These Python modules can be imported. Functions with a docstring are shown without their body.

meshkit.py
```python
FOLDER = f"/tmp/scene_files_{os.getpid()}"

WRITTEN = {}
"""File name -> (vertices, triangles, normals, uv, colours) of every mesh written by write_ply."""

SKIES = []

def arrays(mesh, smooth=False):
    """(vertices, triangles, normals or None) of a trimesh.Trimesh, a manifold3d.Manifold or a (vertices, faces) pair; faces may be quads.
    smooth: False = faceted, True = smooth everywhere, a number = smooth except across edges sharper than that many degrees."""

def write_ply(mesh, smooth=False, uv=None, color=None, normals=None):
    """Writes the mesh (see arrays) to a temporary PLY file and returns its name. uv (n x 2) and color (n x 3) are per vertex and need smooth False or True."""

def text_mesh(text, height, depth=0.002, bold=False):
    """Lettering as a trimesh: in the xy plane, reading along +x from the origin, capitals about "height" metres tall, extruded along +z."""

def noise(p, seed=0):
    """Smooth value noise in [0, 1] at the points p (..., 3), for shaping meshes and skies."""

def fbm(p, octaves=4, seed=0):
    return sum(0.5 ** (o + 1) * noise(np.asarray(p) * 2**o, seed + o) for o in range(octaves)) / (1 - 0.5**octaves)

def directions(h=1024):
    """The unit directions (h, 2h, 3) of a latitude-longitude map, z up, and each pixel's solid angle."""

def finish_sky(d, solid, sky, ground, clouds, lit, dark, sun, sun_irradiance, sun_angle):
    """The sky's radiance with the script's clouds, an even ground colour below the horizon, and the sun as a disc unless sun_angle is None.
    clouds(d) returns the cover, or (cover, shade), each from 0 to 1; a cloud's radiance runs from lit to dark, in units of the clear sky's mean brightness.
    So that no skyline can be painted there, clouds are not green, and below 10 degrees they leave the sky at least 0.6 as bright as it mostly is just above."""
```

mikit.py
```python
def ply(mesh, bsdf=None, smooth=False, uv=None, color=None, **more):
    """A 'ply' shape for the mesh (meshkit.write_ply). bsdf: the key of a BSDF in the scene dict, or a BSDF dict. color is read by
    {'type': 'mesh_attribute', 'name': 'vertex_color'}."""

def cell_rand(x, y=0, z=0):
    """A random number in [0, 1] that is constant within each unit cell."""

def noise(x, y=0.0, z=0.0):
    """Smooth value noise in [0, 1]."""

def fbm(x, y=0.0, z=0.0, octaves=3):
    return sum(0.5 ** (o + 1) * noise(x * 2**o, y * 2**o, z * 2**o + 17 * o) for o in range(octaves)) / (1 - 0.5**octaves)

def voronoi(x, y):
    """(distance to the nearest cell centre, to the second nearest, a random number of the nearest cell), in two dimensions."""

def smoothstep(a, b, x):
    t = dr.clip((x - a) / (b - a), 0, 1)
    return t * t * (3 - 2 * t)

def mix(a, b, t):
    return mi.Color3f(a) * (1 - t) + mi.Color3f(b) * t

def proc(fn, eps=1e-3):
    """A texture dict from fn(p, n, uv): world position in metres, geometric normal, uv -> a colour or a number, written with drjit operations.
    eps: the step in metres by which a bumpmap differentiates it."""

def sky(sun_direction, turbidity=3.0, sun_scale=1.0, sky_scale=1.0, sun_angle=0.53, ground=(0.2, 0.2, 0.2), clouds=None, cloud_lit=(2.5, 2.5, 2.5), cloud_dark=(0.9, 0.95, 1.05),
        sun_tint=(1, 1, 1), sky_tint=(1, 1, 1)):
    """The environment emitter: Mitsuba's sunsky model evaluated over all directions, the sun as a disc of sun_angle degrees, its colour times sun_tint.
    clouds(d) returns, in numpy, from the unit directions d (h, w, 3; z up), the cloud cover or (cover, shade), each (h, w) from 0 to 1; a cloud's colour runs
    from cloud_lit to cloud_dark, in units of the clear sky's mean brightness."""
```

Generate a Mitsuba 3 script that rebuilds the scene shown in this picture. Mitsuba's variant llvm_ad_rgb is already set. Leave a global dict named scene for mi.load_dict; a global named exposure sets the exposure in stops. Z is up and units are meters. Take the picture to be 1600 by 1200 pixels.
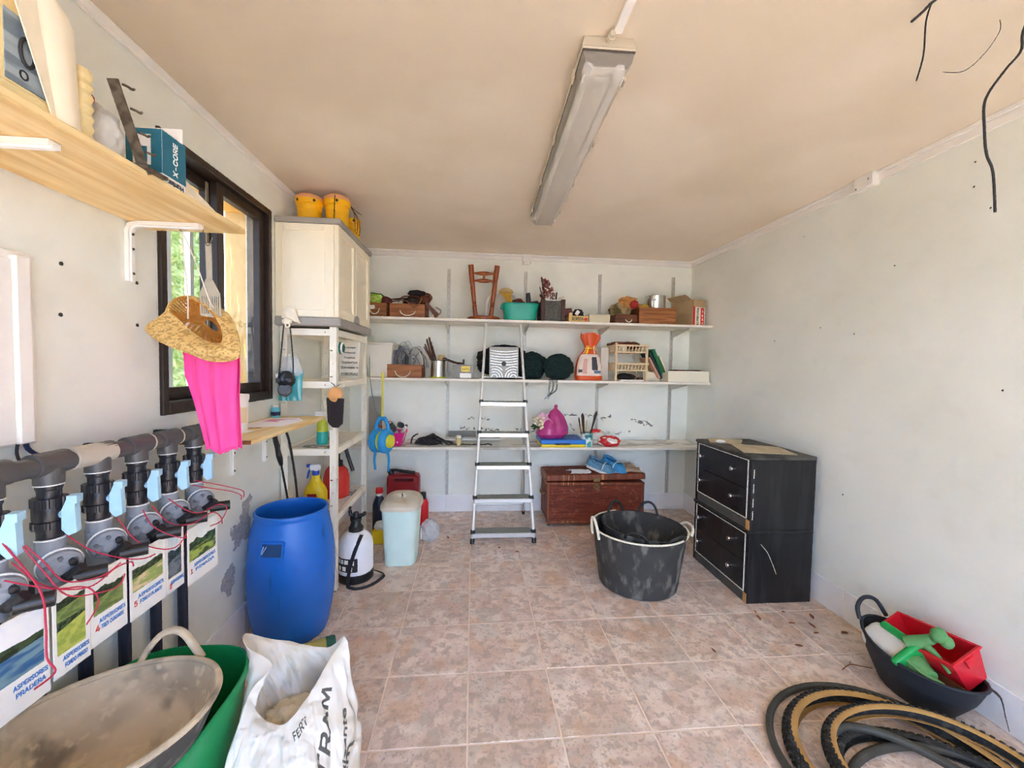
import math, random
import numpy as np, trimesh, drjit as dr, mitsuba as mi, manifold3d as m3
import shapely.geometry as sg, shapely.affinity as sa
import mikit, meshkit
from mikit import ply, proc, fbm, noise, voronoi, cell_rand, smoothstep, mix
random.seed(7); rng = np.random.default_rng(7)
T = mi.ScalarTransform4f
scene, labels = {}, {}
# ---------------------------------------------------------------- camera, sky, exposure
CAM = [0.0, 0.0, 1.2915]
scene['camera'] = {'type': 'perspective', 'fov': 2 * math.degrees(math.atan(800 / 641.26)), 'fov_axis': 'x',
    'near_clip': 0.02, 'far_clip': 200.0,
    'to_world': T().look_at(origin=CAM, target=[CAM[0] + 0.08575, CAM[1] + 0.99547, CAM[2] - 0.04105], up=[-0.01438, 0.04243, 0.999])}
SUN = [-0.12, -0.52, 0.9]
scene['sky'] = mikit.sky(SUN, turbidity=4.0, sun_scale=1.0, sky_scale=2.7, ground=(0.42, 0.39, 0.35), sun_tint=(0.98, 0.98, 0.97), sky_tint=(0.97, 1.02, 1.14))
exposure = 3.4
# ---------------------------------------------------------------- helpers
XL, XR, D, H, YF = -1.085, 1.941, 3.633, 2.277, -1.0
def lin(c):
    if isinstance(c, str): c = [int(c[i:i + 2], 16) / 255 for i in (0, 2, 4)]
    return [x / 12.92 if x <= 0.04045 else ((x + 0.055) / 1.055) ** 2.4 for x in c]
def M(name, c, rough=0.5, spec=0.4, metal=0.0, bump=None, bs=0.002, **kw):
    """a principled material; c: sRGB hex, or a function of (p, n, uv) giving a colour"""
    base = proc(c) if callable(c) else {'type': 'rgb', 'value': lin(c)}
    b = {'type': 'principled', 'base_color': base, 'roughness': rough, 'metallic': metal, 'specular': spec, **kw}
    if bump is not None:
        b = {'type': 'bumpmap', 'arbitrary': proc(bump, eps=5e-4), 'scale': bs, 'bsdf': b}
    scene['mat_' + name] = {'type': 'twosided', 'bsdf': b}
    return 'mat_' + name
def C(h): return mi.Color3f(lin(h))
taken = {}
def key_for(name, parent=None):
    k = (parent + '__' if parent else '') + name
    n = taken.get(k, 0); taken[k] = n + 1
    return k if n == 0 else f'{k}_{n:03d}'
def put(key, shape): scene[key] = shape
def thing(name, label, cat, group=None):
    k = key_for(name); labels[k] = {'label': label, 'category': cat}
    if group: labels[k]['group'] = group
    return k
def part(parent, name, mesh, mat, smooth=False, label=None, kind=None, **kw):
    k = key_for(name, parent)
    put(k, ply(mesh, 'mat_' + mat, smooth, **kw))
    if label or kind:
        labels[k] = {}
        if label: labels[k]['label'] = label
        if kind: labels[k]['kind'] = kind
    return k
def solo(name, mesh, mat, label, cat, smooth=False, group=None, **kw):
    k = thing(name, label, cat, group); put(k, ply(mesh, 'mat_' + mat, smooth, **kw)); return k
def struct(name, mesh, mat, label, smooth=False):
    k = key_for(name)
    if mesh is not None: put(k, ply(mesh, 'mat_' + mat, smooth))
    labels[k] = {'kind': 'structure', 'label': label}
    return k
# --- meshes
def cat(*ms):
    ms = [m for m in (ms[0] if len(ms) == 1 and isinstance(ms[0], (list, tuple)) else ms)]
    return trimesh.util.concatenate(ms)
def box(x0, x1, y0, y1, z0, z1, c=0.0):
    """a box, its edges cut by c"""
    x0, x1, y0, y1, z0, z1 = min(x0, x1), max(x0, x1), min(y0, y1), max(y0, y1), min(z0, z1), max(z0, z1)
    if c <= 0:
        m = trimesh.creation.box((x1 - x0, y1 - y0, z1 - z0)); m.apply_translation(((x0 + x1) / 2, (y0 + y1) / 2, (z0 + z1) / 2)); return m
    c = min(c, (x1 - x0) * .45, (y1 - y0) * .45, (z1 - z0) * .45)
    pts = []
    for X, a in ((x0, 1), (x1, -1)):
        for Y, b in ((y0, 1), (y1, -1)):
            for Z, d in ((z0, 1), (z1, -1)):
                pts += [(X + a * c, Y + b * c, Z), (X + a * c, Y, Z + d * c), (X, Y + b * c, Z + d * c)]
    return trimesh.convex.convex_hull(np.array(pts))
def rbox(x0, x1, y0, y1, z0, z1, r, seg=12):
    """a box with round edges"""
    s = m3.Manifold.sphere(r, seg)
    return man(m3.Manifold.batch_hull([s.translate((X, Y, Z)) for X in (x0 + r, x1 - r) for Y in (y0 + r, y1 - r) for Z in (z0 + r, z1 - r)]))
def man(m):
    q = m.to_mesh(); return trimesh.Trimesh(q.vert_properties[:, :3], q.tri_verts, process=False)
def mf(t):
    return m3.Manifold(m3.Mesh(np.asarray(t.vertices, np.float32), np.asarray(t.faces, np.uint32)))
def spline(pts, n=8, closed=False):
    p = np.asarray(pts, float); N = len(p); out = []
    rngi = range(N if closed else N - 1)
    for i in rngi:
        if closed: a, b, c, d = p[(i - 1) % N], p[i], p[(i + 1) % N], p[(i + 2) % N]
        else: a, b, c, d = p[max(i - 1, 0)], p[i], p[i + 1], p[min(i + 2, N - 1)]
        for t in np.linspace(0, 1, n, endpoint=False):
            out.append(0.5 * (2 * b + (c - a) * t + (2 * a - 5 * b + 4 * c - d) * t * t + (3 * b - a - 3 * c + d) * t ** 3))
    if not closed: out.append(p[-1])
    return np.array(out)
def sweep(path, prof, closed=False, scale=None, up=None, caps=True, twist=None):
    """prof (k,2) swept along path (n,3)"""
    P = np.asarray(path, float); n = len(P); prof = np.asarray(prof, float); k = len(prof)
    tg = np.roll(P, -1, 0) - np.roll(P, 1, 0) if closed else np.gradient(P, axis=0)
    tg /= np.maximum(np.linalg.norm(tg, axis=1, keepdims=True), 1e-12)
    a = np.array(up if up is not None else ([0, 0, 1] if abs(tg[0][2]) < .9 else [1, 0, 0]), float)
    V = []
    for i in range(n):
        a = a - tg[i] * (a @ tg[i])
        if up is not None: a = np.array(up, float) - tg[i] * (np.array(up, float) @ tg[i])
        a /= max(np.linalg.norm(a), 1e-9); b = np.cross(tg[i], a)
        s = 1 if scale is None else scale[i]
        q = prof
        if twist is not None:
            ct, st = math.cos(twist[i]), math.sin(twist[i]); q = prof @ np.array([[ct, st], [-st, ct]])
        V.append(P[i] + s * (q[:, :1] * b + q[:, 1:] * a))
    V = np.vstack(V); F = []
    for i in range(n if closed else n - 1):
        j = (i + 1) % n
        for m in range(k):
            l = (m + 1) % k
            F += [(i * k + m, i * k + l, j * k + l), (i * k + m, j * k + l, j * k + m)]
    if not closed and caps:
        V = np.vstack([V, P[:1], P[-1:]]); c0, c1 = n * k, n * k + 1
        for m in range(k):
            l = (m + 1) % k
            F += [(c0, l, m), (c1, (n - 1) * k + m, (n - 1) * k + l)]
    t = trimesh.Trimesh(V, np.array(F), process=False)
    return t
def circ(r, k=10, ry=None):
    t = np.linspace(0, 2 * np.pi, k, endpoint=False); return np.stack([r * np.cos(t), (ry or r) * np.sin(t)], 1)
def tube(path, r, k=10, closed=False, smooth=0, scale=None):
    if smooth: path = spline(path, smooth, closed)
    return sweep(path, circ(r, k), closed, scale)
def lathe(prof, seg=40, c=(0, 0, 0), sx=1.0, sy=1.0):
    """prof: (r, z) rows from the bottom; r=0 closes it"""
    prof = np.asarray(prof, float); t = np.linspace(0, 2 * np.pi, seg, endpoint=False)
    n = len(prof)
    V = np.stack([np.outer(prof[:, 0], np.cos(t)) * sx, np.outer(prof[:, 0], np.sin(t)) * sy, np.repeat(prof[:, 1:2], seg, 1)], -1).reshape(-1, 3)
    F = []
    for i in range(n - 1):
        for m in range(seg):
            l = (m + 1) % seg
            F += [(i * seg + m, i * seg + l, (i + 1) * seg + l), (i * seg + m, (i + 1) * seg + l, (i + 1) * seg + m)]
    mm = trimesh.Trimesh(V, np.array(F), process=True); mm.update_faces(mm.nondegenerate_faces()); mm.apply_translation(c); return mm
def cyl(p0, p1, r, k=20, r1=None):
    p0, p1 = np.array(p0, float), np.array(p1, float)
    return sweep(np.array([p0, p1]), circ(r, k), scale=[1, (r1 if r1 is not None else r) / r])
def prism(poly, z0, z1):
    """shapely polygon or xy list extruded along z"""
    if not isinstance(poly, sg.Polygon): poly = sg.Polygon(poly)
    m = trimesh.creation.extrude_polygon(poly, z1 - z0, engine='earcut'); m.apply_translation((0, 0, z0)); return m
def onto(mesh, o, x, y, z=None):
    """moves a mesh's x, y, z axes onto the given world axes at o"""
    x, y = np.array(x, float), np.array(y, float); z = np.cross(x, y) if z is None else np.array(z, float)
    m = mesh.copy(); A = np.eye(4); A[:3, 0], A[:3, 1], A[:3, 2], A[:3, 3] = x, y, z, o; m.apply_transform(A)
    if np.linalg.det(A[:3, :3]) < 0: m.invert()
    return m
def rot(mesh, ax, deg, at=(0, 0, 0)):
    m = mesh.copy(); m.apply_transform(trimesh.transformations.rotation_matrix(math.radians(deg), ax, at)); return m
def mv(mesh, x=0, y=0, z=0):
    m = mesh.copy(); m.apply_translation((x, y, z)); return m
def grid(fn, nu, nv, wrap=False):
    """surface fn(u, v) -> xyz over [0,1]^2 (arrays)"""
    u, v = np.meshgrid(np.linspace(0, 1, nu, endpoint=not wrap), np.linspace(0, 1, nv), indexing='ij')
    P = np.stack(fn(u, v), -1).reshape(-1, 3); F = []
    for i in range(nu if wrap else nu - 1):
        j = (i + 1) % nu
        for k in range(nv - 1):
            F += [(i * nv + k, j * nv + k, j * nv + k + 1), (i * nv + k, j * nv + k + 1, i * nv + k + 1)]
    return trimesh.Trimesh(P, np.array(F), process=False)
def thick(m, t):
    """gives a sheet thickness t"""
    n = m.vertex_normals; V = np.vstack([m.vertices + n * t / 2, m.vertices - n * t / 2]); k = len(m.vertices)
    F = [m.faces, m.faces[:, ::-1] + k]
    e = m.edges; es = np.sort(e, 1); _, idx, cnt = np.unique(es, axis=0, return_index=True, return_counts=True)
    b = e[idx[cnt == 1]]
    F += [np.stack([b[:, 1], b[:, 0], b[:, 0] + k], 1), np.stack([b[:, 1], b[:, 0] + k, b[:, 1] + k], 1)]
    return trimesh.Trimesh(V, np.vstack(F), process=False)
def blob(c, s, amp=.25, freq=6.0, sub=4, seed=0, flat=None):
    """a crumpled lump, flattened below flat (z)"""
    m = trimesh.creation.icosphere(sub); d = m.vertices.copy()
    f = 1 + amp * (meshkit.fbm(d * freq / 2 + 10, 4, seed) - .5) * 2
    v = d * f[:, None] * np.array(s) + np.array(c)
    if flat is not None: v[:, 2] = np.maximum(v[:, 2], flat)
    m.vertices = v; return m
def text(s, h, depth=.0006, bold=True, center=False):
    m = meshkit.text_mesh(s, h, depth, bold)
    if center: m.apply_translation((-(m.bounds[0][0] + m.bounds[1][0]) / 2, 0, 0))
    return m
def write_on(parent, s, h, o, x, y, mat='ink', width=None, name='lettering', center=True, bold=True, **kw):
    m = text(s, h, .0008, bold, center)
    if width: m.apply_scale((width / (m.bounds[1][0] - m.bounds[0][0]), 1, 1))
    return part(parent, name, onto(m, o, x, y), mat, **kw)
# ---------------------------------------------------------------- materials of the room
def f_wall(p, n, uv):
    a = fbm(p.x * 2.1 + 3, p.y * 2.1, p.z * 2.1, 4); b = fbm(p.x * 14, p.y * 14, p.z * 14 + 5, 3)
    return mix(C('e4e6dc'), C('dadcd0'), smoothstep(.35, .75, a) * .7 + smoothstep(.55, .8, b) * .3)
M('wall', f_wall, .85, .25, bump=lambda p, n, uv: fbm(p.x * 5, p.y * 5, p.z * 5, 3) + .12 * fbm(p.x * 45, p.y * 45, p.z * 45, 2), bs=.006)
def seg_d(u, v, a, b):
    dx, dy = b[0] - a[0], b[1] - a[1]; L = dx * dx + dy * dy
    t = dr.clip(((u - a[0]) * dx + (v - a[1]) * dy) / L, 0, 1)
    return dr.sqrt(dr.square(u - a[0] - t * dx) + dr.square(v - a[1] - t * dy))
SCUFF = [((-.075, .83), (-.03, .828)), ((.03, .829), (.11, .822)), ((-.14, .746), (-.06, .744)), ((-.02, .746), (.06, .742)), ((.09, .735), (.2, .725)), ((.36, .737), (.44, .735)),
         ((.8, .866), (.93, .872)), ((.99, .868), (1.1, .872)), ((1.14, .835), (1.22, .862)), ((1.42, .83), (1.56, .79)), ((.86, .775), (.88, .74)), ((1.28, .7), (1.4, .728)), ((1.55, .815), (1.61, .77))]
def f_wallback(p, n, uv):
    w = f_wall(p, n, uv) * 1.12; d = mi.Float(9)  # same plaster as the side walls, with extra light put into its colour
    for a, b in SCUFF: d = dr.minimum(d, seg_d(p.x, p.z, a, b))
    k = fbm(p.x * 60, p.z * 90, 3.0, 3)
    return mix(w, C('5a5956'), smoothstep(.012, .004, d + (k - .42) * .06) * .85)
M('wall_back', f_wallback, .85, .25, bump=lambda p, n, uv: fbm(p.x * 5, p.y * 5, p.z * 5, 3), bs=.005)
def f_wallleft(p, n, uv):
    w = f_wall(p, n, uv)
    k = fbm(p.y * 26, p.z * 26, 1.0, 4) - .5
    d = dr.minimum(dr.sqrt(dr.square((p.y - 1.99) / .085) + dr.square((p.z - .5) / .075)), dr.sqrt(dr.square((p.y - 1.885) / .055) + dr.square((p.z - .32) / .06)))
    d = dr.minimum(d, dr.sqrt(dr.square((p.y - 2.03) / .07) + dr.square((p.z - .62) / .08)) + .5)
    d = dr.minimum(d, dr.sqrt(dr.square((p.y - 1.98) / .06) + dr.square((p.z - .1) / .07)) + .35)
    bare = mix(C('8d8c8b'), C('b9b8b6'), fbm(p.y * 110, p.z * 110, 2.0, 3))
    s = smoothstep(.55, .75, fbm(p.y * 4, p.z * 4, 9.0, 3)) * smoothstep(1.1, 1.5, p.z) * .12
    w = mix(w, C('c9b390'), s)
    return mix(w, bare, smoothstep(1.02, .93, d + k * 1.5))
M('wall_left', f_wallleft, .85, .25, bump=lambda p, n, uv: fbm(p.x * 4, p.y * 4, p.z * 4, 3) + .1 * fbm(p.y * 40, p.z * 40, 0., 2), bs=.012)
def f_ceil(p, n, uv):
    a = fbm(p.x * 1.6, p.y * 1.6, 0.0, 4)
    return mix(C('dcd0be'), C('d2c5b0'), smoothstep(.35, .7, a))
M('ceiling', f_ceil, .9, .2, bump=lambda p, n, uv: fbm(p.x * 4, p.y * 7, 0.0, 4), bs=.006)
def f_tile(p, n, uv):
    i, j = dr.floor((p.x * .99995 + p.y * .0097 + .001) / .33), dr.floor((p.y - 2.6763) / .33)
    r1 = cell_rand(i, j, 3)
    o = r1 * 13
    a = fbm(p.x * 16 + o, p.y * 16, o, 5); b = fbm(p.x * 34 + 4, p.y * 34 + o, 2.0, 4); c = fbm(p.x * 120, p.y * 120, o, 3); e = fbm(p.x * 11 + 9, p.y * 11 - o, 7.0, 4)
    col = mix(C('d0b5a8'), C('e9d4c8'), smoothstep(.3, .7, a))
    col = mix(col, C('b79f92'), smoothstep(.48, .7, b) * .7)
    col = mix(col, C('c2b8ae'), smoothstep(.56, .75, e) * .4)
    col = mix(col, C('d0a888'), smoothstep(.58, .78, fbm(p.x * 12 - o, p.y * 8, 4.0, 3)) * .5)
    col = mix(col, C('a58f84'), smoothstep(.52, .8, c) * .65)
    dust = smoothstep(.45, .8, fbm(p.x * 2.2, p.y * 2.2, 5.0, 3)) * .25 + smoothstep(1.2, 1.9, p.x) * .2
    col = mix(col, C('ab9884'), dust)
    return col * mi.Color3f(1.05, 1.09, 1.07) * (.95 + .1 * r1)
M('tile', f_tile, .42, .45, bump=lambda p, n, uv: fbm(p.x * 30, p.y * 30, 0.0, 3), bs=.0012)
M('grout', lambda p, n, uv: mix(C('f0dccb'), C('dfc8b6'), fbm(p.x * 12, p.y * 12, 0., 3)), .9)
M('skirting', lambda p, n, uv: mix(C('f3f3f2'), C('eae9e6'), fbm(p.x * 7, p.y * 7, p.z * 7, 3)), .4, .4)
M('white_paint', 'ebe9e4', .45)
M('trunking', 'e6e3dc', .5)
M('brown_frame', lambda p, n, uv: mix(C('33271f'), C('241b16'), fbm(p.y * 30, p.z * 30, p.x * 30, 2)), .4)
M('tan_lit_edge', '8a7d64', .5)
scene['mat_pane'] = {'type': 'thindielectric', 'int_ior': 1.5}
scene['mat_clear'] = {'type': 'thindielectric', 'int_ior': 1.4}
M('hole', '3c3833', .9)
# ---------------------------------------------------------------- the room
f = struct('floor', box(XL - .05, XR + .05, YF - .2, D + .05, -.12, -.0018), 'grout', 'terracotta pink ceramic tiled floor with pale joints')
room = sg.box(XL + .004, YF - .15, XR - .004, D - .004)
c_, s_ = math.cos(.0097), math.sin(.0097)
for i in range(-5, 8):
    for j in range(-12, 5):
        g = lambda u, v: (-.0271 + c_ * u - s_ * v, 2.6763 + s_ * u + c_ * v)
        e = .003
        q = sg.Polygon([g(i * .33 + e, j * .33 + e), g(i * .33 + .33 - e, j * .33 + e), g(i * .33 + .33 - e, j * .33 + .33 - e), g(i * .33 + e, j * .33 + .33 - e)]).intersection(room)
        if q.is_empty or q.area < .002: continue
        q = sg.polygon.orient(q.convex_hull)
        lo = np.array(q.exterior.coords)[:-1]; hi = np.array(q.buffer(-.0018, join_style=2).exterior.coords)[:-1]
        dz = rng.uniform(-.0003, .0003)
        part(f, 'tile', trimesh.convex.convex_hull(np.vstack([np.c_[lo, 0 * lo[:, 0] - .008], np.c_[lo, 0 * lo[:, 0] - .0016], np.c_[hi, 0 * hi[:, 0] + dz]])), 'tile')
struct('ceiling', box(XL - .2, XR + .2, YF - .2, D + .2, H, H + .15), 'ceiling', 'warm white plastered ceiling')
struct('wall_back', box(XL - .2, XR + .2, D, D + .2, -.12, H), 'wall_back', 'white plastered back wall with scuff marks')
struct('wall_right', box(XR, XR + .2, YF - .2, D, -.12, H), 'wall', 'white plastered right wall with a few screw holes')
WY0, WY1, WZ0, WZ1 = 1.525, 2.25, 1.12, 2.06
def ring(x0, x1): return cat(box(x0, x1, YF - .2, WY0, -.12, H), box(x0, x1, WY1, D, -.12, H), box(x0, x1, WY0, WY1, -.12, WZ0), box(x0, x1, WY0, WY1, WZ1, H))
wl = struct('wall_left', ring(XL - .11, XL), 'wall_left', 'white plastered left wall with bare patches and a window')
M('stucco', lambda p, n, uv: mix(C('e3b468'), C('f0cd8c'), fbm(p.y * 30, p.z * 30, p.x * 30, 3)), .9, bump=lambda p, n, uv: fbm(p.x * 90, p.y * 90, p.z * 90, 3), bs=.012)
part(wl, 'outer_render', ring(XL - .21, XL - .1101), 'stucco')
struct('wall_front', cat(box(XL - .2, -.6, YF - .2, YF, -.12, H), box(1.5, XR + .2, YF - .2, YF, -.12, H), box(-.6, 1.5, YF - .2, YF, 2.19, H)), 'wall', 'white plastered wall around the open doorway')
# skirting tiles, one by one
for side, a, b in (('back', XL, XR), ('right', YF, D), ('left', YF, D)):
    k = struct('baseboard_' + side, None, '', 'white glazed skirting tiles along the %s wall' % side)
    o = {'back': .022, 'right': 1.945, 'left': 1.71}[side]
    x = o - .28 * math.ceil((o - a) / .28)
    while x < b:
        u0, u1 = max(x, a + .001) + .0008, min(x + .28, b - .001) - .0008
        t = .009 + rng.uniform(-.0006, .0006); z1 = .153 + rng.uniform(-.001, .001)
        if u1 - u0 > .02:
            m = {'back': lambda: box(u0, u1, D - t, D - .0002, .0006, z1, .002), 'right': lambda: box(XR - t, XR - .0002, u0, u1, .0006, z1, .002), 'left': lambda: box(XL + .0002, XL + t, u0, u1, .0006, z1, .002)}[side]()
            if not (side == 'left' and 1.9 < (u0 + u1) / 2 < 2.0): part(k, 'skirting_tile', m, 'skirting')
        x += .28
# cable trunking under the ceiling (two steps), and joint boxes
tb = struct('trim_1', cat(box(XL, XR, D - .022, D, H - .018, H, .003), box(XL, XR, D - .012, D, H - .052, H - .018, .002)), 'trunking', 'white cable trunking along the top of the back wall')
struct('trim_2', cat(box(XR - .022, XR, YF, D - .022, H - .018, H, .003), box(XR - .012, XR, YF, D - .012, H - .052, H - .018, .002)), 'trunking', 'white cable trunking along the top of the right wall')
struct('trim_3', cat(box(XL, XL + .016, YF, D - .022, H - .036, H, .003)), 'trunking', 'white cable trunking along the top of the left wall')
def junction(name, m, screws, label):
    k = thing(name, label, 'junction box'); part(k, 'cover', m, 'trunking')
    for s in screws: part(k, 'screw', s, 'hole')
junction('junction_box', box(XR - .04, XR - .0005, 1.875, 1.98, H - .068, H - .0005, .004), [cyl((XR - .0405, y, z), (XR - .0395, y, z), .004, 8) for y, z in ((1.965, H - .055), (1.9, H - .03))], 'white square junction box under the ceiling on the right wall')
junction('junction_box', box(.383, .464, D - .038, D - .0005, H - .088, H - .0005, .004), [cyl((x, D - .0385, H - .075), (x, D - .0375, H - .075), .004, 8) for x in (.395, .452)], 'white junction box under the ceiling on the back wall above the stool')
for y, z in ((2.337, 2.103), (2.185, 1.547), (1.972, 1.494), (2.544, 1.493), (1.783, 1.798), (1.99, .648), (1.488, 2.13), (1.487, 2.034), (1.429, 1.93), (1.357, 1.238)):
    part('wall_right', 'screw_hole', onto(lathe([(0, 0), (.003, 0), (.0036, .001), (0, .0015)], 10), (XR, y, z), (0, 1, 0), (0, 0, 1), (-1, 0, 0)), 'hole')
for y, z in ((1.179, 1.54), (1.174, 1.407), (1.418, 1.538), (1.417, 1.404)):
    part(wl, 'wall_plug', onto(lathe([(0, 0), (.005, 0), (.0055, .0015), (.003, .0022), (0, .0015)], 12), (XL, y, z), (0, 1, 0), (0, 0, 1), (1, 0, 0)), 'hole')
# ---------------------------------------------------------------- window with two sliding sashes, bars and the garden outside
w = struct('window_1', None, '', 'dark brown sliding window with two panes')
def fr(y0, y1, z0, z1, x0, x1, t, tb=None):
    tb = tb or t
    return cat(box(x0, x1, y0, y0 + t, z0, z1, .003), box(x0, x1, y1 - t, y1, z0, z1, .003), box(x0, x1, y0 + t, y1 - t, z0, z0 + tb, .003), box(x0, x1, y0 + t, y1 - t, z1 - t, z1, .003))
part(w, 'outer_frame', cat(fr(1.506, 2.268, 1.102, 2.08, XL - .1, XL + .012, .03, .045)), 'brown_frame')
sa1 = part(w, 'sash', fr(1.537, 1.895, 1.147, 2.05, XL - .085, XL - .055, .045), 'brown_frame')
part(sa1, 'pane', box(XL - .071, XL - .0705, 1.58, 1.852, 1.19, 2.007), 'pane')
sa2 = part(w, 'sash', fr(1.855, 2.237, 1.147, 2.05, XL - .045, XL - .012, .045), 'brown_frame')
part(sa2, 'pane', box(XL - .029, XL - .0285, 1.898, 2.194, 1.19, 2.007), 'pane')
part(w, 'edge_strip', box(XL - .052, XL - .047, 1.842, 1.857, 1.16, 2.04), 'tan_lit_edge')  # edge of the brown sash, the light on it put in as tan colour
M('bar', 'dbe8ec', .5)
g = thing('window_grille', 'pale steel grille bars outside the window', 'grille')
for y in (1.435, 1.575, 1.715, 1.855, 1.995, 2.135, 2.275): part(g, 'bar', box(XL - .24, XL - .215, y, y + .026, 1.0, 2.2, .002), 'bar')
for z in (1.12, 1.49, 2.1): part(g, 'cross_bar', box(XL - .232, XL - .223, 1.42, 2.33, z, z + .012, .001), 'bar')
for z in (1.06, 2.16):
    for y in (1.448, 2.288): part(g, 'wall_anchor', cyl((XL - .22, y, z), (XL - .2, y, z), .006, 8), 'bar')
M('patio', lambda p, n, uv: mix(C('d2cbc0'), C('c4bdb1'), fbm(p.x * 2, p.y * 2, 0., 4)), .9)
struct('ground', box(-14, 14, -14, 14, -.3, -.121), 'patio', 'sunlit pale patio outside')
scene['mat_leaf'] = {'type': 'principledthin', 'base_color': proc(lambda p, n, uv: mix(C('b4c878'), C('dfe5b2'), cell_rand(p.x * 14, p.y * 14, p.z * 14))), 'roughness': .6, 'diff_trans': .9, 'eta': 1.4}
def hedge(n, x0, x1, y0, y1, z1, s, seed):
    r = np.random.default_rng(seed)
    c = np.stack([r.uniform(x0, x1, n), r.uniform(y0, y1, n), r.uniform(.0, z1, n)], 1)
    a, b = r.normal(size=(n, 3)), r.normal(size=(n, 3)); a /= np.linalg.norm(a, axis=1)[:, None]; b -= a * (a * b).sum(1)[:, None]; b /= np.linalg.norm(b, axis=1)[:, None]
    L = s * r.uniform(.6, 1.3, n)[:, None]
    V = np.stack([c - a * L, c + b * L * .4, c + a * L, c - b * L * .4], 1).reshape(-1, 3)
    F = np.array([[0, 1, 2], [0, 2, 3]])[None] + 4 * np.arange(n)[:, None, None]
    return trimesh.Trimesh(V, F.reshape(-1, 3), process=False)
h = solo('garden_hedge', hedge(60000, -3.5, -2.7, 1.5, 8, 3.6, .055, 3), 'leaf', 'bright green sunlit hedge outside the window', 'hedge'); labels[h]['kind'] = 'stuff'
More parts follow.
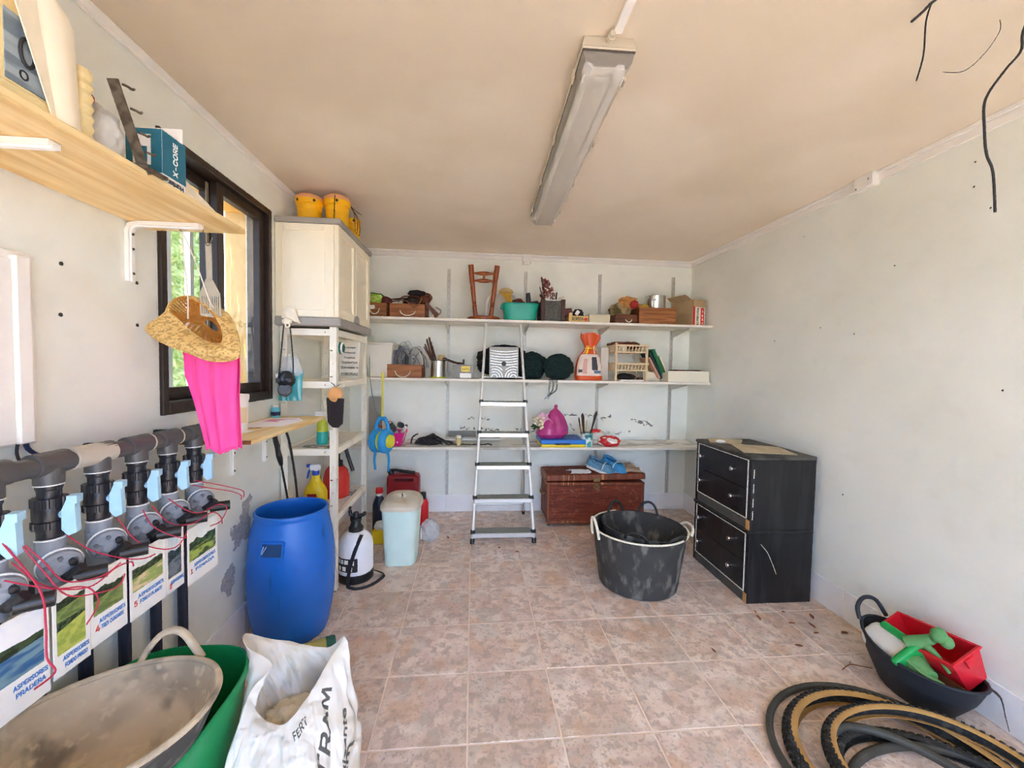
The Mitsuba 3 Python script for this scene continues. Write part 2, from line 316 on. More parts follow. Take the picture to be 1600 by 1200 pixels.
# ---------------------------------------------------------------- common materials
M('ink', '2b2a2c', .6); M('ink_white', 'f2f2ee', .5); M('ink_blue', '2f6fb5', .6); M('ink_red', 'b3332c', .6)
M('white_plastic', 'eceae5', .35, .5); M('black_plastic', '1d1d1f', .4, .5); M('black_rubber', '2a2b2c', .6, .3)
M('steel', 'b9b7b0', .3, .5, .9); M('chrome', 'd5d5d3', .15, .5, 1.0); M('alu', 'd9d9d6', .32, .5, .85)
M('string', 'd8d2c4', .8); M('paper', 'ece8df', .8)
def f_rust(p, n, uv): return mix(C('6f6556'), C('52483c'), smoothstep(.4, .7, fbm(p.x * 60, p.y * 60, p.z * 60, 3)))
M('rusty', f_rust, .6, .4, .4)
def grain(a, b, fx, fy, fz, s=1.0, dark=None):
    def f(p, n, uv):
        w = fbm(p.x * fx * .3 + 1, p.y * fy * .3, p.z * fz * .3 + 4, 3) * 2.2
        r = fbm(p.x * fx + w, p.y * fy + w, p.z * fz + w, 3)
        k = smoothstep(.3, .72, r)
        return mix(C(a), C(b), k * s)
    return f
M('pine', grain('ead09a', 'd6b271', 40, 3.5, 60), .45, .4)
M('pine_end', grain('8a5436', '6f4029', 30, 30, 90), .7)
M('brown_wood', grain('a2683a', '7f4b26', 7, 40, 60), .5); M('brown_wood_dark', grain('6d3d20', '54301b', 7, 40, 60), .6)
M('red_wood', grain('9c4f22', '7c3a18', 50, 50, 8), .28, .5)
M('cream', 'ebe2c8', .45, .4); M('cream_grey', '9b968d', .5)
def f_black(p, n, uv): return mix(C('19191b'), C('222325'), smoothstep(.45, .7, fbm(p.y * 7 + fbm(p.y * 9, p.x * 9, p.z * 1.2, 2) * 3, p.x * 30, p.z * 2.2, 3)))
# ---------------------------------------------------------------- strip light on the ceiling
scene['mat_dusty_cover'] = {'type': 'blendbsdf', 'weight': .3, 'a': {'type': 'thindielectric', 'int_ior': 1.45}, 'b': {'type': 'twosided', 'bsdf': {'type': 'principled', 'base_color': {'type': 'rgb', 'value': lin('cfc9bd')}, 'roughness': .35}}}
M('lamp_grey', 'bdb29e', .5); M('gasket', '4c443b', .7); M('tray_white', 'e6e2d8', .35); M('glass_tube', 'efefea', .2, .6)
L = thing('strip_light', 'long grey fluorescent strip light with a dusty clear cover on the ceiling', 'lamp')
def lampm(m): return mv(rot(m, (0, 0, 1), -1.0), .389, 1.905, 0)
def trap(w0, w1, z0, z1, l0, l1):
    return trimesh.convex.convex_hull(np.array([(s * w / 2, e * l / 2, z) for w, z, l in ((w0, z0, l0), (w1, z1, l1)) for s in (-1, 1) for e in (-1, 1)]))
part(L, 'housing', lampm(cat(trap(.164, .148, H - .036, H - .002, 1.365, 1.345), box(-.082, .082, -.6825, .6825, H - .042, H - .034, .003))), 'lamp_grey')
part(L, 'gasket', lampm(box(-.0795, .0795, -.679, .679, H - .0465, H - .0415, .001)), 'gasket')
part(L, 'reflector', lampm(cat(box(-.04, .04, -.62, .62, H - .062, H - .0475, .004), trimesh.convex.convex_hull(np.array([(s * w, y, z) for w, z in ((.03, H - .066), (.012, H - .076)) for s in (-1, 1) for y in (-.6, .6)])))), 'tray_white')
for sx in (-.05, .05):
    part(L, 'fluorescent_tube', lampm(cyl((sx, -.6, H - .068), (sx, .6, H - .068), .0125, 14)), 'glass_tube', 40)
    for sy in (-.612, .612): part(L, 'tube_holder', lampm(box(sx - .014, sx + .014, sy - .02, sy + .02, H - .086, H - .046, .003)), 'white_plastic')
prof = np.array([(-.078, H - .047), (-.07, H - .075), (-.05, H - .096), (.05, H - .096), (.07, H - .075), (.078, H - .047)])
def coverf(u, v):
    s = u * 5; i = np.clip(s.astype(int), 0, 4); t = s - i
    x = prof[i, 0] * (1 - t) + prof[i + 1, 0] * t; z = prof[i, 1] * (1 - t) + prof[i + 1, 1] * t
    return x, (v - .5) * 1.352, z
endp = lambda y: trimesh.Trimesh(np.array([(a, y, b) for a, b in prof]), np.array([(0, k, k + 1) for k in range(1, 5)]), process=False)
part(L, 'diffuser_cover', lampm(cat(grid(coverf, 26, 30), endp(-.676), endp(.676))), 'dusty_cover')
for y in (-.56, -.19, .19, .56):
    for sx in (-1, 1): part(L, 'clip', lampm(cat(box(sx * .083 - .003, sx * .083 + .003, y - .016, y + .016, H - .056, H - .03, .001), cyl((sx * .084, y - .014, H - .056), (sx * .084, y + .014, H - .056), .0035, 8))), 'lamp_grey')
part(L, 'cable_gland', lampm(cat(cyl((0, -.70, H - .018), (0, -.68, H - .018), .012, 14), cyl((0, -.712, H - .018), (0, -.70, H - .018), .009, 6))), 'lamp_grey')
struct('trim_4', sweep(np.array([(.392, 1.2, H - .008), (.405, YF, H - .008)]), np.array([(-.012, -.008), (.012, -.008), (.01, .008), (-.01, .008)]), up=(0, 0, 1)), 'trunking', 'white cable trunking running across the ceiling to the strip light')
# ---------------------------------------------------------------- loose cables from the ceiling
for pts, r, lab in (([(1.19, 1.0, H), (1.164, 1.012, 2.257), (1.14, 1.012, 2.232), (1.112, 1.012, 2.207)], .0035, 'short thick end of black cable sticking out of the ceiling'),
                    ([(1.186, 1.03, H), (1.161, 1.02, 2.217), (1.15, 1.012, 2.126), (1.134, 1.012, 2.059)], .002, 'thin straight black cable hanging from the ceiling'),
                    ([(1.45, 1.0, H), (1.436, 1.012, 2.208), (1.433, 1.012, 2.158), (1.389, 1.012, 2.104), (1.338, 1.012, 2.026), (1.34, 1.012, 1.951), (1.351, 1.012, 1.885), (1.374, 1.012, 1.837), (1.388, 1.012, 1.733)], .003, 'long wavy black cable hanging from the ceiling by the right wall'),
                    ([(1.43, 1.06, H), (1.418, 1.05, 2.238), (1.365, 1.04, 2.169), (1.294, 1.03, 2.109), (1.23, 1.03, 2.10)], .0008, 'thin wire curling down from the ceiling beside the black cables')):
    solo('hanging_cable', tube(pts, r, 8, smooth=8), 'black_rubber', lab, 'cable', 40)
# ---------------------------------------------------------------- upper shelf of pine with white brackets
SZ = 1.74
us = thing('wall_shelf', 'long pine board shelf high on the left wall, loaded with boxes', 'shelf')
part(us, 'board', box(XL + .002, -.784, .15, 1.475, SZ - .018, SZ, .0015), 'pine')
def ubracket(y, z, lv, lh, r=.0095):
    path = [(XL + .007, y, z - lv), (XL + .007, y, z - .04), (XL + .012, y, z - .016), (XL + .03, y, z - .0075), (XL + lh, y, z - .0075)]
    prof = np.array([(-.012, -.006), (.012, -.006), (.012, .0), (.006, .006), (-.006, .006), (-.012, .0)])
    return sweep(spline(path, 6), prof, up=(0, 1, 0) if False else None)
def lbracket(parent, y, z, lv, lh, screws):
    w = .0125
    ring_ = sg.LineString([(0.006, -lv), (0.006, -.03), (.014, -.012), (.034, -.0065), (lh, -.0065)]).buffer(.006, cap_style=2, join_style=1)
    m = onto(prism(ring_, -w, w), (XL + .0015, y, z), (1, 0, 0), (0, 0, 1))
    rib = sg.LineString([(0.011, -lv + .004), (0.011, -.033), (.018, -.018), (.036, -.0115), (lh - .004, -.0115)]).buffer(.005, cap_style=1, join_style=1)
    m2 = onto(prism(rib, -w * .45, w * .45), (XL + .0015, y, z), (1, 0, 0), (0, 0, 1))
    b = part(parent, 'bracket', cat(m, m2), 'white_paint')
    for s in screws: part(b, 'screw', cyl((XL + .016, y, z - s), (XL + .0195, y, z - s), .004, 10), 'hole')
lbracket(us, 1.385, SZ - .019, .185, .215, (.04, .085, .16))
lbracket(us, .905, SZ - .019, .185, .245, (.04, .085, .16))
# --- what stands on it
M('cream_plastic', lambda p, n, uv: mix(C('ecd9a4'), C('dcc488'), fbm(p.x * 14, p.y * 14, p.z * 14, 3)), .35, .4, spec_trans=0.0)
ft = thing('plastic_tub', 'yellowed translucent plastic tub with a grey label on the upper shelf', 'tub')
bb = rbox(-1.03, -.81, .60, .885, SZ + .0005, SZ + .20, .025)
part(ft, 'body', bb, 'cream_plastic', 30)
part(ft, 'foot_rim', rbox(-1.035, -.803, .59, .89, SZ + .0005, SZ + .028, .008), 'cream_plastic', 30)
M('grey_label', lambda p, n, uv: mix(C('6f7d86'), C('9aa6aa'), smoothstep(.3, .7, noise(p.y * 20, p.z * 90, 0))), .5)
lb = part(ft, 'label', box(-.8102, -.8085, .793, .868, SZ + .032, SZ + .15), 'grey_label')
part(lb, 'emblem', onto(cat([sweep(np.c_[.012 * np.cos(np.linspace(0, 2 * np.pi, 24)), .024 * np.sin(np.linspace(0, 2 * np.pi, 24)), 0 * np.linspace(0, 1, 24)], circ(.003, 6))]), (-.807, .828, SZ + .095), (0, 1, 0), (0, 0, 1)), 'ink')
write_on(lb, 'O', .016, (-.8085, .822, SZ + .045), (0, 1, 0), (0, 0, 1), name='small_ring')
cb = thing('ribbed_container', 'cream ribbed plastic container standing behind the white sheet on the upper shelf', 'container')
zs = np.linspace(0, .145, 60); rb = .012 * (1 - 2 * np.abs(((zs / .021) % 1) - .5)) 
def ribf(u, v):
    k = np.clip((v * 59).astype(int), 0, 59); a = u * 2 * np.pi; e = .62
    cx, sx = np.sign(np.cos(a)) * np.abs(np.cos(a)) ** e, np.sign(np.sin(a)) * np.abs(np.sin(a)) ** e
    return -.876 + (.066 + rb[k] * .35) * cx, .946 + (.019 + rb[k] * .35) * sx, SZ + .0006 + zs[k]
mb = grid(ribf, 40, 60, True)
topc = trimesh.convex.convex_hull(np.vstack([mb.vertices[np.abs(mb.vertices[:, 2] - mb.vertices[:, 2].max()) < 1e-6], mb.vertices[np.abs(mb.vertices[:, 2] - mb.vertices[:, 2].max()) < 1e-6] * [1, 1, 1] + [0, 0, .004]]))
part(cb, 'body', cat(mb, topc), 'cream_plastic', 40)
def bent(u, v):   # a leaning sheet of white card with a fold
    yl = .868 - .045 * v; yr = .918 - .008 * v
    y = yl + (yr - yl) * u
    return -.802 - .006 * v + .010 * np.sin(u * 3.1) - .0 * u, y - .06 * np.clip(v - .84, 0, 1) / .16 * u, SZ + .004 + .245 * v
M('card_white', lambda p, n, uv: mix(C('f0e6cf'), C('e4d6b8'), fbm(p.x * 9, p.y * 9, p.z * 9, 3)), .8)
ws = thing('card_sheet', 'large white folded card sheet leaning against the tub on the upper shelf', 'card')
part(ws, 'flap', thick(grid(bent, 14, 16), .0025), 'card_white', 40)
def bent2(u, v):   # the narrow folded-over flap in front, running down to a point
    lo, hi = np.array([-.795, .857, SZ + .003]), np.array([-.797, .770, SZ + .245])
    w = .012 + .045 * v
    return -.797 - .004 * u + 0 * v, lo[1] + (hi[1] - lo[1]) * v + w * u, lo[2] + (hi[2] - lo[2]) * v + .006 * u
part(ws, 'flap', thick(grid(bent2, 10, 16), .002), 'card_white', 40)
gb = solo('cloth_bundle', blob((-.865, 1.014, SZ + .04), (.06, .042, .085), .22, 5, 4, 5, SZ + .0008), 'grey_bag' if False else 'paper', 'crumpled grey-white cloth bundle with a red tip on the upper shelf', 'cloth', 40)
M('grey_bag', lambda p, n, uv: mix(C('c9c5bb'), C('a9a59c'), fbm(p.x * 18, p.y * 18, p.z * 18, 3)), .8)
scene[gb]['bsdf'] = {'type': 'ref', 'id': 'mat_grey_bag'}
M('red_cloth', 'a8322c', .8); part(gb, 'red_tip', blob((-.85, .99, SZ + .118), (.012, .012, .012), .2, 4, 2, 2), 'red_cloth', 40)
sb = thing('steel_bracket', 'rusty steel angle bracket with hooks leaning over the edge of the upper shelf', 'bracket')
a0, a1 = np.array([-.795, 1.075, SZ - .004]), np.array([-.80, .996, SZ + .165])
dirb = (a1 - a0) / np.linalg.norm(a1 - a0)
part(sb, 'angle_bar', sweep(np.array([a0, a1]), np.array([(-.013, -.006), (.013, -.006), (.013, -.002), (-.009, -.002), (-.009, .016), (-.013, .016)]), up=(1, 0, 0)), 'rusty')
part(sb, 'foot_plate', rot(box(-.812, -.772, 1.045, 1.112, SZ - .0055 + .006, SZ + .009, .001), (0, 1, 0), 8, (-.79, 1.08, SZ)), 'rusty')
for t in (.97, .73, .48, .27):
    q = a0 + dirb * (.186 * t)
    part(sb, 'hook', tube([q + (0.012, .004, 0), q + (.016, .014, .001), q + (.016, .024, .002), q + (.014, .032, .008)], .0028, 8, smooth=5), 'rusty')
M('teal', lambda p, n, uv: mix(C('1f6377'), C('2a7288'), fbm(p.x * 10, p.y * 10, p.z * 10, 2)), .4)
xb = thing('carton_box', 'teal and white X-CORE controller box on the upper shelf, its lid flap raised', 'box')
part(xb, 'body', box(-.885, -.80, 1.132, 1.216, SZ + .0005, SZ + .135, .001), 'white_paint')
part(xb, 'blue_print', cat(box(-.8002, -.7992, 1.1325, 1.2155, SZ + .027, SZ + .1345), box(-.885, -.8005, 1.1312, 1.1322, SZ + .027, SZ + .1345)), 'teal')
part(xb, 'flap', box(-.884, -.8, 1.205, 1.2065, SZ + .135, SZ + .175), 'white_paint')
write_on(xb, 'X-CORE', .0155, (-.799, 1.184, SZ + .078), (0, 0, 1), (0, -1, 0), 'ink_white')
write_on(xb, 'Hunter', .013, (-.7995, 1.178, SZ + .02), (0, -1, 0), (0, 0, -1), 'ink')
part(xb, 'picture', box(-.868, -.826, 1.1302, 1.1312, SZ + .045, SZ + .12), 'white_paint'); part(xb, 'picture', box(-.86, -.834, 1.1295, 1.1302, SZ + .052, SZ + .09), 'teal')
def tri(u, v): return -.80 - .02 * v, 1.222 + .212 * u, SZ + .0015 + .062 * v * (1 - u)
solo('card_sheet', thick(grid(tri, 12, 6), .002), 'card_white', 'white triangular card lying at the far end of the upper shelf', 'card')
# ---------------------------------------------------------------- hat, pink cloth and spatula hanging from the shelf bracket
M('wire', '6b5b48', .4, .5, .6)
hk = thing('wire_hook', 'thin bent wire hook under the upper shelf', 'hook')
part(hk, 'wire', tube([(-1.02, 1.395, 1.7155), (-.975, 1.40, 1.7155), (-.95, 1.40, 1.712), (-.935, 1.40, 1.700)], .0016, 6, smooth=4), 'wire')
hk2 = thing('wire_hook', 'thin bent wire hook holding the grey spatula', 'hook')
part(hk2, 'wire', tube([(-.872, 1.398, 1.712), (-.866, 1.398, 1.690), (-.862, 1.398, 1.664), (-.855, 1.398, 1.660), (-.848, 1.398, 1.672), (-.842, 1.398, 1.686)], .0013, 6, smooth=4), 'wire')
sp = thing('spatula', 'grey plastic slotted spatula hanging by its handle in front of the window', 'spatula')
M('spat_grey', 'aaa493', .45)
head = sg.Polygon([(-.009, 0), (.009, 0), (.032, -.048), (.037, -.128), (-.028, -.118), (-.03, -.048)]).buffer(-.002).buffer(.002)
for i in range(9):
    x = -.022 + i * .0062
    if i != 4: head = head.difference(sg.box(x - .0013, -.112 - (i > 4) * .006, x + .0013, -.056))
part(sp, 'blade', onto(prism(head, 0, .0025), (-.857, 1.405, 1.557), (1, 0, 0), (0, 0, 1)), 'spat_grey')
part(sp, 'handle', sweep(np.array([(-.856, 1.403, 1.553), (-.857, 1.403, 1.62), (-.858, 1.403, 1.668)]), np.array([(-.008, -.003), (.008, -.003), (.009, 0), (.008, .003), (-.008, .003), (-.009, 0)]), up=(0, 1, 0)), 'spat_grey')
# straw hat: an open weave crown and a wide drooping brim, seen from its open side
def f_straw(p, n, uv): return mix(C('d9b877'), C('b08a4c'), smoothstep(.42, .68, fbm(p.x * 170, p.y * 60, p.z * 170, 2)) * .9)
M('straw', f_straw, .8, bump=lambda p, n, uv: fbm(p.x * 260, p.y * 260, p.z * 260, 2), bs=.003)
M('straw_crown', lambda p, n, uv: mix(C('cf9440'), C('a96d2a'), fbm(p.x * 80, p.y * 80, p.z * 80, 2)), .8)
ht = thing('straw_hat', 'woven straw hat hanging on a white cord above the pink cloth', 'hat')
HC = np.array([-.898, 1.40, 1.405])
OUTL = spline(np.array([(-1.038, 1.396), (-1.012, 1.436), (-.990, 1.482), (-.940, 1.502), (-.872, 1.482), (-.815, 1.446), (-.768, 1.388), (-.738, 1.326), (-.756, 1.300), (-.822, 1.296), (-.888, 1.320), (-.950, 1.342), (-1.0, 1.364)]), 8, True)
INL = spline(np.array([(-.972, 1.452), (-.968, 1.474), (-.950, 1.490), (-.925, 1.495), (-.876, 1.474), (-.836, 1.434), (-.810, 1.386), (-.812, 1.352), (-.850, 1.354), (-.890, 1.376), (-.920, 1.400), (-.950, 1.428), (-.962, 1.44)]), 8, True)
def closed_at(P, u):
    i = (np.asarray(u) % 1) * len(P); k = np.floor(i).astype(int); f = (i - k)[..., None]; return P[k % len(P)] * (1 - f) + P[(k + 1) % len(P)] * f
def brim(u, v):
    A, B = closed_at(INL, u), closed_at(OUTL, u); P = A * (1 - v[..., None]) + B * v[..., None] if np.ndim(v) else A * (1 - v) + B * v
    low = np.clip((1.45 - P[..., 1]) / .12, 0, 1)
    return P[..., 0], 1.40 - .055 * np.sin(np.pi * v * .8) * low - .02 * low + .03 * (1 - low) * v, P[..., 1]
part(ht, 'brim', thick(grid(brim, 104, 12, True), .004), 'straw', 60)
oe = np.array([np.array(brim(np.array(t), np.array(1.0))) for t in np.linspace(0, 1, 80, endpoint=False)])
part(ht, 'brim_edge', tube(oe, .0042, 8, closed=True), 'straw', 60)
weave = []
ICEN = INL.mean(0)
for k in range(34):
    for tw in (-.09, .09):
        pts = []
        for v in np.linspace(0, 1, 9):
            q = closed_at(INL, k / 34 + tw * v * 1.6); r = math.cos(v * 1.3)
            pts.append((ICEN[0] + (q[0] - ICEN[0]) * r, 1.395 + .085 * math.sin(v * 1.5), ICEN[1] + (q[1] - ICEN[1]) * r - .012 * v))
        weave.append(sweep(np.array(pts), np.array([(-.0036, -.0008), (.0036, -.0008), (.0036, .0008), (-.0036, .0008)])))
part(ht, 'crown_weave', cat(weave), 'straw_crown', label='open orange-brown woven crown')
part(ht, 'cord', cat(tube([(-.935, 1.398, 1.700), (-.925, 1.395, 1.60), (-.912, 1.388, 1.50), (-.905, 1.376, 1.425)], .0018, 6, smooth=4), tube([(-.933, 1.40, 1.700), (-.893, 1.40, 1.60), (-.855, 1.398, 1.49), (-.838, 1.394, 1.462)], .0018, 6, smooth=4)), 'string')
M('pink', lambda p, n, uv: mix(C('ee3f92'), C('f364a8'), fbm(p.x * 40, p.y * 40, p.z * 8, 3)), .8, .2, sheen=.4)
def cloth(u, v):
    z = 1.352 - .35 * v
    l = np.interp(v, [0, .12, .3, .55, 1], [-.958, -.950, -.946, -.918, -.878]); r = np.interp(v, [0, .2, .5, .8, 1], [-.79, -.787, -.789, -.784, -.779])
    x = l + (r - l) * u
    y = 1.412 + .011 * np.sin(u * 15 + .6 * v) * (.4 + .6 * np.cos(v * 1.2)) + .012 * np.sin(u * 6.3 + 1) - .012 * v
    return x, y, z + .008 * np.sin(u * 9) * (v > .97) - .004 * u
pc = thing('pink_cloth', 'bright pink cloth hanging below the straw hat', 'cloth')
part(pc, 'cloth', cat(thick(grid(cloth, 60, 50), .002), thick(grid(lambda u, v: (cloth(u, v)[0] * 1 + .0, cloth(1 - u, v)[1] + .022, cloth(u, v)[2]), 40, 30), .002)), 'pink', 60)
he = np.array([cloth(np.array(t), np.array(.985)) for t in np.linspace(0, 1, 40)])
part(pc, 'hem', tube(he + (0, -.0015, 0), .003, 6), 'pink', 60)
# ---------------------------------------------------------------- cable trunking box on the wall at the left edge
tk = thing('cable_duct', 'white cable duct and frame on the left wall at the edge of the picture', 'duct')
part(tk, 'duct', cat(box(XL + .0005, XL + .028, 1.045, 1.078, 1.09, 1.53, .003), box(XL + .0005, XL + .012, .80, 1.10, 1.085, 1.542, .004)), 'trunking')
part(tk, 'cover', box(XL + .012, XL + .02, .80, 1.045, 1.09, 1.52, .003), 'trunking')
M('navy', '232c4d', .5)
part(tk, 'cable', tube([(XL + .014, 1.068, 1.095), (XL + .012, 1.075, 1.075), (XL + .012, 1.09, 1.06), (XL + .03, 1.10, 1.045)], .005, 8, smooth=4), 'navy'); part(tk, 'cable', tube([(XL + .014, 1.052, 1.095), (XL + .02, 1.043, 1.07), (XL + .035, 1.035, 1.05)], .003, 8, smooth=4), 'black_rubber')
# ---------------------------------------------------------------- irrigation manifold on the left wall
M('pvc', lambda p, n, uv: mix(C('4a4a4d'), C('55534f'), fbm(p.x * 20, p.y * 20, p.z * 20, 3)), .38, .5); M('pvc_black', '26262b', .3, .5); M('pvc_light', 'b9b2a3', .5)
M('valve_grey', '8d929a', .45, .4); M('valve_dark', '6d727a', .5); M('valve_white', 'e9e9e6', .4); M('handle_blue', 'a9d3ea', .4, .4); M('brass_tag', 'b9946a', .5); M('wire_red', 'b02a45', .45)
mfd = thing('irrigation_manifold', 'dark grey irrigation manifold pipe on the left wall feeding a row of valves', 'pipe manifold')
PX, PZ = -1.0, 1.047
VY = [.92, 1.045, 1.170, 1.295, 1.417, 1.542]
part(mfd, 'main_pipe', cyl((PX, .55, PZ + .004), (PX, 1.60, PZ - .012), .0225, 24), 'pvc', 40)
for y in VY[:]:
    z = PZ - (y - 1.0) * .015
    part(mfd, 'tee', cat(cyl((PX, y - .038, z), (PX, y + .038, z), .0275, 24), cyl((PX, y, z), (PX, y, z - .05), .0265, 24)), 'pvc', 40)
part(mfd, 'end_cap', cyl((PX, 1.60, PZ - .012), (PX, 1.618, PZ - .012), .028, 24), 'pvc', 40)
part(mfd, 'pale_band', cyl((PX, 1.095, PZ - .0022), (PX, 1.205, PZ - .0038), .0282, 28), 'pvc_light', 40, label='pale unpainted length of pipe')
for y in (1.333, 1.453): part(mfd, 'glue_ring', cyl((PX, y, PZ - (y - 1) * .015), (PX, y + .006, PZ - (y - 1) * .015), .0279, 24), 'pvc_light', 40)
for y in (.975, 1.232, 1.48): part(mfd, 'wall_clip', box(XL + .0005, PX - .02, y - .008, y + .008, PZ - .02, PZ + .012, .002), 'black_plastic')
for i, y in enumerate(VY):
    nth = ['at the left edge of the picture', 'second from the left', 'third from left, under the pale pipe', 'third from the right', 'second from the right', 'nearest to the pink cloth'][i]
    z = PZ - (y - 1.0) * .015 - .05
    bv = thing('ball_valve', f'black ball valve with pale blue handle, {nth}', 'valve', 'ball valves on the irrigation manifold')
    part(bv, 'union', lathe([(0, -.012), (.0215, -.012), (.0235, -.008), (.0235, 0), (0, 0)], 24, (PX, y, z)), 'pvc_black', 30)
    part(bv, 'seal_ring', lathe([(.02, -.0005), (.0268, -.0005), (.0268, .002), (.02, .002)], 28, (PX, y, z)), 'valve_white')
    part(bv, 'neck', lathe([(0, -.03), (.021, -.03), (.021, -.012), (0, -.012)], 24, (PX, y, z)), 'pvc_black', 30)
    th_ = np.linspace(0, 2 * np.pi, 96, endpoint=False)
    nut = sg.Polygon([((.031 + .0012 * math.copysign(1, math.sin(12 * t))) * math.cos(t), (.031 + .0012 * math.copysign(1, math.sin(12 * t))) * math.sin(t)) for t in th_])
    part(bv, 'collar_nut', mv(prism(nut, 0, .021), PX, y, z - .051), 'pvc_black')
    part(bv, 'body', lathe([(0, -.085), (.028, -.085), (.03, -.08), (.03, -.056), (.028, -.051), (0, -.051)], 32, (PX, y, z)), 'pvc_black', 30)
    part(bv, 'collar_nut', mv(prism(nut, 0, .017), PX, y, z - .102), 'pvc_black')
    part(bv, 'outlet', lathe([(0, -.125), (.0225, -.125), (.0235, -.12), (.0235, -.102), (0, -.102)], 24, (PX, y, z)), 'pvc_black', 30)
    if i in (1, 2, 3): part(bv, 'number_tag', box(PX + .0295, PX + .0325, y + .003 - .008, y + .011, z - .08, z - .058, .0005), 'brass_tag'); 
    if i == 2: write_on(bv, '5', .012, (PX + .0326, y + .003, z - .075), (0, 1, 0), (0, 0, 1), 'ink')
    hs = sg.Polygon([(-.004, .040), (.009, .043), (.012, -.044), (-.003, -.05), (-.015, -.034), (-.014, .012)]).buffer(-.003).buffer(.003)
    hx = PX + .052
    part(bv, 'handle', cat(onto(prism(hs, -.010, .010), (hx, y - .004, z - .068), (.96, .28, 0), (0, 0, 1)), cyl((PX + .026, y, z - .07), (hx, y, z - .07), .011, 14), mv(onto(prism(sg.box(-.004, .026, .0145, .044), -.0125, .0125), (hx, y - .004, z - .068), (.96, .28, 0), (0, 0, 1)), 0, 0, 0)), 'handle_blue')
    # solenoid valve underneath
    zb = z - .125
    sv = thing('solenoid_valve', f'grey irrigation solenoid valve with a black coil under the {["first", "second", "third", "fourth", "fifth", "sixth"][i]} ball valve from the left', 'valve', 'solenoid valves below the ball valves')
    part(sv, 'inlet', lathe([(0, -.04), (.0235, -.04), (.0265, -.034), (.0265, -.002), (.0245, -.0003), (0, -.0003)], 24, (PX, y, zb)), 'valve_grey', 30)
    part(sv, 'seal_ring', lathe([(.02, -.004), (.0275, -.004), (.0275, -.0005), (.02, -.0005)], 28, (PX, y, zb)), 'valve_white')
    A = np.array([.74, -.58, -.22]); A /= np.linalg.norm(A)
    bx = np.cross((0, 1, 0), A); bx /= np.linalg.norm(bx); by = np.cross(A, bx)
    O = np.array([PX + .012, y + .004, zb - .062])
    f = lambda m: onto(m, O, bx, by, A)
    part(sv, 'body', cat(f(lathe([(0, -.03), (.03, -.03), (.036, -.01), (.036, .012), (0, .012)], 28)), cyl((PX - .002, y, zb - .03), (PX + .0, y, zb - .13), .0265, 20)), 'valve_grey', 35)
    part(sv, 'bonnet_rim', f(lathe([(0, .0122), (.041, .0122), (.041, .0155), (.038, .018), (0, .018)], 32)), 'valve_white', 30)
    part(sv, 'bonnet', f(lathe([(0, .0182), (.039, .0182), (.0385, .028), (.033, .034), (.018, .036), (.013, .041), (0, .041)], 32)), 'valve_grey', 35)
    for q in range(6):
        t = q * math.pi / 3 + .3
        part(sv, 'bonnet_screw', f(cat(lathe([(0, .028), (.005, .028), (.005, .041), (0, .041)], 8, (.028 * math.cos(t), .028 * math.sin(t), 0)), box(-.002, .002, -.002, .002, .02, .036).apply_translation((.02 * math.cos(t), .02 * math.sin(t), 0)))), 'valve_dark')
    part(sv, 'bleed_knob', f(lathe([(0, .034), (.007, .034), (.008, .048), (0, .05)], 12, (-.018, .014, 0))), 'black_plastic', 30)
    k = cat(f(lathe([(0, .03), (.011, .03), (.011, .05), (0, .05)], 14, (.018, .012, 0))), cyl(O + A * .03 + np.array((.026, .0, -.022)), O + A * .03 + np.array((.072, .034, -.024)), .0165, 18), cyl(O + A * .03 + np.array((.02, -.004, -.02)), O + A * .038 + np.array((.038, .008, .002)), .012, 12))
    part(sv, 'coil', k, 'black_plastic', 35)
    part(sv, 'sticker', onto(prism(sg.Point(0, 0).buffer(.011, 12), 0, .0006), (PX + .026, y - .013, zb - .043), (.5, .866, 0), (0, 0, 1)), 'valve_white')
    write_on(sv, 'RAIN', .0055, (PX + .0268, y - .0135, zb - .046), (.5, .866, 0), (0, 0, 1), 'ink', width=.016)
    part(sv, 'down_pipe', cyl((PX - .059, y + .02, .0006), (PX - .059, y + .02, zb - .12), .0155, 18), 'navy_pipe' if 'mat_navy_pipe' in scene else M('navy_pipe', '272b38', .45)[4:], 35, label='black down pipe')
    part(sv, 'elbow', tube([(PX - .059, y + .02, zb - .12), (PX - .05, y + .018, zb - .135), (PX - .012, y + .006, zb - .14), (PX, y, zb - .128)], .0175, 12, smooth=3), 'pvc_black', 40)
# red control wires looping between the coils
def loop(pts, lab, r=.0016): solo('control_wire', tube(pts, r, 6, smooth=8), 'wire_red', lab, 'wire', 40)
loop([(-.94, .93, .90), (-.915, .94, .86), (-.90, .97, .80), (-.87, 1.02, .785), (-.855, 1.055, .80)], 'red control wire sagging from the first valve to the second coil')
loop([(-.94, .925, .90), (-.91, .935, .84), (-.89, .96, .775), (-.865, 1.0, .755), (-.85, 1.04, .75), (-.85, 1.06, .77)], 'dark red control wire looping lowest below the first valve')
loop([(-.95, .90, .84), (-.90, .94, .80), (-.875, .99, .775), (-.86, 1.0, .735), (-.86, .97, .70)], 'red control wire dropping in front of the leftmost signs')
loop([(-.955, 1.255, .86), (-.93, 1.25, .82), (-.90, 1.26, .79), (-.87, 1.275, .77), (-.855, 1.285, .765)], 'red control wire curving down beside the third valve from the left')
loop([(-.96, 1.36, .86), (-.92, 1.38, .815), (-.89, 1.40, .80), (-.865, 1.45, .81), (-.85, 1.47, .79), (-.855, 1.445, .755), (-.86, 1.40, .755)], 'red control wire hanging in a loop in front of the first sign')
loop([(-.96, 1.47, .87), (-.915, 1.50, .85), (-.87, 1.53, .83), (-.855, 1.565, .805), (-.86, 1.575, .785)], 'red control wire running along the rightmost solenoid valve')
